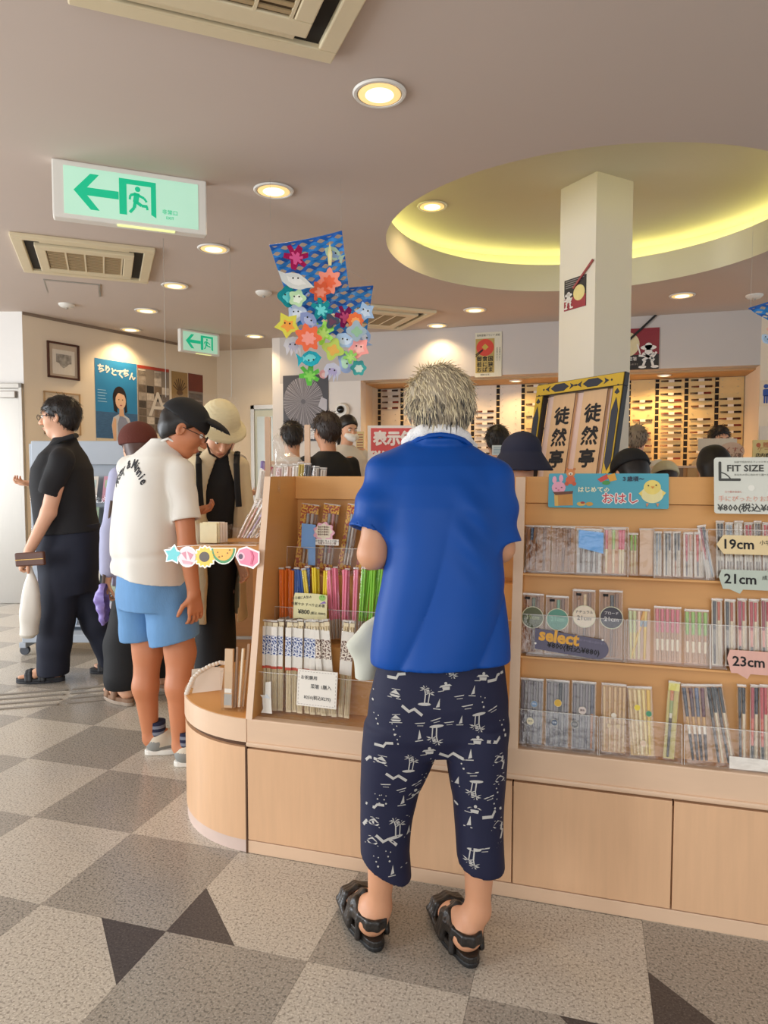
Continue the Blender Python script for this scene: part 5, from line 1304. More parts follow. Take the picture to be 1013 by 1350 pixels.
def packet(label, loc, w, h, sticks, card=None, group=None, roll=0.0, d=.012, tilt=TILT, header=None, seed=0, stickers=(), band=None, slv=True):
    """sticks: list of (tip x, handle x, colours, splits) in units of half the width"""
    t = thing('chopstick_packet', label, 'chopstick packet', loc, (tilt, roll, 0), group)
    if card: MB().box(-w * .46, d * .28, .004, w * .46, d * .42, h * .97).build('card', pm(card) if isinstance(card, str) else card, t)
    for s in sticks:
        x0, x1, cols = s[0], s[1], s[2]; sp = s[3] if len(s) > 3 else (.55,); tp = s[4] if len(s) > 4 else .95
        rr = s[5] if len(s) > 5 else min(.0056, w * .14)
        stick(t, x0 * w / 2, h * .04, x1 * w / 2, h * tp, -.0005, cols, rr * .6, rr, 6, sp)
    if header: MB().box(-w * .47, -d * .5, h * (1 - header[1]), w * .47, -d * .32, h * .995).build('header_card', pm(header[0]), t)
    if band: MB().box(-w * .48, -d * .46, h * band[1], w * .48, -d * .36, h * band[2]).build('paper_band', pm(band[0]), t)
    if slv: sleeve(t, w, h, d, seed)
    for s in stickers: sticker(t, s[0] * w / 2, s[1] * h, -d / 2 - .003, s[2], s[3], s[4], s[5], *(s[6:]))
    return t
def rb(label, xl, xr, pt, zb, sticks, group, yo=.034, **kw):
    pm_ = (pt + 800) / 2; a, b_ = bay(xl, pt, yo), bay(xr, pt, yo); x = (a.x + b_.x) / 2; z1 = a.z; w = b_.x - a.x
    y = CY + yo + .195 * (zb - BZ)
    return packet(label, (x, y, zb + .001), w * .97, (z1 - zb) / math.cos(TILT), sticks, group=group, seed=int(xl), **kw)
G1, G2, G3 = 'packets in the top row of the right bay', 'packets in the middle row of the right bay', 'packets in the bottom row of the right bay'
Z1, Z2, Z3 = 1.033, .773, .4915
wd_ = '#9a6a40'; dk = '#7b4f30'
# top row
rb('kraft-backed packet with blue and brown sticks at the left end of the top row', 694, 727, 693, Z1, [(-.6, -.5, ['#8a5c3a', '#4d6076'], (.7,)), (-.1, 0, [wd_, wd_]), (.5, .55, [dk, dk])], G1, card=KRAFT)
rb('kraft-backed packet with plain brown sticks, second in the top row', 728, 759, 694, Z1, [(-.5, -.5, [wd_, wd_]), (0, .1, [dk, wd_]), (.55, .5, [wd_, dk])], G1, card=KRAFT)
rb('silver-fronted packet of grey sticks, third in the top row', 760, 795, 697, Z1, [(-.6, -.6, ['#6b5446', '#c9c9cc']), (-.2, -.2, ['#8a7466', '#d5d5d8']), (.2, .25, ['#6b5446', '#bdbdc2']), (.6, .6, ['#8a7466', '#d0d0d4'])], G1, card='#c3bcb4')
MBX = None
rb("children's packet with red, green and red stick handles in the top row", 796, 826, 696, Z1, [(-.75, -.75, [NAT, '#d9646a'], (.55,)), (-.1, -.1, [NAT, '#a3c152'], (.55,)), (.5, .5, [NAT, '#d94f66'], (.55,)), (.75, .78, [NAT, '#d94f66'], (.55,))], G1, card='#c98e58')
rb('single green-handled stick packet in the top row', 829, 842, 703, Z1, [(-.3, -.4, [NAT, '#8fb63c'], (.6,)), (.35, .4, [NAT, '#8fb63c'], (.6,))], G1)
rb('packet hidden behind a plain beige card in the top row', 843, 862, 697, Z1, [(0, 0, [NAT, NAT])], G1, card='#dcb898', header=('#dcb898', .96))
for k, (xl, xr, c1, c2, lab) in enumerate([(863, 873, '#7f8a94', '#a8acad', 'slim blue-grey stick packet just right of the beige card'), (875, 886, '#2a2a30', '#6d6660', 'slim black stick packet with a white card, second right of the beige card'), (887, 898, '#2d2a2c', '#a0623c', 'slim black and brown stick packet, third right of the beige card'),
        (901, 914, '#b1343f', '#6e5f5c', 'dark red stick packet, left of the red pair in the top row'), (915, 929, '#c23a34', '#6e5f5c', 'bright red stick packet, right of the red pair in the top row')]):
    rb(lab, xl, xr, 701 if k < 3 else 702, Z1, [(-.25, -.3, [c2, c1, c1], (.35, .5)), (.5, .5, ['#c9b9a4', '#c98a6a' if k > 2 else c1], (.6,))], G1, card='#e4d6c2', yo=.036)
rb('red and black stick packet leaning to the left in the top row', 931, 943, 692, Z1, [(-.2, -.2, ['#e2d8cc', '#c23c48', '#8e2632'], (.35, .6)), (.5, .5, ['#9fa6b0', '#5b6472'])], G1, card='#ddd2c4', roll=-.16, yo=.030)
for k, (xl, xr, c, lab) in enumerate([(944, 955, '#2e3036', 'tall black stick packet above the cream 19cm tag'), (956, 967, '#8d979f', 'tall grey-blue stick packet above the 19cm tag'), (968, 980, '#d7cfc2', 'tall pale stick packet above the 19cm tag'), (981, 993, '#b8323e', 'tall red stick packet with white card above the 19cm tag'),
        (994, 1004, '#75706c', 'tall dark grey stick packet near the right edge of the top row'), (1005, 1017, '#c03a3e', 'tall red stick packet cut by the right edge of the picture')]):
    rb(lab, xl, xr, 687 + (k % 2) * 2, Z1, [(-.3, -.35, ['#6d5c50', '#c4b6a4', c], (.3, .5)), (.4, .45, ['#8a7666', '#d3c6b4', c], (.3, .6))], G1, card='#e6dccb', yo=.036)
# middle row
for k, (xl, xr, pt, col, txt, tc, c, lab) in enumerate([(688, 718, 782, '#55592f', '19cm', '#a9b07a', '#4f5a34', 'kraft packet with a round olive 19cm sticker'), (720, 751, 785, '#4f9079', '21cm', '#7fbfa5', '#5c8f6a', 'kraft packet with a round teal sticker'),
        (755, 786, 777, '#e9d8bf', 'ナチュラル\n21cm', '#4a3a30', '#d9b98a', 'kraft packet with a round cream 21cm sticker'), (790, 822, 778, '#2e2734', 'ブロード\n21cm', '#d9d2cf', '#211d22', 'kraft packet with a round black 21cm sticker')]):
    t = rb(lab, xl, xr, pt, Z2, [(-.45, -.45, [wd_, wd_], (.5,)), (.1, .1, [dk, c], (.55,), .93, .0058), (.5, .5, [wd_, dk])], G2, card=KRAFT, stickers=[(.05, .60, .0355, col, txt, tc, '#d9d3ae', .020)])
    hh = [c_ for c_ in t.children if c_.name.startswith('card')][0].bound_box[6][2]; MB().box(-.024, -.0095, hh - .014, -.008, -.0085, hh - .006).build('black_tab', INK, t)
rb('yellow stick packet with a crossed yellow stick, right of the four sticker packets', 828, 858, 802, Z2, [(-.7, -.8, ['#d9c97a', '#c9cf95']), (-.4, -.4, ['#e3cf7a', '#cfd08c']), (-.7, .5, ['#e0b52c', '#e8b21e', '#8c9aa0', '#e0a21c'], (.6, .68, .8)), (.5, .6, ['#e3b62a', '#e9c030', '#8c9aa0', '#e0c060'], (.6, .68, .8)), (.0, .0, ['#e3cf9a', '#e6bd9c'])], G2)
rb('packet of four pink-dotted sticks in the middle row', 862, 899, 799, Z2, [(x, x * 1.05, ['#b98a60', '#e5d3b3', '#b98558', '#d0656e'], (.2, .42, .55)) for x in (-.72, -.36, 0, .36, .72)], G2)
rb('packet of four green-dotted sticks in the middle row', 902, 935, 803, Z2, [(x, x * 1.05, ['#b98a60', '#e5d3b3', '#b98558', '#8fb550'], (.2, .42, .55)) for x in (-.72, -.25, .25, .72)], G2)
for k, (xl, xr, c, c2, lab) in enumerate([(938, 953, '#232327', '#b5532f', 'black and rust stick packet, first of the tall ones in the middle row'), (955, 970, '#26262a', '#a84a2c', 'black and rust stick packet, second of the tall ones in the middle row'), (972, 985, '#9c2244', '#b5302e', 'crimson stick packet above the pink 23cm tag'),
        (987, 1001, '#a82a2e', '#b5302e', 'red stick packet above the pink 23cm tag'), (1003, 1016, '#8e2430', '#a83030', 'dark red stick packet at the right edge of the middle row')]):
    rb(lab, xl, xr, 789 + k % 2, Z2, [(-.45, -.45, ['#4a3a36', '#8a8078' if k < 2 else '#d58a7a', c], (.3, .55), .96, .0048), (.3, .35, ['#d8c3a0', '#d8c3a0', c2], (.3, .7))], G2, card='#e2d3ba', yo=.036)
# bottom row
for k, (xl, xr, lab, st) in enumerate([(686, 718, 'grey-sleeved packet with light blue and cream round stickers', [(.25, .62, .0105, '#7f9fc4', '茶色', '#e8eef4'), (-.05, .36, .0115, '#e6d9a8', '黄色', '#8a7a50')]), (720, 752, 'grey-sleeved packet with yellow and navy round stickers', [(.05, .66, .0118, '#e3b42c', '', '#5a4a10'), (-.2, .37, .0105, '#1f3a5c', '紺色', '#c8d4e0')]),
        (754, 787, 'grey-sleeved packet with white and charcoal round stickers', [(-.1, .58, .0118, '#dfcfc6', '黒色', '#5c4038'), (-.7, .37, .0118, '#4a4644', '焦茶', '#a8a09a')])]):
    rb(lab, xl, xr, 893 + k * 2, Z3, [(-.7, -.75, ['#6d6468', '#756c70']), (-.25, -.2, ['#7f777a', '#857c80']), (.2, .25, ['#5d5558', '#211f22'] if k == 1 else ['#6a6064', '#7b7276']), (.65, .7, ['#b5764a', '#5d5a66'] if k == 2 else ['#6d6468', '#8a8286'])], G3, card='#8c8480', stickers=st)
rb('natural wood stick packet with a small animal-shaped sticker, bottom row', 793, 827, 900, Z3, [(x, x * 1.1, ['#e0bf8c', '#d7b078']) for x in (-.7, -.3, .1, .45, .75)], G3, card='#c99a5e', stickers=[(.0, .55, .008, '#eee3d0', '', '#222222'), (-.35, .40, .007, '#d9bb8a', '', '#222222'), (.35, .40, .007, '#d9bb8a', '', '#222222')])
rb('pale yellow stick packet with yellow and green round stickers, bottom row', 831, 865, 904, Z3, [(-.6, -.8, ['#e6c894', '#dfc08a']), (-.3, -.4, ['#e9d09c', '#e2c690']), (0, -.05, ['#efdba8', '#ead496']), (.35, .3, ['#ead08a', '#e8cc7c']), (.6, .7, ['#e8c860', '#e6b93c'])], G3, roll=-.05, card='#dcb878', stickers=[(-.25, .70, .0095, '#e8cf3a', '', '#222222'), (.65, .62, .009, '#3f8f62', '', '#222222'), (.1, .2, .009, '#e9c9a8', '', '#222222')])
rb('single floral packet with a dark brown stick, bottom row', 874, 890, 897, Z3, [(-.2, -.2, ['#3b2a22', '#4a3428', '#cfc6b4', '#8f9a58', '#c77f54'], (.45, .55, .62, .8), .93, .0055)], G3, roll=.07, card='#c6b25c', header=('#d9cf6a', .12))
rb('packet of navy and maroon sticks with white flowers, bottom row', 905, 941, 901, Z3, [(-.5, -.8, ['#3a2f2c', '#e6dac8', '#c79a5c', '#3c3f4a', '#4a4f5c'], (.36, .48, .60, .86)), (-.15, -.3, ['#4a3834', '#e6dac8', '#c79a5c', '#4a3038', '#5c343c'], (.36, .48, .60, .86)), (.15, .15, ['#3a2f2c', '#e6dac8', '#c79a5c', '#5a6070', '#66708a'], (.36, .48, .60, .86)), (.5, .6, ['#4a3834', '#e6dac8', '#c79a5c', '#5c2c36', '#6a3440'], (.36, .48, .60, .86))], G3, roll=-.07)
for k, (xl, xr, ro, c, lab) in enumerate([(944, 957, -.13, '#1c1b1d', 'black and natural stick packet leaning left in the bottom row'), (957, 970, -.16, '#1e1c1e', 'second black stick packet leaning left in the bottom row'), (972, 984, 0, '#1b1a1c', 'upright black stick packet in the bottom row'), (987, 999, .02, '#a02430', 'red stick packet with dark tip, right part of the bottom row'),
        (1001, 1013, 0, '#b02a30', 'red stick packet at the right edge of the bottom row')]):
    rb(lab, xl, xr, 902, Z3, [(-.4, -.4, ['#3b3634', '#6a625e' if k < 3 else '#c8604e', c], (.25, .6), .96, .005), (.45, .45, ['#d3c0a0', '#d3c0a0', c if k != 3 else '#2a2630'], (.2, .66), .96, .005)], G3, card='#d6c6ac' if k > 2 else None, roll=ro, yo=.034 + .004 * (k % 2))
wc = bay(985, 1004, .012)
t = thing('blank_card', 'blank white card lying against the bottom tray at the right', 'card', (wc.x + .03, CY + .022, Z3 + .001), (TILT, 0, 0)); MB().box(-.075, -.0006, 0, .09, .0006, .035).build('sheet', PAPER, t)
# clear trays that hold the rows
def tray(label, x0, x1, y, z, h, d, tilt=TILT):
    t = thing('acrylic_tray', label, 'tray', ((x0 + x1) / 2, y, z), (tilt, 0, 0), 'clear acrylic trays of the display'); w = (x1 - x0) / 2
    MB().box(-w, -.0015, 0, w, .0015, h).build('front_plate', ACR, t); MB().box(-w, -.0017, h, w, .0017, h + .002).box(-w - .001, -.0017, 0, -w + .001, .0017, h).box(w - .001, -.0017, 0, w + .001, .0017, h).build('front_edge', EDGE, t); MB().box(-w, .0015, 0, w, d, .003).build('base_plate', ACR, t)
    for s in (-1, 1): MB().box(s * w - (.003 if s > 0 else 0), .0015, .003, s * w + (.003 if s < 0 else 0), d, h).build('end_plate', ACR, t)
    return t
xa = lambda px, py: bay(px, py, .006).x
for nm, z, segs, h in (('top', Z1, ((691, 829, 700), (863, 932, 720), (934, 1075, 720)), .155), ('middle', Z2, ((684, 824, 830), (826, 937, 830), (938, 1070, 840)), .13), ('bottom', Z3, ((681, 789, 940), (791, 900, 940), (903, 1060, 950)), .115)):
    for k, (l, r_, py) in enumerate(segs):
        a, b_ = xa(l, py), xa(r_, py)
        tray(['left', 'middle', 'right'][k] + ' clear acrylic tray holding the ' + nm + ' row of the right bay', a, b_, CY + .014 + .195 * (z - BZ), z - .0005 if z > .6 else z, h, .05)

# ------------------------------------------------------------------ left bay
GL1, GL2, GL3 = 'patterned packets at the back of the left bay', 'coloured training chopsticks in the left bay', 'banded natural chopstick packets in the left bay'
def lp(px, py, y): return aty(px, py, y)
def lb(label, xl, xr, pt, y, zb, sticks, group, **kw):
    a, b_ = lp(xl, pt, y), lp(xr, pt, y); w = b_.x - a.x; h = a.z - zb
    return packet(label, ((a.x + b_.x) / 2, y, zb + .001), w * .96, h, sticks, group=group, seed=int(xl * 3), tilt=-.05, **kw)
WAVE = mat('blue_wave_print', '#27407e', .7, var=.0, scale=150, col2='#dfe0e6'); WAVE.node_tree.nodes['Noise Texture'].inputs['Scale'].default_value = 180
WAVEB = mat('brown_dot_print', '#5e3b30', .7, var=.0, scale=170, col2='#e6d9c8')
PAT = mat('gold_red_pattern', '#a8442c', .6, var=.0, scale=120, col2='#e0b048')
for m_ in (WAVE, WAVEB, PAT):      # crisp print: sharpen the noise
    nt = m_.node_tree; rp = nt.nodes.new('ShaderNodeValToRGB'); rp.color_ramp.elements[0].position = .47; rp.color_ramp.elements[1].position = .52
    mx = [n for n in nt.nodes if n.type == 'MIX'][0]; l = mx.inputs['Factor'].links[0]; src = l.from_socket; nt.links.remove(l); nt.links.new(src, rp.inputs[0]); nt.links.new(rp.outputs[0], mx.inputs['Factor'])
REDB = mat('red_band', '#b9452f', .7)
k = 0
for cx, n_, mtl, nm in ((345, 0, WAVE, 'blue'), (352.5, 0, WAVE, 'blue'), (360, 0, WAVE, 'blue'), (368, 0, WAVE, 'blue'), (379, 1, WAVE, 'blue'), (386.5, 1, WAVE, 'blue'), (394, 1, WAVE, 'blue'), (403.5, 2, WAVE, 'blue'), (411, 2, WAVE, 'blue'),
        (419, 3, WAVEB, 'brown'), (426, 3, WAVEB, 'brown'), (433, 3, WAVEB, 'brown'), (440, 3, WAVEB, 'brown'), (448, 3, WAVEB, 'brown'), (456, 3, WAVEB, 'brown')):
    y = 2.268 + .006 * (k % 2); ro = -.10 if 419 <= cx <= 440 else (.05 if cx > 445 else 0)
    ords = ['first', 'second', 'third', 'fourth', 'fifth', 'sixth', 'seventh', 'eighth', 'ninth']
    idx = k if nm == 'blue' else k - 9
    t = lb('slim natural chopstick packet with %s printed band, %s from the left of its kind' % (nm, ords[idx]), cx - 3.9, cx + 3.9, 817.5 + .6 * (k % 3), y, BZ + .003, [(-.4, -.4, [NAT, NAT], (.5,), .93), (.4, .4, [NAT, NAT], (.5,), .93)], GL3, roll=ro, card='#e6d4ae')
    w = .0225; h = .315
    MB().box(-w / 2, -.006, h * .50, w / 2, -.0048, h * .985).build('paper_wrap', PAPER, t)
    MB().box(-w / 2, -.0066, h * .66, w / 2, -.0058, h * .88).build('printed_band', mtl, t)
    if nm == 'blue': MB().box(-w / 2, -.0066, h * .50, w / 2, -.0058, h * .53).build('red_strip', REDB, t)
    k += 1
# coloured training chopsticks, one clear sleeve per pair
k = 0
for x0, x1, n_, col, nm in ((368, 386, 4, '#e8721c', 'orange'), (388, 408, 5, '#3b5fa8', 'blue'), (409, 433, 5, '#e9cf2e', 'yellow'), (436, 468, 7, '#f08aa0', 'pink'), (471, 503, 7, '#8ccf3a', 'lime green')):
    for i in range(n_):
        cx = x0 + (x1 - x0) * (i + .5) / n_; y = 2.395 + .011 * (i % 3); lean = (rnd.uniform(-.10, .10) if nm != 'orange' else .0) + (-.06 if nm in ('yellow',) else 0) + (.10 if nm == 'lime green' else 0)
        ords = ['first', 'second', 'third', 'fourth', 'fifth', 'sixth', 'seventh']
        a = lp(cx, 747, y); h = a.z - .735 + rnd.uniform(-.006, .006)
        t = packet('%s training chopstick pair in a narrow sleeve, %s from the left of its colour' % (nm, ords[i]), (a.x, y, .733), .019, h, [(-.45, -.5, ['#cdbfae', col, col], (.28, .6), .97, .0052), (.45, .5, ['#cdbfae', col, col], (.28, .6), .97, .0052)], group=GL2, roll=lean, d=.009, tilt=-.03, seed=k, slv=(i % 2 == 0)); k += 1
# back row
for k, (xl, xr, ro, lab) in enumerate([(387, 411, .12, 'gold and red patterned packet with silver-grey sticks, nearest the left side panel'), (416, 438, .12, 'patterned packet with rose sticks behind the small flower card'), (444, 462, .16, 'patterned packet with grey and brown sticks left of the blue sleeve'), (468, 488, .16, 'patterned packet at the back of the left bay, by the elbow of the blue-shirted man')]):
    y = 2.53; t = lb(lab, xl, xr, 664, y, .972, [(-.1, -.2, ['#cfc2b0', '#a8aaa8'], (.3,), .86, .006), (.35, .3, ['#d9cdbd', '#c4b9ac' if k != 1 else '#c98f86'], (.3,), .86, .006), (.75, .75, ['#b8a48e', '#8c6a4c'], (.4,), .86, .005)], GL1, roll=ro)
    a, b_ = lp(xl, 664, y), lp(xr, 664, y); w = b_.x - a.x; h = a.z - .972
    MB().box(-w * .47, -.005, .0, -w * .18, -.004, h * .98).build('pattern_strip', PAT, t); MB().box(-w * .47, -.007, h * .86, w * .47, -.006, h * .985).build('gold_header', PAT, t); MB().box(-w * .47, -.007, .0, w * .47, -.006, h * .12).build('pattern_foot', PAT, t)
tray('clear acrylic tray holding the banded packets on the left bay deck', lp(334, 900, 2.225).x + .002, lp(502, 900, 2.225).x, 2.225, BZ + .0005, .155, .075, tilt=-.12)
tray('clear acrylic tray holding the coloured training chopsticks', lp(360, 800, 2.365).x, -.24, 2.372, .7305, .125, .07, tilt=-.08)
tray('clear acrylic tray behind, holding the patterned packets', lp(378, 720, 2.49).x, -.24, 2.49, .9705, .10, .06, tilt=-.05)

# ------------------------------------------------------------------ signs on the counter
def plate(name, label, cat, px0, py0, px1, py1, surf, outline, m, th=.003, rot=(TILT, 0, 0), seg=None):
    """a flat sign with its outline in units of its own box; surf maps a pixel to its plane"""
    a, b_ = surf(px0, py0), surf(px1, py1); w = b_.x - a.x; h = (b_.z - a.z) / math.cos(rot[0]) if rot[0] else b_.z - a.z
    t = thing(name, label, cat, ((a.x + b_.x) / 2, a.y, a.z), rot)
    MB().prism([(x * w, z * h) for x, z in outline(w, h)], -th, 0, 'y').build('plate', m, t)
    return t, w, h
front = lambda px, py: bay(px, py, .010)
rr_ = lambda rad: (lambda w, h: [(x / w, z / h) for x, z in rrect(-w / 2, 0, w / 2, h, rad * h)])
TURQ = mat('turquoise_card', '#4fa9bd', .45, var=.05, scale=6); PINKC = pm('#f0b3c4'); ORC = pm('#d9713a'); YELC = pm('#efdc8c')
t, w, h = plate('shelf_sign', 'turquoise sign with bunny, bear and chick reading おはし, on the top rail', 'sign', 723, 669, 882, 624.5, lambda a, b: bay(a, b, .046), rr_(.05), TURQ)
y = -.0036
def blob(name, polys, cols, par, yy):
    b = MB()
    for k, (p_, c_) in enumerate(zip(polys, cols)): b.mi = k; b.prism(p_, yy - .0004 * (k + 1), yy, 'y')
    return b.build(name, [pm(c) for c in cols], par)
u = w / 159.0      # one photo pixel on this sign
X = lambda px: (px - 802.5) * u; Z = lambda py: (669 - py) * h / 44.5
blob('bunny', [circle(X(737), Z(643), 9.5 * u, 16, 8.5 * u), circle(X(731), Z(633), 3 * u, 10, 5.5 * u), circle(X(740), Z(631), 3 * u, 10, 5.5 * u), circle(X(733.5), Z(644), 1.2 * u, 8, .8 * u), circle(X(741), Z(643), 1.2 * u, 8, .8 * u), circle(X(737), Z(646.5), 1.6 * u, 8, .9 * u)], ['#efabc0', '#efabc0', '#efabc0', '#7d4250', '#7d4250', '#d76d86'], t, y)
blob('bear', [circle(X(753), Z(624), 6.2 * u, 16), circle(X(748), Z(619), 2 * u, 8), circle(X(758), Z(619), 2 * u, 8), circle(X(753), Z(633), 6.5 * u, 14, 6 * u), circle(X(748), Z(638), 3 * u, 10), circle(X(758), Z(638), 3 * u, 10), circle(X(753), Z(625), 3 * u, 10, 2.2 * u), circle(X(753), Z(625.6), 1.0 * u, 8)], ['#d98a4e', '#c4733a', '#c4733a', '#d9683e', '#cf5a34', '#cf5a34', '#f3e3c8', '#4a2a18'], t, y)
blob('carton', [[(X(731), Z(652)), (X(756), Z(650)), (X(757), Z(666)), (X(732), Z(667))], [(X(731), Z(652)), (X(736), Z(653)), (X(737), Z(667)), (X(732), Z(667))], [(X(729), Z(649)), (X(757), Z(647.5)), (X(756), Z(651)), (X(733), Z(653))]], ['#c98c3e', '#dfb15a', '#6a3a24'], t, y)
blob('sushi_toy', [circle(X(768), Z(664), 6 * u, 12, 3 * u), circle(X(779), Z(664), 5 * u, 12, 2.8 * u), circle(X(770), Z(662.5), 3 * u, 10, 1.6 * u)], ['#d9b45a', '#c99a3a', '#b23a2a'], t, y)
blob('toy_blocks', [[(X(789), Z(632)), (X(802), Z(625)), (X(806), Z(630)), (X(794), Z(636))], [(X(802), Z(627)), (X(812), Z(624)), (X(815), Z(633)), (X(806), Z(635))], circle(X(801), Z(636.5), 5.5 * u, 12, 3 * u)], ['#d24a3e', '#e2a43a', '#4a9a4a'], t, y)
blob('chick', [circle(X(861), Z(651), 14.5 * u, 22, 12 * u), circle(X(861), Z(642), 11 * u, 20, 10 * u), [(X(848), Z(646)), (X(843.5), Z(650)), (X(848), Z(654))], [(X(874), Z(646)), (X(878.5), Z(649)), (X(874), Z(654))], circle(X(856), Z(640), 1.1 * u, 8), circle(X(866), Z(639.5), 1.1 * u, 8), [(X(859), Z(641)), (X(864), Z(641)), (X(861.5), Z(644))], [(X(853), Z(662.5)), (X(857), Z(662.5)), (X(854), Z(667))], [(X(866), Z(662.5)), (X(870), Z(662.5)), (X(868), Z(667))]], ['#efe3a4', '#f0da72', '#efd672', '#efd672', '#5a4a2a', '#5a4a2a', '#d9923a', '#d98a5a', '#d98a5a'], t, y)
WHI = pm('#f5efe6')
text('３歳頃〜', 7.4 * u, pm('#20324a'), t, TX(X(836), y - .0008, Z(632)), bold=.03); text('はじめての', 8.6 * u, pm('#f2eec8'), t, TX(X(784.5), y - .0008, Z(646)), bold=.035)
text('おはし', 16.5 * u, WHI, t, TX(X(819.5), y - .0004, Z(657.5)), bold=.085); text('おはし', 16.5 * u, pm('#c7404e'), t, TX(X(819.5), y - .0012, Z(657.5)), bold=.015)
# clear FIT SIZE notice
FROST = mat('pale_grey_notice', '#d3d4c8', .28, var=.05, scale=5)
t, w, h = plate('fit_size_notice', 'pale grey FIT SIZE notice standing out over the top rail at the right edge', 'sign', 942, 677, 1100, 602.5, lambda a, b: bay(a, b, -.012), rr_(.05), FROST)
u = w / 158.0; v = h / 74.5; X = lambda px: (px - 1021) * u; Z = lambda py: (677 - py) * v; y = -.0034; DG = pm('#3a3a34'); PKI = pm('#d79a86')
MB().prism(rrect(X(948), Z(633.5), X(951.8), Z(608), 1.6 * u), y - .0006, y, 'y').prism(rrect(X(948), Z(634), X(978), Z(630.6), 1.5 * u), y - .0007, y, 'y').build('angle_mark', DG, t)
MB().tube([(X(951.5), y - .0004, Z(622.5)), (X(957), y - .0004, Z(624.5)), (X(961), y - .0004, Z(627.5)), (X(964.5), y - .0004, Z(631.5))], .0016, 6).build('angle_arc', DG, t)
text('FIT SIZE', 13.6 * u, DG, t, TX(X(959), y - .0005, Z(617.5)), 'LEFT', bold=.02, sx=1.06); text('お店で合わせるフィットサイズ', 3.6 * u, pm('#8f8f84'), t, TX(X(969), y - .0005, Z(609)), 'LEFT'); text('あなたの手に合わせて選べます', 3.6 * u, pm('#8f8f84'), t, TX(X(969), y - .0005, Z(626)), 'LEFT')
text('三つ目のおはし', 3.4 * u, pm('#c96a5a'), t, TX(X(956), y - .0005, Z(648.5)), 'LEFT'); text('手にぴったりお箸', 9.2 * u, PKI, t, TX(X(947), y - .0005, Z(658)), 'LEFT'); text('¥800(税込¥880)', 13.2 * u, DG, t, TX(X(946.5), y - .0005, Z(669.8)), 'LEFT', bold=.02)
MB().prism(circle(X(992), Z(643), 4.5 * u, 16), y - .0005, y, 'y').build('face_mark', pm('#e6e4d8'), t)
def tagshape(w, h): return [(-.5, .5), (-.435, .0), (.5, .0), (.5, 1.0), (-.435, 1.0)]
def tagshape2(w, h): return [(-.5, .62), (-.46, .0), (-.40, -.0), (-.30, -.22), (-.27, 0), (.5, 0), (.5, 1.0), (-.47, 1.0)]
for (px0, py0, px1, py1, col, big, small, lab, shp) in ((945, 708.5, 1090, 730, '#e0c896', '19cm', '小学生用', 'cream arrow-shaped 19cm tag under the top row', tagshape), (948, 755.5, 1090, 776, '#b5bfb0', '21cm', '成人女性', 'pale green speech-bubble 21cm tag between top and middle rows', tagshape2), (959, 865, 1095, 886.5, '#dca898', '23cm', '成人男性', 'pink speech-bubble 23cm tag between middle and bottom rows', tagshape2)):
    t, w, h = plate('size_tag', lab, 'tag', px0, py1, px1, py0, lambda a, b: bay(a, b, -.016), shp, pm(col)); u = w / (px1 - px0)
    text(big, 20 * u, INK, t, TX(-w / 2 + 7 * u, -.0036, h * .5), 'LEFT', bold=.02); text(small, 7.4 * u, INK, t, TX(-w / 2 + 58 * u, -.0036, h * .62), 'LEFT')
t, w, h = plate('select_tag', 'grey-purple rounded select price tag in front of the round sticker packets', 'tag', 705, 863, 803, 833, lambda a, b: bay(a, b, -.004), lambda w, h: [(-.5, .22), (.30, .0)] + [(.36 + .14 * math.sin(q) , .36 - .36 * math.cos(q) * 1.0) for q in np.linspace(.2, 2.9, 10)] + [(.3, .74), (-.5, .98)], mat('tag_slate', '#5f5a70', .5))
u = w / 98; sk = -.10
text('select', 23 * u, pm('#e5a51e'), t, TX(-w * .17, -.0038, h * .68, sk), bold=.04); text('¥800(税込¥880)', 10.4 * u, INK, t, TX(.03 * w, -.0042, h * .30, sk), bold=.012); text('お好きな組み合わせで', 3.8 * u, pm('#8d87a0'), t, TX(.27 * w, -.0038, h * .60, sk))
for x_ in (-.49, .42): MB().prism(circle(x_ * w, h * (.42 if x_ < 0 else .70), 1.5 * u, 10), -.005, -.003, 'y').build('pin', WHI, t)
# left-bay labels
t, w, h = plate('price_card', 'cream handwritten 800 yen card clipped to the coloured chopstick tray', 'price card', 387, 815.5, 431, 784, lambda a, b: aty(a, b, 2.35), lambda w, h: [(-.5, .0), (-.3, .05), (.1, -.02), (.5, .0), (.5, .96), (.2, 1.0), (-.46, 1.0), (-.5, .8)], pm('#dcd3a0'), rot=(-.08, 0, 0)); u = w / 44
text('お子様に人気の', 3.8 * u, INK, t, TX(-.25 * w, -.0036, h * .82, .12)); text('色鮮やか すべり止め箸', 4.3 * u, INK, t, TX(-.06 * w, -.0036, h * .56, -.03)); text('¥800', 7.5 * u, INK, t, TX(-.18 * w, -.0036, h * .28), bold=.02); text('(税込 ¥880)', 4 * u, INK, t, TX(.24 * w, -.0036, h * .25))
blob('little_face', [circle(.36 * w, h * .86, 4.4 * u, 14, 3.8 * u), circle(.33 * w, h * .90, .7 * u, 6), circle(.40 * w, h * .90, .7 * u, 6), [(.28 * w, h * .62), (.47 * w, h * .66), (.42 * w, h * .74)]], ['#8fbf5a', '#2a3a1a', '#2a3a1a', '#8a6ab0'], t, -.0034)
MB().tube([(-.05 * w, .004, -.04), (-.05 * w, .002, .0)], .0012, 6).build('clip_wire', STEEL, t)
t, w, h = plate('price_card', 'white dashed-border 250 yen card on the front of the banded packets', 'price card', 391, 929.5, 444, 888, lambda a, b: aty(a, b, 2.215), lambda w, h: [(-.5, 0), (.5, 0), (.5, 1), (-.5, 1)], PAPER, rot=(-.12, 0, math.radians(-2))); u = w / 53
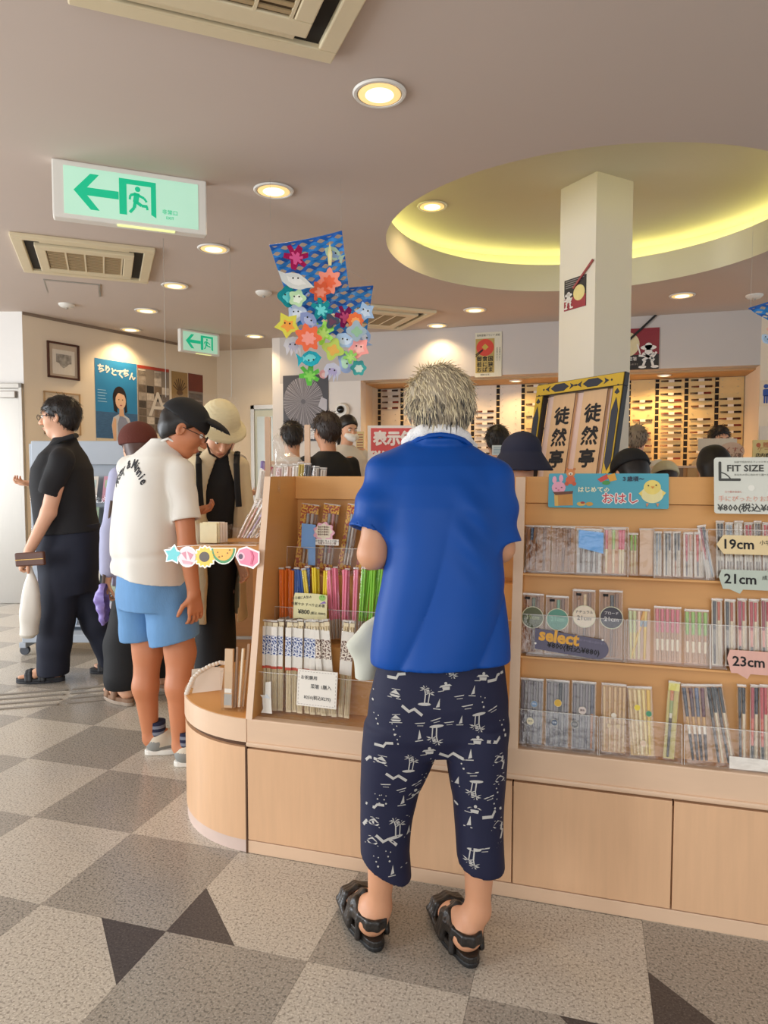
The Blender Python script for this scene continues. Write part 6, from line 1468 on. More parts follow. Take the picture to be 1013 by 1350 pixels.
text('お祝膳用', 5.4 * u, INK, t, TX(-.42 * w, -.0036, h * .78), 'LEFT', space=1.1); text('菜箸 1膳入', 5.8 * u, INK, t, TX(.10 * w, -.0036, h * .55)); text('¥250(税込¥275)', 5.6 * u, INK, t, TX(.02 * w, -.0036, h * .24), sx=.95)
b = MB()
for k in range(13):
    for zz in (.05, .95): b.box(-w * .46 + k * w * .071, -.0034, h * zz - .0006, -w * .46 + k * w * .071 + w * .04, -.003, h * zz + .0006)
for k in range(9):
    for xx in (-.465, .465): b.box(w * xx - .0006, -.0034, h * (.06 + k * .1), w * xx + .0006, -.003, h * (.06 + k * .1) + h * .055)
b.build('dashed_border', pm('#8a7a70'), t)
t, w, h = plate('flower_card', 'small round pink flower card with a white banner over the patterned packets', 'price card', 410, 722, 443, 690, lambda a, b: aty(a, b, 2.478), lambda w, h: [(.02 + .40 * (1 + .10 * math.cos(9 * q)) * math.cos(q), .62 + .40 * (1 + .10 * math.cos(9 * q)) * math.sin(q)) for q in np.linspace(0, 2 * PI, 41)[:-1]], pm('#dfa6b4'), rot=(-.05, 0, 0)); u = w / 33
blob('ruffle', [[(.02 * w + .32 * w * (1 + .12 * math.cos(8 * q)) * math.cos(q), .66 * h + .30 * h * (1 + .12 * math.cos(8 * q)) * math.sin(q)) for q in np.linspace(0, 2 * PI, 33)[:-1]]], ['#e0d3b8'], t, -.003)
MB().box(-.30 * w, -.0042, .12 * h, .62 * w, -.0034, .36 * h).build('banner', PAPER, t); text('お弁当に ちょうど良い', 3.0 * u, INK, t, TX(.16 * w, -.0046, .28 * h)); text('先角すべらない箸', 3.0 * u, INKB, t, TX(.16 * w, -.0046, .19 * h)); 
for k in range(4): text('毎日の食卓に', 2.6 * u, INKB, t, TX(.02 * w, -.0046, (.84 - .10 * k) * h))
# pale blue card, then window glare painted as a sky blue sheet
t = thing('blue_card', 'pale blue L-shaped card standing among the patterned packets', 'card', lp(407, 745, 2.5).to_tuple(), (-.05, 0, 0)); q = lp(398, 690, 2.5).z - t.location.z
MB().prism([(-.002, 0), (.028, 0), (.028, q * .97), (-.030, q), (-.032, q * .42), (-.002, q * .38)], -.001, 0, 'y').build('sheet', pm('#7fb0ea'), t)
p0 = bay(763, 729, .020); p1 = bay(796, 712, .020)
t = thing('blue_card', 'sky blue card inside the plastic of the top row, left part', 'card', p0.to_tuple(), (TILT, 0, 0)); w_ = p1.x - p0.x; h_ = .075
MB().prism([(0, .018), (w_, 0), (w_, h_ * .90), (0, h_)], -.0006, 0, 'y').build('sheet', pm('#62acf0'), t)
t = thing('origami_house', 'small white folded paper ornament in the left-bay tray', 'paper ornament', lp(351, 940, 2.232).to_tuple(), (-.12, 0, 0)); u = .0024
MB().prism([(-8 * u, 0), (-5 * u, 6 * u), (-7 * u, 22 * u), (-11 * u, 26 * u), (-3 * u, 26 * u), (-3 * u, 45 * u), (6 * u, 47 * u), (7 * u, 26 * u), (9 * u, 6 * u), (10 * u, 0)], -.0016, 0, 'y').build('folded_sheet', PAPER, t); MB().prism([(-6 * u, 22 * u), (0, 28 * u), (6 * u, 22 * u)], -.003, -.0016, 'y').build('fold', pm('#d7dde0'), t)

# ------------------------------------------------------------------ on the rounded end
q = atz(307, 938, BZ + .001)
t = thing('acrylic_holder', 'clear acrylic holder on the rounded counter end, beside the side panel', 'tray', q, math.radians(4)); 
MB().box(-.048, -.0015, 0, .044, .0015, .145).build('front_plate', ACR, t); MB().box(-.048, .0015, 0, .044, .075, .003).build('base_plate', ACR, t); MB().box(-.048, .0015, .003, -.045, .075, .145).build('end_plate', ACR, t); MB().box(.041, .0015, .003, .044, .075, .145).build('end_plate', ACR, t)
for k, (dx, w_, c, lab, hh) in enumerate([(-.028, .034, '#c9a781', 'pale kraft packet in the clear holder, front left', .215), (-.006, .010, '#8a6a4c', 'brown slim packet in the clear holder', .222), (.006, .009, '#e3d4bb', 'thin cream packet in the clear holder', .215), (.018, .011, '#9c7a58', 'dark kraft packet in the clear holder', .232), (.031, .012, '#b28f6a', 'brown packet at the right of the clear holder', .24)]):
    p = thing('kraft_packet', lab, 'packet', q + Vector((dx, .02 + .009 * k, .005)), (-.12, .03 * (k - 1), 0), 'packets in the clear holder')
    MB().box(-w_ / 2, -.006, 0, w_ / 2, .006, hh).build('box', pm(c), p, bevel=.0015)
    if k == 0: MB().box(-w_ * .42, -.0072, .055, w_ * .42, -.006, .070).build('white_label', PAPER, p); MB().box(-w_ * .46, -.0072, .01, w_ * .46, -.006, .05).build('printed_label', pm('#a8a49c'), p)
q = atz(272, 912, BZ + .001)
t = thing('lace_card', 'white lace-edged folded card standing on the rounded counter end', 'card', q, math.radians(38))
b = MB(); b.prism([(-.055, 0), (.06, 0), (.075, .085), (.03, .095), (-.035, .06)], -.0015, 0, 'y'); b.build('front_leaf', PAPER, t, rot=(-.35, 0, 0))
b = MB(); b.box(-.05, 0, 0, .06, .0015, .09); b.build('rear_leaf', PAPER, t, loc=(0, .07, 0), rot=(.35, 0, 0))
b = MB()
pth = [Vector((-.075, -.004, .004)), Vector((-.064, -.002, .03)), Vector((-.05, .006, .058)), Vector((-.02, .018, .080)), Vector((.02, .026, .096)), Vector((.06, .03, .104)), Vector((.085, .03, .098))]
for i in range(len(pth) - 1):
    for s in range(3): c_ = pth[i].lerp(pth[i + 1], s / 3); b.ell(c_, (.010, .006, .009), 8, 5)
b.build('lace_edge', PAPER, t, smooth=True)
# upper shelf: bins, cup, sticks and the garland along its edge
SHZ = 1.0555
def bin_(label, px0, px1, d0, hgt, dep):
    a, b_ = atz(px0, 718, SHZ), atz(px1, 718, SHZ); w_ = (b_ - a).length
    t = thing('acrylic_bin', label, 'tray', (a + b_) / 2 + Vector((0, d0, 0)), YAW * .4, 'clear bins on the small upper shelf')
    MB().box(-w_ / 2, 0, 0, w_ / 2, .003, hgt).build('front_plate', ACR, t); MB().box(-w_ / 2, .003, 0, w_ / 2, dep, .003).build('base_plate', ACR, t)
    for s in (-1, 1): MB().box(s * w_ / 2 - (.003 if s > 0 else 0), .003, .003, s * w_ / 2 + (.003 if s < 0 else 0), dep, hgt).build('end_plate', ACR, t)
    return t, w_
t, w_ = bin_('low clear bin with cream cards at the left end of the small upper shelf', 257, 302, .0, .085, .10)
for k in range(5):
    c_ = thing('cream_card', 'cream card standing in the low clear bin, %s from the front' % ['first', 'second', 'third', 'fourth', 'fifth'][k], 'card', t.location + Vector((-.028 + .006 * k, .02 + .012 * k, .005)), YAW * .4, 'cards in the low clear bin')
    MB().box(-.038, 0, 0, .038, .002, .085 + .003 * (k % 2)).build('sheet', pm('#e9dcae' if k < 2 else '#ead9c6'), c_)
t, w_ = bin_('empty clear bin at the right end of the small upper shelf', 305, 338, .012, .07, .09)
q = atz(327, 712, SHZ) + Vector((-.01, .05, .0))
cup = thing('clear_cup', 'tall clear square cup at the back of the small upper shelf', 'cup', q + Vector((.0, .12, .0)), .3)
for (x0, y0, x1, y1) in ((-.025, -.025, .025, -.022), (-.025, .022, .025, .025), (-.025, -.022, -.022, .022), (.022, -.022, .025, .022)): MB().box(x0, y0, 0, x1, y1, .17).build('wall_plate', ACR, cup)
for k in range(7):
    p = atz(300 + k * 4.2, 712, SHZ) + Vector((0, .10, 0)); cc = ['#e6d3bd', '#d9a89a', '#efe4d4', '#c9b7d6', '#e8dccb', '#d7b58a', '#f0e6da'][k]
    t = thing('wrapped_chopsticks', 'thin wrapped chopsticks leaning on the small upper shelf, %s from the left' % ['first', 'second', 'third', 'fourth', 'fifth', 'sixth', 'seventh'][k], 'chopstick packet', p, (0, .50 + .03 * k, 0), 'wrapped sticks on the small upper shelf')
    stick(t, 0, 0, 0, .20 + .008 * k, 0, [cc, cc, '#f2ece4'], .004, .005, 6, (.5, .8)); sleeve(t, .014, .205 + .008 * k, .011, k)
g0, g1 = atz(228, 722, 1.03), atz(330, 722, 1.03)
gar = thing('paper_garland', 'garland of star, shell, sunflower, melon and fish cut-outs along the small shelf edge', 'garland', Vector((-1.60, 2.435, 1.03)), -.34)
gi = Matrix.Translation(gar.location) @ Matrix.Rotation(-.34, 4, 'Z')
def gl(px, py):
    n_ = Vector((math.sin(-.34), -math.cos(-.34), 0)); return gi.inverted() @ hit(px, py, gar.location, n_)
def gshape(name, polys, cols, cy):
    b = MB()
    for k, (p_, c_) in enumerate(zip(polys, cols)): b.mi = k; b.prism([(gl(*xy).x, gl(*xy).z) for xy in p_], -.0022 - .0005 * (k + 1), -.002, 'y')
    return b.build(name, [pm(c) for c in cols], gar)
def starp(cx, cy, r, n=5, k=.5, ro=0): return [(cx + (r if i % 2 == 0 else r * k) * math.sin(PI * i / n + ro), cy - (r if i % 2 == 0 else r * k) * math.cos(PI * i / n + ro)) for i in range(2 * n)]
gshape('star', [starp(229, 731, 14, ro=.15, k=.62), starp(229, 731, 11.5, ro=.15, k=.55)], ['#e9f2ef', '#5fc4c6'], 0)
gshape('shell', [circle(248, 734, 12.5, 18, 14), circle(248, 734, 10.8, 18, 12), [(240, 729), (247, 738), (246, 727)], [(248, 727), (252, 738), (256, 731)], [(241, 738), (255, 741), (254, 744), (243, 743)]], ['#f4ece8', '#f2d2d4', '#cf8290', '#cf8290', '#dba0a8'], 0)
gshape('sunflower', [starp(271, 734, 15.5, 14, .86), starp(271, 734, 13.5, 14, .80), circle(270.5, 734, 6.8, 16)], ['#f4efdc', '#eac43a', '#4a3826'], 0)
gshape('melon_slice', [[(279, 722), (312, 722)] + circle(295.5, 722, 16.8, 14, 22, 0, PI), [(280, 723), (311, 723)] + circle(295.5, 723, 15.4, 14, 19.5, 0, PI), [(282, 723), (309, 723)] + circle(295.5, 723, 13.2, 14, 16, 0, PI), circle(288, 728, .9, 6), circle(294, 733, .9, 6), circle(301, 729, .9, 6), circle(304, 725, .9, 6), circle(290, 734, .9, 6)], ['#eef0de', '#3f8f52', '#efb03a', '#7a5a24', '#7a5a24', '#7a5a24', '#7a5a24', '#7a5a24'], 0)
gshape('fish', [[(311, 733), (316, 723), (326, 720), (335, 724), (343, 727), (343, 742), (335, 750), (326, 747), (317, 745)], [(313, 733), (317, 725), (326, 722.5), (334, 726), (341, 729), (341, 741), (334, 747), (326, 745), (318, 743)], circle(319, 733.5, 5, 14, 5.5), circle(318.5, 733.5, 3.0, 12, 3.6), [(331, 726), (333, 734), (331, 744), (333.5, 744), (336, 734), (333.5, 727)]], ['#f4e6e4', '#e8809a', '#f2b6c2', '#54384a', '#d45c7c'], 0)
MB().tube([gl(222, 722), gl(245, 719.5), gl(275, 718.5), gl(305, 718.5), gl(338, 719)], .0012, 6).build('cord', PAPER, gar)
# little wire hook on the side panel
hk = thing('clear_hook', 'small clear hook stuck on the inner face of the left side panel', 'hook', (CXL + .026, 2.42, 1.285), 0)
MB().tube([(0, 0, .02), (.004, 0, .0), (.012, -.004, -.008), (.018, -.006, .0), (.020, -.006, .012)], .003, 8).box(-.002, -.012, .0, .002, .012, .05).build('hook_body', ACR, hk, smooth=True)
# ------------------------------------------------------------------ the wall of chopsticks at the back
NB = 8.60
RACKP = mat('rack_cream', '#e4c88e', .6, var=.04); RDARK = mat('rack_slot_black', '#1a1210', .8)
bays = [-2.62, -2.32, -2.02, -1.72, -1.42, -1.11, -.81, -.50, -.19, .10, .395, .70, 1.01, 1.325, 1.62]
LOWH = 1.40
lowc = thing('back_cabinet', 'long low maple cabinet under the wall of chopstick racks', 'cabinet', (-.5, 8.36, 0))
MB().box(-2.68, 8.18, 0, 1.62, 8.58, LOWH - .03).build('body', WOODO, lowc, off=(-.5, 8.36, 0)); MB().box(-2.69, 8.15, LOWH - .03, 1.625, 8.60, LOWH).build('top', WOOD, lowc, off=(-.5, 8.36, 0), bevel=.004)
for k in range(9): MB().box(-2.66 + k * .475, 8.165, .1, -2.66 + k * .475 + .465, 8.18, LOWH - .08).build('door', WOODV, lowc, off=(-.5, 8.36, 0), bevel=.002)
RNAME = ['leftmost', 'second', 'third', 'fourth', 'fifth', 'sixth', 'seventh', 'eighth', 'ninth', 'tenth', 'eleventh', 'twelfth', 'thirteenth', 'rightmost']
rowset = {0: [0, 1, 2, 3], 1: [1, 4], 4: [4, 5, 6, 7, 8, 9, 10, 11], 5: [], 6: [0, 1, 3, 5, 7], 7: [1, 3, 6, 9], 8: [2, 4, 6], 9: [3, 4, 6, 8, 9, 10, 11, 12], 10: [3, 4, 6, 8, 9, 10, 11, 12], 11: list(range(13)), 12: [0, 1, 2, 3, 4, 6, 7, 8, 9, 10, 11, 12, 13], 13: [3, 4, 5, 6, 7, 8, 9, 10, 11, 12]}
ORD = ['first', 'second', 'third', 'fourth', 'fifth', 'sixth', 'seventh', 'eighth', 'ninth', 'tenth', 'eleventh', 'twelfth', 'thirteenth', 'fourteenth']
SCOL = ['#3a2018', '#241512', '#6a2418', '#4a2c1c', '#7a2a20', '#2a2024']
for i in range(14):
    x0, x1 = bays[i], bays[i + 1]; xc = (x0 + x1) / 2; w = x1 - x0
    t = thing('chopstick_rack', RNAME[i] + ' wall rack of the back wall, a cream pegboard with a black slotted strip', 'rack', (xc, NB, LOWH), 0, 'wall racks of the back wall')
    MB().box(-w / 2 + .001, 0, 0, w / 2 - .001, .015, 1.02).build('panel', mat('rack_white', '#ded4c6', .6, var=.03) if i < 7 and i != 6 else RACKP, t)
    MB().box(-w / 2 + .001, -.004, 0, -w / 2 + .040, 0, 1.02).build('strip', RDARK, t)
    b = MB()
    for k in range(14): b.box(-w / 2 + .002, -.008, .028 + k * .073, -w / 2 + .039, -.003, .040 + k * .073)
    b.build('strip_clips', RACKP, t)['kind'] = 'stuff'
    b = MB()
    for k in range(14):
        for xx in (-.075, .085): b.box(xx - .003, -.022, .985 - k * .073, xx + .003, 0, .990 - k * .073)
    b.build('pegs', STEEL, t)['kind'] = 'stuff'
    for k in rowset.get(i, []):
        z = LOWH + .992 - k * .073
        c = thing('chopstick_pair', 'lacquered chopstick pair with a white band, %s row of the %s wall rack' % (ORD[k], RNAME[i]), 'chopsticks', (xc + .008 + rnd.uniform(-.008, .008), NB - .018, z), 0, 'chopstick pairs on the back wall')
        c1, c2 = rnd.choice(SCOL), rnd.choice(SCOL)
        for dz in (0, .010):
            b = MB(); b.tube([(-.105, 0, dz), (-.02, 0, dz), (.03, 0, dz), (.112, 0, dz)], [.0035, .0055, .006, .008], 6); b.m = [0] * 12 + [1] * 7 + [0]; b.m = b.m[:len(b.f)]; b.build('chopstick', [pm(c1), pm(c2)], c)
        MB().box(-.025, -.008, -.010, .035, .008, .018).build('paper_band', PAPER, c)
for k, px in enumerate((545, 607, 680, 877)):
    p = hit(px, 500 if px < 600 else (499 if px < 700 else 487), (0, 8.22, 2.4251), (0, 1, 0)); 
    t = thing('soffit_light', ['leftmost', 'second', 'third', 'rightmost'][k] + ' small round light under the soffit of the chopstick wall', 'ceiling light', (p.x, 8.26, 2.425), 0, 'lights under the soffit')
    MB().lathe([(.075, 0), (.075, -.008), (.06, -.012), (.058, -.004)], 24).build('trim_ring', WHITE, t, smooth=True); MB().lathe([(.056, -.004), (.03, -.010), (.002, -.010)], 20).build('bulb', LAMP, t, smooth=True)
    lamp('soffit_lamp', 'SPOT', (0, 0, -.03), [16, 14, 26, 34][k], (1, .62, .26), (0.18, 0, 0), t, spot_size=2.5, spot_blend=.8, shadow_soft_size=.05)
t = thing('soffit_light', 'extra round light under the soffit behind the gold frame', 'ceiling light', (.25, 8.26, 2.425), 0, 'lights under the soffit')
MB().lathe([(.075, 0), (.075, -.008), (.06, -.012), (.058, -.004)], 24).build('trim_ring', WHITE, t, smooth=True); MB().lathe([(.056, -.004), (.03, -.010), (.002, -.010)], 20).build('bulb', LAMP, t, smooth=True)
lamp('soffit_lamp', 'SPOT', (0, 0, -.03), 26, (1, .62, .26), (0.18, 0, 0), t, spot_size=2.5, spot_blend=.8, shadow_soft_size=.05)

# ------------------------------------------------------------------ posters
def poster(name, label, cat, P0, ang, w, h, col, th=.003):
    """hangs with its lower left corner at P0; local x runs along the wall"""
    t = thing(name, label, cat, P0, ang); MB().box(0, -th, 0, w, 0, h).build('sheet', col if not isinstance(col, str) else pm(col), t); return t
HP = (0, 7.893, 0); HN = (0, 1, 0)
a, b_ = hit(626.5, 497.5, HP, HN), hit(662, 437, HP, HN); w, h = b_.x - a.x, b_.z - a.z
t = poster('wall_poster', 'cream poster with a red disc on gold, on the header above the racks', 'poster', a, 0, w, h, '#dcd4bc')
MB().box(.02 * w, -.0045, .09 * h, .73 * w, -.003, .86 * h).build('gold_field', pm('#b39a54'), t); MB().prism(circle(.38 * w, .66 * h, .33 * w, 28, .19 * h), -.006, -.0045, 'y').build('red_disc', pm('#d2402c'), t)
MB().prism([(.38 * w, .60 * h), (.51 * w, .67 * h), (.38 * w, .745 * h), (.25 * w, .67 * h)], -.0072, -.006, 'y').build('gold_square', pm('#c9a845'), t)
MB().prism(bar2(.02 * w, .50 * h, .29 * w, .62 * h, .018 * h), -.0085, -.0072, 'y').prism(bar2(.02 * w, .46 * h, .30 * w, .60 * h, .018 * h), -.0085, -.0072, 'y').build('chopsticks_mark', INK, t)
for k, (l, z) in enumerate((('御食国', .40), ('若に狭', .27), ('おばま', .155))): text(l, .20 * w, INK, t, TX(.375 * w, -.006, z * h), sx=1.0, space=1.15, bold=.02)
text('若狭塗箸ブランド 認証', .085 * w, INK, t, TX(.5 * w, -.0036, .93 * h)); text('若狭おばま', .07 * w, INK, t, TX(.38 * w, -.0036, .05 * h))
for k, xx in enumerate((.83, .93)): text('\n'.join('若狭塗箸を作る匠の心'), .05 * w, INK, t, TX(xx * w, -.0036, .5 * h))
def hero(t, x, z, s, y):
    """plain white ink figure in a broad hat"""
    b = MB()
    for p_ in (circle(0, .80, .30, 14, .10), circle(0, .86, .14, 12, .13), circle(0, .62, .15, 12, .14), bar2(-.30, .55, -.42, .95, .05), bar2(-.22, .58, .22, .30, .10), bar2(.22, .58, -.22, .30, .10), bar2(-.36, .50, .0, .45, .08), bar2(.30, .62, .12, .35, .08), bar2(-.12, .30, -.20, .08, .09), bar2(.12, .30, .18, .08, .09), circle(-.22, .05, .15, 10, .055), circle(.24, .05, .15, 10, .055)): b.prism([(x + u * s, z + v * s) for u, v in p_], y - .001, y, 'y')
    return b.build('white_figure', pm('#e9e2da'), t)
a, b_ = hit(800, 489, HP, HN), hit(870, 431.5, HP, HN); w, h = b_.x - a.x, b_.z - a.z
t = poster('wall_poster', 'large red and black poster with a black chopstick, on the header right of the pillar', 'poster', a, 0, w, h, '#8a2230')
MB().box(0, -.0042, 0, w, -.003, h * .36).build('black_field', pm('#221c1c'), t); MB().prism(circle(w * .38, h * .62, h * .30, 28), -.0056, -.0042, 'y').build('cream_disc', pm('#e0d0a4'), t); hero(t, w * .80, h * .03, h * .62, -.0058)
text('若狭塗箸', .10 * h, pm('#e9e2da'), t, TX(w * .42, -.0048, h * .26)); text('おばま 箸のふるさと', .05 * h, pm('#b9a79a'), t, TX(w * .42, -.0048, h * .13))
MB().prism(bar2(w * .42, h * .72, w * .93, h * 1.30, .022), -.016, -.006, 'y').build('big_chopstick', BLACK, t)
# on the pillar's left face
pn = Vector((-math.sin(PI / 4), -math.cos(PI / 4), 0)); pf = Vector((PCX, PCY, 0)) + pn * (PS / 2)
a, b_ = hit(744.5, 411, pf, pn), hit(773, 404, pf, pn); a2 = hit(744.5, 371, pf, pn); w = (b_ - a).xy.length; h = a2.z - a.z
t = poster('wall_poster', 'small black and red poster with a red chopstick on the white pillar face', 'poster', a + pn * .001, -PI / 4, w, h, '#2a2426')
MB().box(0, -.0042, 0, w, -.003, h * .40).build('red_field', pm('#9c3038'), t); MB().prism(circle(w * .70, h * .48, w * .26, 24, h * .25), -.0056, -.0042, 'y').build('cream_disc', pm('#e6d28c'), t); hero(t, w * .22, h * .04, h * .56, -.0058)
for k in range(4): MB().box(w * .06, -.004, h * (.93 - .07 * k), w * (.92 - .14 * k), -.003, h * (.955 - .07 * k)).build('text_line', pm('#8f8a88'), t)
MB().prism(bar2(w * .45, h * .66, w * 1.32, h * 1.36, .014), -.014, -.006, 'y').build('red_chopstick', pm('#a0484a'), t)
# dark poster on the jut
a, b_ = hit(374, 582, HP, HN), hit(433, 493, HP, HN); w, h = b_.x - a.x, b_.z - a.z
STAR = bpy.data.materials.new('starburst_print'); STAR.use_nodes = True; nt = STAR.node_tree; N = nt.nodes; Lk = nt.links; bb = N['Principled BSDF']; bb.inputs['Roughness'].default_value = .5
tc = N.new('ShaderNodeTexCoord'); mp = N.new('ShaderNodeMapping'); mp.inputs['Location'].default_value = (-w * .45, 0, -h * .60); Lk.new(tc.outputs['Object'], mp.inputs[0])
sx = N.new('ShaderNodeSeparateXYZ'); Lk.new(mp.outputs[0], sx.inputs[0]); at2 = N.new('ShaderNodeMath'); at2.operation = 'ARCTAN2'; Lk.new(sx.outputs['Z'], at2.inputs[0]); Lk.new(sx.outputs['X'], at2.inputs[1])
nz = N.new('ShaderNodeTexNoise'); nz.noise_dimensions = '1D'; nz.inputs['Scale'].default_value = 22; nz.inputs['Detail'].default_value = 6; Lk.new(at2.outputs[0], nz.inputs['W'])
rp = N.new('ShaderNodeValToRGB'); rp.color_ramp.elements[0].position = .42; rp.color_ramp.elements[0].color = srgb('#4a4446'); rp.color_ramp.elements[1].position = .75; rp.color_ramp.elements[1].color = srgb('#c9bfc0'); Lk.new(nz.outputs['Fac'], rp.inputs[0])
Lk.new(rp.outputs[0], bb.inputs['Base Color'])
t = poster('wall_poster', 'dark grey poster of radiating chopsticks on the wall below the hanging ornament', 'poster', a, 0, w, h, pm('#3a3538'))
MB().prism(circle(w * .45, h * .60, w * .44, 36, h * .37), -.0045, -.003, 'y').build('radiating_sticks', STAR, t)
MB().prism(circle(w * .45, h * .60, w * .05, 16), -.006, -.0045, 'y').build('dark_centre', pm('#5a5456'), t); MB().prism([(w * .78, h * .52), (w * .97, h * .42), (w * .97, h * .62), (w * .85, h * .66)], -.006, -.0045, 'y').build('white_patch', pm('#b9b4b8'), t)
text('箸の', w * .24, pm('#e9e4e0'), t, TX(w * .72, -.005, h * .10), bold=.03); text('若狭塗', w * .16, pm('#e9e4e0'), t, TX(w * .25, -.005, h * .15))
# round wall camera
p = hit(452, 541, HP, HN); t = thing('wall_camera', 'round white wall camera with a black eye, right of the dark poster', 'camera', p, 0)
MB().lathe([(.085, 0), (.085, .035), (.07, .055), (.002, .06)], 28).build('housing', WHITE, t, smooth=True, rot=(PI / 2, 0, 0)); MB().ell((-.005, -.062, .005), (.045, .03, .045), 20, 12).build('black_eye', mat('glossy_black', '#0b0b0d', .12), t, smooth=True)
p = hit(476, 580, HP, HN); t = poster('wall_notice', 'small yellowish notice low on the wall right of the round camera', 'notice', p + Vector((-.06, 0, -.16)), 0, .10, .26, '#d3b878')
for k in range(7): MB().box(.012, -.004, .03 + .031 * k, .088, -.003, .045 + .031 * k).build('text_line', pm('#8a5a3a' if k % 2 else '#b06a3a'), t)
# restroom sign and right wall
p = hit(1009, 520, (0, 7.9, 0), HN); t = poster('restroom_sign', 'white restroom sign with a blue standing figure at the far right', 'sign', p + Vector((-.05, -.01, -.12)), 0, .26, .26, '#e6d2b4')
b = MB(); b.prism(circle(.055, .20, .022, 14), -.005, -.003, 'y').prism(rrect(.028, .10, .082, .172, .012), -.005, -.003, 'y').prism(rrect(.036, .03, .052, .11, .006), -.005, -.003, 'y').prism(rrect(.058, .03, .074, .11, .006), -.005, -.003, 'y').build('blue_figure', pm('#274b9a'), t)

# ------------------------------------------------------------------ left wall pictures
def lw(px, py): return hit(px, py, LW0, LWn)
def lwposter(name, label, cat, px0, py0, px1, py1, py0r, col, th=.003):
    a = lw(px0, py0); b_ = lw(px1, py0r); c = lw(px0, py1); w = (b_ - a).xy.length; h = c.z - a.z
    return poster(name, label, cat, a - LWn * -.001, LWang, w, h, col, th), w, h
WFR = mat('dark_wood_frame', '#4f2a1c', .4, var=.15)
t, w, h = lwposter('framed_print', 'dark wood framed small monochrome landscape print on the left wall', 'picture', 62, 497, 104, 449, 501, '#cbb8a0', .008)
for (x0, z0, x1, z1) in ((0, 0, w, .02), (0, h - .02, w, h), (0, 0, .02, h), (w - .02, 0, w, h)): MB().box(x0, -.026, z0, x1, -.004, z1).build('frame_rail', WFR, t, bevel=.002)
MB().box(w * .16, -.011, h * .12, w * .86, -.008, h * .80).build('mat_board', pm('#e6dccb'), t); MB().prism([(w * .27, h * .68), (w * .27, h * .45), (w * .36, h * .43), (w * .40, h * .36), (w * .50, h * .30), (w * .58, h * .34), (w * .66, h * .42), (w * .75, h * .44), (w * .75, h * .68)], -.0125, -.011, 'y').build('ink_drawing', mat('ink_landscape', '#3d3933', .8, var=.0, scale=28, col2='#d8cfc0'), t)
t, w, h = lwposter('framed_print', 'pale framed sheet on the left wall behind the head of the man in black', 'picture', 58, 572, 106, 515, 570, '#d9c8ae', .006)
for (x0, z0, x1, z1) in ((0, 0, w, .015), (0, h - .015, w, h), (0, 0, .015, h), (w - .015, 0, w, h)): MB().box(x0, -.018, z0, x1, -.004, z1).build('frame_rail', pm('#b9986e'), t)
t, w, h = lwposter('wall_poster', 'large blue poster with white kana and a young woman, on the left wall', 'poster', 127, 581, 182, 472, 583, mat('poster_blue', '#2b86bd', .5, var=.12, scale=3))
MB().box(0, -.0035, 0, w, -.003, h * .36).build('sea_field', mat('poster_sea', '#3c6690', .6, var=.35, scale=18, stretch=(1, 1, 4)), t)
for k, (ch, x, z, s) in enumerate((('ち', .14, .875, 1), ('り', .29, .875, .9), ('と', .43, .855, .9), ('て', .58, .84, 1), ('ち', .73, .86, .95), ('ん', .88, .83, .9))): text(ch, .19 * w * s, pm('#f1ece2'), t, TX(x * w, -.0045, z * h), bold=.05)
def pb_(name, polys, cols, yy): return blob(name, [[(u_ * w, v_ * h) for u_, v_ in p_] for p_ in polys], cols, t, yy)
pb_('printed_woman', [[(.40, .0), (.36, .20), (.40, .30), (.52, .34), (.66, .34), (.78, .30), (.86, .18), (.90, .0)], [(.52, .0), (.50, .22), (.56, .33), (.70, .30), (.84, .14), (.88, .0)], [(.40, .0), (.37, .20), (.42, .30), (.47, .28), (.46, .0)], circle(.56, .55, .165, 20, .14), [(.40, .55), (.42, .38), (.50, .36), (.50, .52)], [(.66, .52), (.68, .36), (.74, .38), (.72, .55)], [(.54, .32), (.66, .32), (.65, .42), (.55, .42)], circle(.58, .51, .125, 18, .105), [(.43, .60), (.48, .67), (.60, .66), (.70, .58), (.60, .60), (.52, .61), (.47, .56)], circle(.535, .525, .016, 8, .006), circle(.625, .525, .016, 8, .006), circle(.585, .455, .03, 8, .008)], ['#c7ccd6', '#8d95ad', '#e2b894', '#241c1c', '#241c1c', '#241c1c', '#dfb08c', '#e9c0a0', '#241c1c', '#2a1c18', '#2a1c18', '#b5606a'], -.004)
for k in range(5): MB().box(w * .05, -.004, h * (.48 + .035 * k), w * (.26 - .02 * (k % 3)), -.003, h * (.487 + .035 * k)).build('text_line', pm('#a9cfe6'), t)
MB().box(0, -.004, -.0, w, -.003, h * .035).build('caption_strip', pm('#d9cbb0'), t)
t, w, h = lwposter('wall_poster', 'poster of many small black-and-white photographs under a red bar, left wall', 'poster', 182.5, 570, 224, 481, 570, '#8a7d70')
MB().box(0, -.0045, h * .955, w, -.003, h).build('red_bar', pm('#b0402e'), t)
for i in range(4):
    for j in range(8):
        if j > 5 and i % 2: continue
        c = rnd.choice(['#4a423c', '#6a5c50', '#a3968a', '#2e2825', '#c9bcae', '#7d6a58'])
        MB().box(w * (.03 + .245 * i), -.004, h * (.02 + .117 * j), w * (.03 + .245 * i + .22), -.003, h * (.02 + .117 * j + (.20 if j == 6 else .105))).build('photograph', mat('photo_' + c[1:], c, .7, var=.5, scale=22), t)
text('A', w * .9, pm('#d9cfc2'), t, TX(w * .62, -.0062, h * .42))
t, w, h = lwposter('wall_poster', 'brown poster with a spread fan of chopsticks, left wall', 'poster', 227, 560, 248, 489, 560, '#a58452')
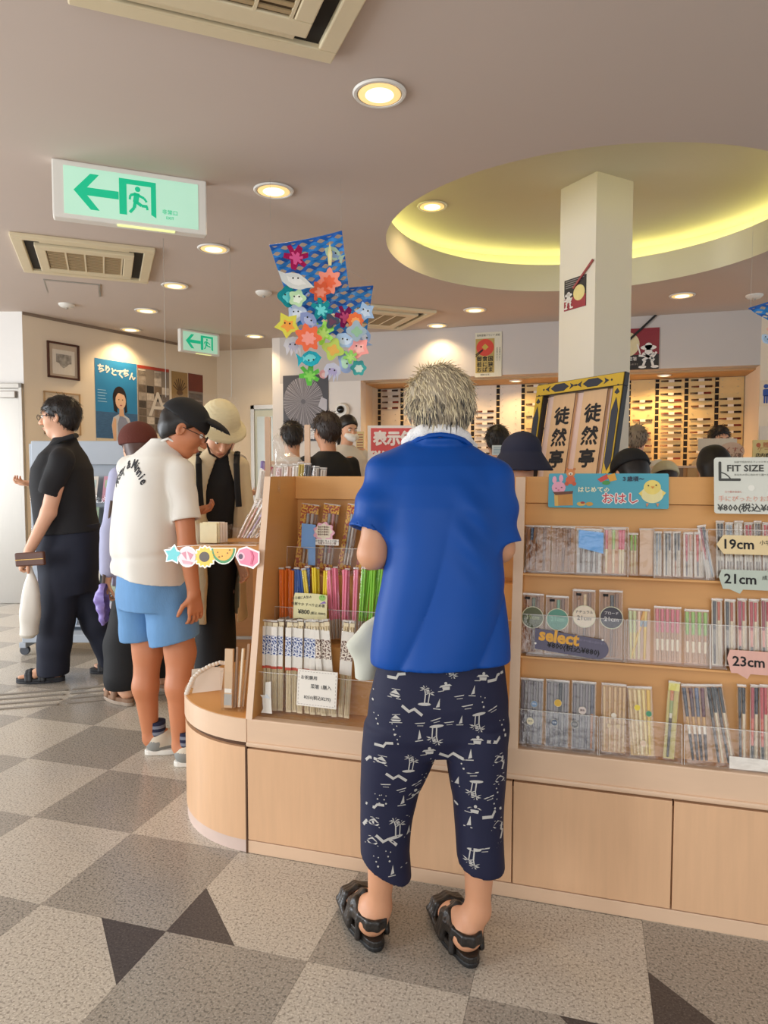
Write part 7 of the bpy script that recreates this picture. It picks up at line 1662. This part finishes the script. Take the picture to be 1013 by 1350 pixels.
for k in range(8): MB().prism(bar2(w * .5, h * .62, w * (.5 + .46 * math.sin(-1.1 + k * .31)), h * (.62 + .26 * math.cos(-1.1 + k * .31)), w * .05), -.0042, -.003, 'y').build('fan_stick', pm('#5a3f24'), t)
MB().prism(circle(w * .5, h * .61, w * .2, 12, h * .05), -.0055, -.0042, 'y').build('fan_knot', pm('#6a4a2a'), t); text('祭の箸', w * .26, pm('#5a3f24'), t, TX(w * .5, -.004, h * .40))
t, w, h = lwposter('wall_poster', 'narrow poster with a red sky above a grey townscape, left wall', 'poster', 249, 560, 268, 492, 560, '#8d8278')
MB().box(0, -.0042, h * .66, w, -.003, h).build('red_sky', mat('poster_red', '#7a3a2c', .6, var=.2), t)
for k in range(4): MB().box(w * .05, -.0042, h * (.05 + .15 * k), w * .95, -.003, h * (.05 + .15 * k + .12)).build('photograph', mat('photo_6a5c50', '#6a5c50', .7, var=.5, scale=22), t)
# switches by the door and notices
p = hit(25, 583, LW0 + Vector((0, 0, 0)), (_F.x, _F.y, 0)) ; t = thing('switch_plate', 'pale light switch plate with three buttons by the steel door', 'switch', p - _F * .012, YAW); MB().box(-.06, -.006, -.03, .06, .006, .03).build('plate', WHITE, t, bevel=.003)
for k in (-1, 0, 1): MB().box(k * .036 - .01, -.012, -.014, k * .036 + .01, -.006, .014).build('button', pm('#8f8a84'), t)

# ------------------------------------------------------------------ leaflet rack behind the walkers
def camw(px, d): return _R * ((px - 506.5) / 920 * d) + _F * d
rk = thing('leaflet_rack', 'blue-grey steel leaflet rack on castors behind the walking man', 'rack', camw(107, 5.35), YAW)
W2 = .36
for s in (-1, 1):
    MB().box(s * W2 - .02, -.02, .09, s * W2 + .02, .02, 1.58).build('upright', GREYB, rk, bevel=.003); MB().box(s * W2 - .025, -.24, .06, s * W2 + .025, .22, .10).build('foot', GREYB, rk, bevel=.004)
    for y_ in (-.20, .18):
        c = MB().lathe([(.002, -.014), (.034, -.014), (.036, 0), (.034, .014), (.002, .014)], 16).build('castor', mat('castor_grey', '#4c5058', .6), rk, smooth=True, loc=(s * W2, y_, .036), rot=(PI / 2, 0, 0))
MB().box(-W2, -.03, 1.42, W2, .02, 1.60).build('top_panel', GREYB, rk, bevel=.004); MB().box(-W2, .02, .14, W2, .03, 1.42).build('back_panel', GREYB, rk); MB().box(-W2, -.24, .10, W2, .20, .16).build('base_box', GREYB, rk, bevel=.004)
lcols = ['#dfe4b4', '#9fc7c0', '#e9e4da', '#d8a0b4', '#c9d8e4', '#e6dcc4', '#b8d0b0', '#e3b9a4', '#a9bcd0', '#ece8e0', '#cfd79a', '#8fb5b8', '#e0c4d0', '#d9e2ea', '#f0e9d8', '#b4c4a8', '#d6b49c', '#9ab0c8', '#e8e0e8', '#c4d8d4']
k = 0
for r_ in range(5):
    z = 1.14 - r_ * .235
    MB().box(-W2 + .02, -.10, z - .01, W2 - .02, .02, z).build('shelf', GREYB, rk); MB().box(-W2 + .02, -.105, z - .01, W2 - .02, -.098, z + .05).build('shelf_lip', ACR, rk)
    for c_ in range(4):
        x = -W2 + .10 + c_ * .172
        q = rk.matrix_basis @ Vector((x, -.085, z + .001)) if False else Vector(rk.location) + Matrix.Rotation(YAW, 3, 'Z') @ Vector((x, -.088, z + .001))
        l_ = thing('leaflet', '%s leaflet in the %s pocket of the %s rack shelf' % (['yellow-green', 'teal', 'white', 'pink', 'pale blue', 'cream', 'light green', 'salmon', 'steel blue', 'off-white', 'lime', 'sea green', 'rose', 'ice blue', 'ivory', 'sage', 'tan', 'slate blue', 'lilac', 'mint'][k], ORD[c_], ORD[r_]), 'leaflet', q, (-.30, 0, YAW), 'leaflets in the steel rack')
        MB().box(-.065, 0, 0, .065, .006, .20).build('sheet', pm(lcols[k]), l_); MB().box(-.052, -.001, .11, .052, 0, .17).build('picture_block', pm(lcols[(k * 7 + 5) % 20]), l_); k += 1

# ------------------------------------------------------------------ behind the counter
def cbox(name, label, cat, px, d, w, dep, h, m, rz=YAW):
    t = thing(name, label, cat, camw(px, d), rz); MB().box(-w / 2, -dep / 2, 0, w / 2, dep / 2, h - .02).build('body', m, t); MB().box(-w / 2 - .01, -dep / 2 - .01, h - .02, w / 2 + .01, dep / 2 + .01, h).build('top', WOODP, t, bevel=.003); return t
rt = cbox('rear_table', 'maple display table behind the left side of the counter', 'table', 416, 3.62, .36, .5, 1.10, WOODO)
def rear(px, d, z): p = camw(px, d); return Vector((p.x, p.y, z))
fr = thing('wood_frame_stand', 'pale wood frame stand with two upright posts behind the counter top', 'stand', rear(380, 3.55, 1.101), YAW)
for s, top in ((-1, .54), (1, .50)): MB().box(s * .10 - .014, -.014, 0, s * .10 + .014, .014, top).build('post', WOODP, fr, bevel=.002)
MB().box(-.115, -.02, 0, .115, .02, .02).build('foot_rail', WOODP, fr); MB().box(-.10, -.006, .30, .10, .006, .315).build('cross_rail', WOODP, fr)
bgp = thing('plastic_bag', 'crumpled clear plastic bag hanging between the two wood posts', 'bag', rear(383, 3.50, 1.24), YAW)
S = SDF((-.14, -.10, -.02), (.14, .10, .36), .006); S.loft([(0, 0, 0, .095, .03), (.10, .0, 0, .10, .04), (.20, -.02, 0, .06, .03), (.30, -.06, 0, .012, .012), (.33, -.065, 0, .006, .006)], .01); S.wobble(folds(.012, 77, 60, .6)); S.mesh('film', clear('bag_film', gloss=.3, rough=.12, body=.25, bodycol='#f2ede4'), bgp)
for k, (px, top, c, lab) in enumerate([(362, 614, '#d8b4b0', 'pink-white'), (369, 611, '#e9e0d4', 'white'), (376, 612, '#e3c4ae', 'peach'), (384, 611, '#efe8dc', 'cream white'), (391, 609, '#cdb43a', 'yellow-gold'), (400, 610, '#58534e', 'dark grey'), (411, 614, '#b8ab9c', 'taupe'), (421, 616, '#d0c4b4', 'pale beige')]):
    p = at(px, top, 3.42); z1 = p.z; q = rear(px, 3.42, 1.102)
    t = packet(lab + ' chopstick packet standing on the rear table behind the counter top', q, .035, z1 - 1.102, [(-.4, -.4, [NAT, c]), (.4, .4, [NAT, c])], card=c, group='packets on the rear table', roll=.05, tilt=-.08, seed=k + 50)
for k in range(6):
    p = at(335 + k * 3.4, 608 + 1.5 * k, 3.55); q = rear(339 + k * 2.4, 3.55, 1.03); c = ['#8f7fc0', '#b0a0cc', '#d9697c', '#9a8ac4', '#d7d0dc', '#c46a7a'][k]
    t = thing('capped_tube', '%s-capped clear chopstick tube behind the left side panel, %s from the left' % (['violet', 'lilac', 'red', 'mauve', 'white', 'rose'][k], ORD[k]), 'tube', q, (0, .08, YAW), 'capped tubes behind the side panel')
    hh = p.z - 1.03; MB().lathe([(.009, 0), (.009, hh - .03)], 12, cap=False).build('tube_wall', ACR, t, smooth=True); MB().lathe([(.011, hh - .035), (.011, hh), (.002, hh + .003)], 12).build('cap', pm(c), t, smooth=True); stick(t, 0, .01, 0, hh - .05, 0, ['#e6dccf', '#efe7dd'], .004, .006)
tb = cbox('tube_stand', 'small maple plinth under the capped tubes', 'stand', 347, 3.56, .085, .15, 1.028, WOODO)
lb_ = cbox('wood_chest', 'low brown wood chest far behind the woman in the cream hat', 'cabinet', 322, 4.6, .55, .4, .80, mat('brown_chest', '#a87442', .5, var=.1, scale=5, stretch=(1, 1, 8)))
MB().box(-.27, -.212, .30, .27, -.2, .32).build('metal_rail', STEEL, lb_)
# red price notice
pn_ = thing('price_notice', 'red notice with white border reading 表示価格は, behind the grey-haired man', 'sign', camw(535, 4.3), YAW)
z0, z1 = at(535, 640, 4.3).z, at(535, 561, 4.3).z; x0, x1 = (485 - 535) / 920 * 4.3, (590 - 535) / 920 * 4.3
MB().box(x0, -.006, z0, x1, .006, z1).build('white_board', WHITE, pn_); MB().box(x0 + .02, -.009, z0 + .02, x1 - .02, -.006, z1 - .016).build('red_field', pm('#d84a48'), pn_)
text('表示価格は', .092, pm('#f4e9e2'), pn_, TX((x0 + x1) / 2, -.0105, z1 - .085), bold=.05, sx=.92); text('税込価格です', .08, pm('#f4e9e2'), pn_, TX((x0 + x1) / 2, -.0105, z1 - .20), bold=.05)
MB().box(-.02, .006, 0.02, .02, .03, z0 + .1).build('post', STEEL, pn_); MB().box(-.18, -.12, 0, .18, .16, .02).build('foot', STEEL, pn_, bevel=.004)
# the big black and gold frame with two wooden name boards
Lx = Vector(_R * .36 + _F * -.65).normalized(); ang = math.atan2(Lx.y, Lx.x)
Rr = _R * 1.405 + _F * 4.20; WF = .78; fx = Rr - Lx * WF
FB = .86; tiltf = -math.radians(9.5); topz = at(812, 492.5, 4.27).z; FHh = (topz - FB) / math.cos(tiltf)
nback = Vector((-Lx.y, Lx.x, 0)); bx = math.sin(-tiltf) * ((EYE - FB) / math.cos(tiltf))
frm = thing('calligraphy_frame', 'big black and gold frame holding two wooden boards lettered 徒然亭, leaning by the pillar', 'frame', Vector((fx.x, fx.y, FB)) - nback * bx, (tiltf, 0, ang))
GOLD = mat('gold_leaf', '#d8b23c', .4, var=.12, metal=.35); LACQ = mat('black_lacquer', '#17120f', .3); NVY = pm('#2b2f3c')
fw = .085
for (x0, z0, x1, z1) in ((0, 0, WF, fw), (0, FHh - fw, WF, FHh), (0, fw, fw, FHh - fw), (WF - fw, fw, WF, FHh - fw)):
    MB().box(x0, -.05, z0, x1, -.012, z1).build('frame_rail', LACQ, frm, bevel=.003)
e_ = .006
for (x0, z0, x1, z1) in ((e_, FHh - fw + e_, WF - e_, FHh - e_), (e_, e_, fw - .012, FHh - fw), (WF - fw + .012, e_, WF - e_, FHh - fw)): MB().box(x0, -.056, z0, x1, -.05, z1).build('gold_face', GOLD, frm)
def diamond(cx, cz, a, b2, c): return [(cx - a, cz), (cx - c, cz + b2), (cx + c, cz + b2), (cx + a, cz), (cx + c, cz - b2), (cx - c, cz - b2)]
for cx in (WF * .30, WF * .68):
    b = MB(); b.prism(diamond(cx, FHh - fw / 2, .085, .026, .04), -.0585, -.056, 'y')
    for s in (-1, 1): b.prism([(cx + s * .135, FHh - fw / 2), (cx + s * .095, FHh - fw / 2 + .02), (cx + s * .105, FHh - fw / 2), (cx + s * .095, FHh - fw / 2 - .02)], -.0585, -.056, 'y').prism(circle(cx + s * .155, FHh - fw / 2, .007, 8), -.0585, -.056, 'y')
    b.build('lozenge', NVY, frm)
for cx in (fw / 2 - .004, WF - fw / 2 + .004):
    b = MB(); zt = FHh - fw - .05; b.prism([(cx, zt - .02), (cx + .026, zt - .10), (cx + .026, zt - .42), (cx, zt - .47), (cx - .026, zt - .42), (cx - .026, zt - .10)], -.0585, -.056, 'y')
    for zz in (zt + .01, zt - .51): b.prism([(cx, zz + .025), (cx + .02, zz), (cx, zz - .012), (cx - .02, zz)], -.0585, -.056, 'y').prism(circle(cx, zz + .045 if zz > zt else zz - .03, .006, 8), -.0585, -.056, 'y')
    b.build('lozenge', NVY, frm)
MB().box(fw, -.01, fw, WF - fw, .005, FHh - fw).build('pink_mount', pm('#e3c3b4'), frm)
bw = (WF - 2 * fw) * .34
for x0 in (fw + (WF - 2 * fw) * .12, fw + (WF - 2 * fw) * .57):
    o = MB().box(x0, -.028, fw + .02, x0 + bw, -.01, FHh - fw).build('name_board', mat('pale_cedar', '#dcb386', .5, var=.08, scale=4, stretch=(8, 8, .5)), frm); MB().box(x0 + bw - .004, -.030, fw + .02, x0 + bw, -.028, FHh - fw).build('board_edge', WFR, frm)
    for k, ch in enumerate('徒然亭ス'): text(ch, .125, INK, o, TX(x0 + bw * .5, -.0292, FHh - fw - .155 - .145 * k - (.02 if k == 3 else 0)), bold=.034, sx=1.15)
fc = (_R * ((1.405 + 1.0) / 2 + .06) + _F * 4.55)
fst = thing('low_cabinet', 'low maple cabinet carrying the black and gold frame', 'cabinet', fc, ang); MB().box(-.46, -.22, 0, .46, .22, FB - .022).build('body', WOODO, fst); MB().box(-.47, -.23, FB - .022, .47, .23, FB - .001).build('top', WOODP, fst, bevel=.003)
# cards and ledge behind the right bay
lg = cbox('rear_shelf', 'long orange-toned display ledge behind the right bay', 'shelf', 945, 5.6, .95, .30, 1.415, WOODO, 0)
for k in range(9): MB().box(-.44 + k * .10, -.165, 1.30, -.44 + k * .10 + .07, -.15, 1.395).build('front_slat', pm(['#c08a4a', '#8a6a48', '#d0a060'][k % 3]), lg)
def stand_card(name, label, px0, py0, px1, py1, d, col, rounded=0):
    a, b_ = at(px0, py1, d), at(px1, py0, d); t = thing(name, label, 'sign', Vector(((a.x + b_.x) / 2, (a.y + b_.y) / 2, 0)), YAW); w = (b_ - a).xy.length; h = b_.z - a.z
    if rounded: MB().prism(circle(0, a.z + h / 2, w / 2, 28, h / 2), -.003, .003, 'y').build('card', pm(col), t)
    else: MB().box(-w / 2, -.003, a.z, w / 2, .003, b_.z).build('card', pm(col), t)
    MB().box(-.012, .003, .01, .012, .02, a.z + h * .4).build('post', STEEL, t); MB().box(-.13, -.09, 0, .13, .11, .012).build('foot', STEEL, t)
    return t, w, a.z, h
t, w, z, h = stand_card('blank_sign', 'blank white horizontal card in front of the far shop assistant', 920.5, 578, 972, 595, 5.3, '#e6d6bd')
t, w, z, h = stand_card('round_sign', 'round pale pink sign with red and brown lettering beside the blank card', 948, 583, 982, 607, 5.0, '#e0bfa4', 1); text('すくすく', .045, pm('#b0503e'), t, TX(0, -.004, z + h * .55)); text('キッズ箸', .03, INKB, t, TX(.01, -.004, z + h * .28)); text('おすすめ', .03, INKB, t, TX(.01, -.004, z + h * .12))
t, w, z, h = stand_card('yellow_sign', 'pale yellow card with red and black lettering at the right edge', 992, 580, 1060, 606, 4.7, '#dcc37c'); text('● 贈りもの', .04, pm('#c0602e'), t, TX(-w / 2 + .02, -.004, z + h * .72), 'LEFT'); text('ケースや', .045, pm('#b8762e'), t, TX(-w / 2 + .03, -.004, z + h * .5), 'LEFT'); text('店内商品', .032, INK, t, TX(-w / 2 + .02, -.004, z + h * .2), 'LEFT', bold=.02)
t, w, z, h = stand_card('blank_sign', 'plain cream card above the yellow one at the right edge', 1001, 562, 1060, 580, 5.2, '#e8d6c0')
t, w, z, h = stand_card('counter_notice', 'small pale blue notice left of the navy bucket hat', 649, 587, 668, 600, 4.4, '#cfdad8'); 
for k in range(4): MB().box(-w * .4, -.004, z + h * (.2 + .18 * k), w * .35, -.003, z + h * (.26 + .18 * k)).build('text_line', pm('#7fa0b0'), t)
# hanging clear screen with its cords
hp = thing('hanging_screen', 'clear plastic screen hanging on thin cords behind the cream hat', 'screen', camw(305, 5.0) + Vector((0, 0, 0)), YAW)
zb, zt = at(305, 640, 5.0).z, at(305, 520, 5.0).z; xx0, xx1 = (210 - 305) / 920 * 5, (318 - 305) / 920 * 5
MB().prism(rrect(xx0, zb, xx1, zt, .08), -.001, .001, 'y').build('sheet', clear('thin_screen', gloss=.05, rough=.05), hp)
for x in (xx0 + .06, xx1 - .06): MB().tube([(x, 0, zt - .02), (x, 0, HC)], .0018, 6).build('cord', STEEL, hp)
# ------------------------------------------------------------------ hanging sea ornaments
BLUN = mat('blue_tissue', '#2b86d4', .5, var=.25, scale=20); BLUD = mat('blue_tissue_dark', '#1b62b8', .5, var=.2)
def net(parent, corners, rows, waves, y_fn, name='net', m=None):
    """slit paper net: wavy ribbons that touch in turn and leave lens-shaped holes"""
    (tl, tr, br, bl) = [Vector(c) for c in corners]
    N_ = 44
    def P(s, t): return tl.lerp(tr, s).lerp(bl.lerp(br, s), t) + Vector((0, y_fn(s, t), 0))
    for r in range(rows):
        b = MB(); V = []
        t0 = (r + .5) / rows
        for i in range(N_ + 1):
            s = i / N_; ph = math.sin(2 * PI * waves * s + (PI if r % 2 else 0)); a = .30 / rows
            th = (.40 + .11 * math.cos(4 * PI * waves * s)) / rows
            for q in (-1, 1): V.append(P(s, t0 + a * ph + q * th) + Vector((0, .006 * math.sin(2 * PI * waves * s + r), 0)))
        b.add(V, [(2 * i, 2 * i + 2, 2 * i + 3, 2 * i + 1) for i in range(N_)])
        o = b.build(name, m or (BLUN if r % 3 else BLUD), parent); sd = o.modifiers.new('thickness', 'SOLIDIFY'); sd.thickness = .0015
def fishp(s=1): return [(s * x, s * y) for x, y in [(-10, 0), (-6, 5), (0, 7), (5, 5), (8, 2), (12, 6), (11, 0), (12, -6), (8, -2), (5, -5), (0, -7), (-6, -5)]]
def coralp(s=1): return [(s * x, s * y) for x, y in [(-2, -10), (2, -10), (3, -4), (8, -6), (10, -3), (5, 0), (10, 3), (9, 7), (4, 4), (4, 9), (0, 11), (-2, 5), (-6, 9), (-9, 7), (-5, 2), (-10, 1), (-10, -3), (-4, -3)]]
def blobp(n, k, s=1, r=9): return [(s * r * (1 + k * math.cos(n * t)) * math.cos(t), s * r * (1 + k * math.cos(n * t)) * math.sin(t)) for t in np.linspace(0, 2 * PI, 36)[:-1]]
def jellyp(s=1): return [(s * x, s * y) for x, y in [(-9, 0), (-7, 6), (0, 9), (7, 6), (9, 0), (7, -2), (7, -9), (5, -3), (3, -11), (1, -3), (-2, -10), (-3, -3), (-6, -9), (-7, -2)]]
def rayp(s=1): return [(s * x, s * y) for x, y in [(-18, 9), (-11, 6), (-5, 7), (3, 6), (10, 1), (18, -7), (10, -8), (4, -10), (-6, -8), (-14, -2)]]
def whalep(s=1): return [(s * x, s * y) for x, y in [(-12, 0), (-9, 6), (-1, 8), (7, 4), (10, 8), (15, 9), (12, 3), (12, -1), (6, -6), (-4, -7), (-10, -5)]]
def sea_ornament(label, D, scale, dx, dy, items, nets, cords, mirror=1):
    ox = 420; top = at(ox + dx, 303 + dy, D); t = thing('hanging_ornament', label, 'ornament', Vector((top.x, top.y, HC)), YAW)
    def T(px, py, yy=0.0):
        q = at(px + dx, py + dy, D); v = Matrix.Rotation(-YAW, 3, 'Z') @ (q - Vector(t.location)); return Vector((v.x, yy, v.z))
    for cs, rows, waves, yf in nets:
        net(t, [T(*c) for c in cs], rows, waves, yf)
        MB().tube([T(*cs[0]).lerp(T(*cs[1]), s_ / 8) + Vector((0, yf(s_ / 8, 0), 0)) for s_ in range(9)], .006, 8).build('top_rod', BLUD, t, smooth=True)
    for k, (nm, px, py, poly, col, col2, ro, tw) in enumerate(items):
        u = D / 920.0; c = T(px, py, -.13 - .03 * (k % 4) + .015 * (k % 3))
        b = MB(); b.prism([(x * u * scale, z * u * scale) for x, z in poly], -.001, .001, 'y'); b.mi = 1
        b.prism([(x * u * scale * .55 + .002, z * u * scale * .50 - .004) for x, z in poly], -.002, -.0009, 'y')
        b.mi = 2
        for ex in ((-3, 2) if nm in ('fish', 'octopus', 'seal', 'ray', 'whale', 'dolphin', 'jellyfish', 'penguin', 'sea_turtle', 'starfish') else ()): b.prism([(u * scale * (ex + .9 * math.cos(q)), u * scale * (1.5 + .9 * math.sin(q))) for q in np.linspace(0, 2 * PI, 9)[:-1]], -.003, -.0019, 'y')
        b.build(nm, [pm(col), pm(col2), INK], t, loc=c, rot=(0, ro, tw))
    for a, b_ in cords: MB().tube([T(*a), Vector((T(*a).x, 0, 0)) if b_ is None else T(*b_)], .0008, 5).build('cord', STEEL, t)
    return t
FOIL = lambda n, c: MATS.setdefault('tint_' + c.strip('#'), mat(n, c, .22, metal=.6, var=.3, scale=60))
FOIL('foil_magenta', '#c0206a'); FOIL('foil_teal', '#18a0b0'); FOIL('foil_plum', '#8a1a60')
IT = [('coral', 394, 349, coralp(1.25), '#c0206a', '#e85a9a', .2, .3), ('fish', 442, 345, fishp(1.0), '#b9d8c0', '#8fb0d8', .4, .4), ('glass_leaf', 438, 346, [(-1.5, -12), (1.5, -12), (2.5, 0), (0, 11), (-2.5, 0)], '#efe6a0', '#f6f2c8', 0, .2), ('ray', 397, 383, rayp(1.0), '#cdd3d2', '#dfe3e2', 0, .1),
    ('crab', 436, 378, blobp(7, .22, 1.3), '#ef8f78', '#e8653a', .3, -.2), ('crab', 425, 392, blobp(6, .25, 1.0), '#e0582a', '#ef8f78', 0, .2), ('sea_turtle', 386, 402, blobp(4, .12, 1.1), '#18a0b0', '#5fd0d8', 0, .3), ('octopus', 398, 405, blobp(5, .15, .9), '#b6dcb0', '#dfeee0', 0, .1), ('seal', 394, 418, blobp(3, .15, 1.1), '#b9c4dc', '#d5dcea', 0, -.2),
    ('foil_fish', 427, 417, coralp(1.1), '#18a0b0', '#63d5dc', .6, .2), ('starfish', 385, 437, starp(0, 0, 14, 5, .6), '#d9d84a', '#efa23a', .1, .2), ('dolphin', 412, 432, fishp(1.1), '#8093c8', '#a8b6de', .7, .2), ('coral', 457, 425, coralp(1.1), '#8a1a60', '#b8407a', .3, .3), ('shell', 470, 430, blobp(8, .1, .9), '#e0692e', '#f0a05a', 0, .1),
    ('coral', 429, 447, coralp(1.2), '#8fd24a', '#b8e678', .1, -.3), ('crab', 412, 455, blobp(7, .2, 1.35), '#e8683a', '#f09a90', 0, .2), ('jellyfish', 390, 461, jellyp(1.1), '#d3d6e2', '#b8bcd6', 0, .2), ('whale', 457, 455, whalep(1.0), '#a4c4ea', '#c6daf2', .2, -.2), ('seahorse', 441, 433, blobp(3, .3, .7), '#2a3a52', '#5a2a4a', 0, 0), ('turtle', 472, 446, blobp(4, .2, 1.0), '#9ab4c8', '#8fc0a0', 0, .2),
    ('penguin', 482, 448, fishp(.9), '#86a8d8', '#c8d8ee', 1.3, .1), ('angelfish', 442, 467, blobp(4, .22, 1.1), '#b5d05a', '#e0b04a', .3, .1), ('fish', 475, 466, starp(0, 0, 12, 5, .65), '#f09a94', '#f4b8b0', .2, -.2), ('sea_turtle', 414, 480, fishp(1.15), '#18a0b0', '#70d8de', 3.0, .2), ('octopus', 457, 482, blobp(2, .3, 1.0), '#9fb8e8', '#b9e6d0', 1.4, .1),
    ('whirl', 474, 490, blobp(6, .12, .85), '#2aa5a5', '#c8ded8', 0, .1), ('coral', 412, 500, coralp(1.05), '#58c23a', '#8ae05a', 0, .2), ('jellyfish', 442, 497, jellyp(1.0), '#c0c6dc', '#a9a4d0', .2, .2), ('pearl', 429, 497, blobp(8, .03, .5), '#eaa8b4', '#f4d0d6', 0, 0), ('starfish', 483, 418, starp(0, 0, 11, 5, .6), '#9dbfe8', '#c4d9f2', .3, .2), ('coral', 464, 478, coralp(.7), '#8ad05a', '#b0e07a', 0, .1)]
NETS = [([(355.5, 324), (450.5, 302), (461, 385), (387, 412)], 14, 4.0, lambda s, t: .05 * math.sin(2.2 * s) - .10 * t), ([(392, 384), (492, 372), (483, 438), (392, 442)], 10, 4.5, lambda s, t: .04 + .05 * s - .05 * math.sin(3 * t))]
mo = sea_ornament('blue paper net hung with bright sea creature cut-outs below the ceiling', 4.0, 1.22, 0, 0, IT, NETS, [((357, 324), None), ((450, 302), None), ((490, 373), (452, 352)), ((420, 440), (400, 400))])
IT2 = [('fish', 996, 452, fishp(.9), '#b9d0e6', '#9fbcd8', .7, .2), ('shell', 1002, 440, blobp(6, .15, .8), '#efb8a0', '#f0d070', 0, .1), ('coral', 1010, 428, coralp(.9), '#2aa59a', '#63d5b0', 0, 0), ('coral', 1026, 440, coralp(1.0), '#8fd24a', '#b8e678', .1, -.3), ('crab', 1040, 452, blobp(7, .2, 1.1), '#e8683a', '#f09a90', 0, .2)]
p_ = [(c[0], c[1]) for c in []]
mo2 = sea_ornament('second blue paper net ornament, cut by the right edge of the picture', 4.6, .9, 0, 0, IT2, [([(988, 407), (1060, 384), (1066, 440), (1012, 428)], 7, 3.5, lambda s, t: .05 * s - .05 * t)], [((990, 407), None), ((1058, 385), None)])
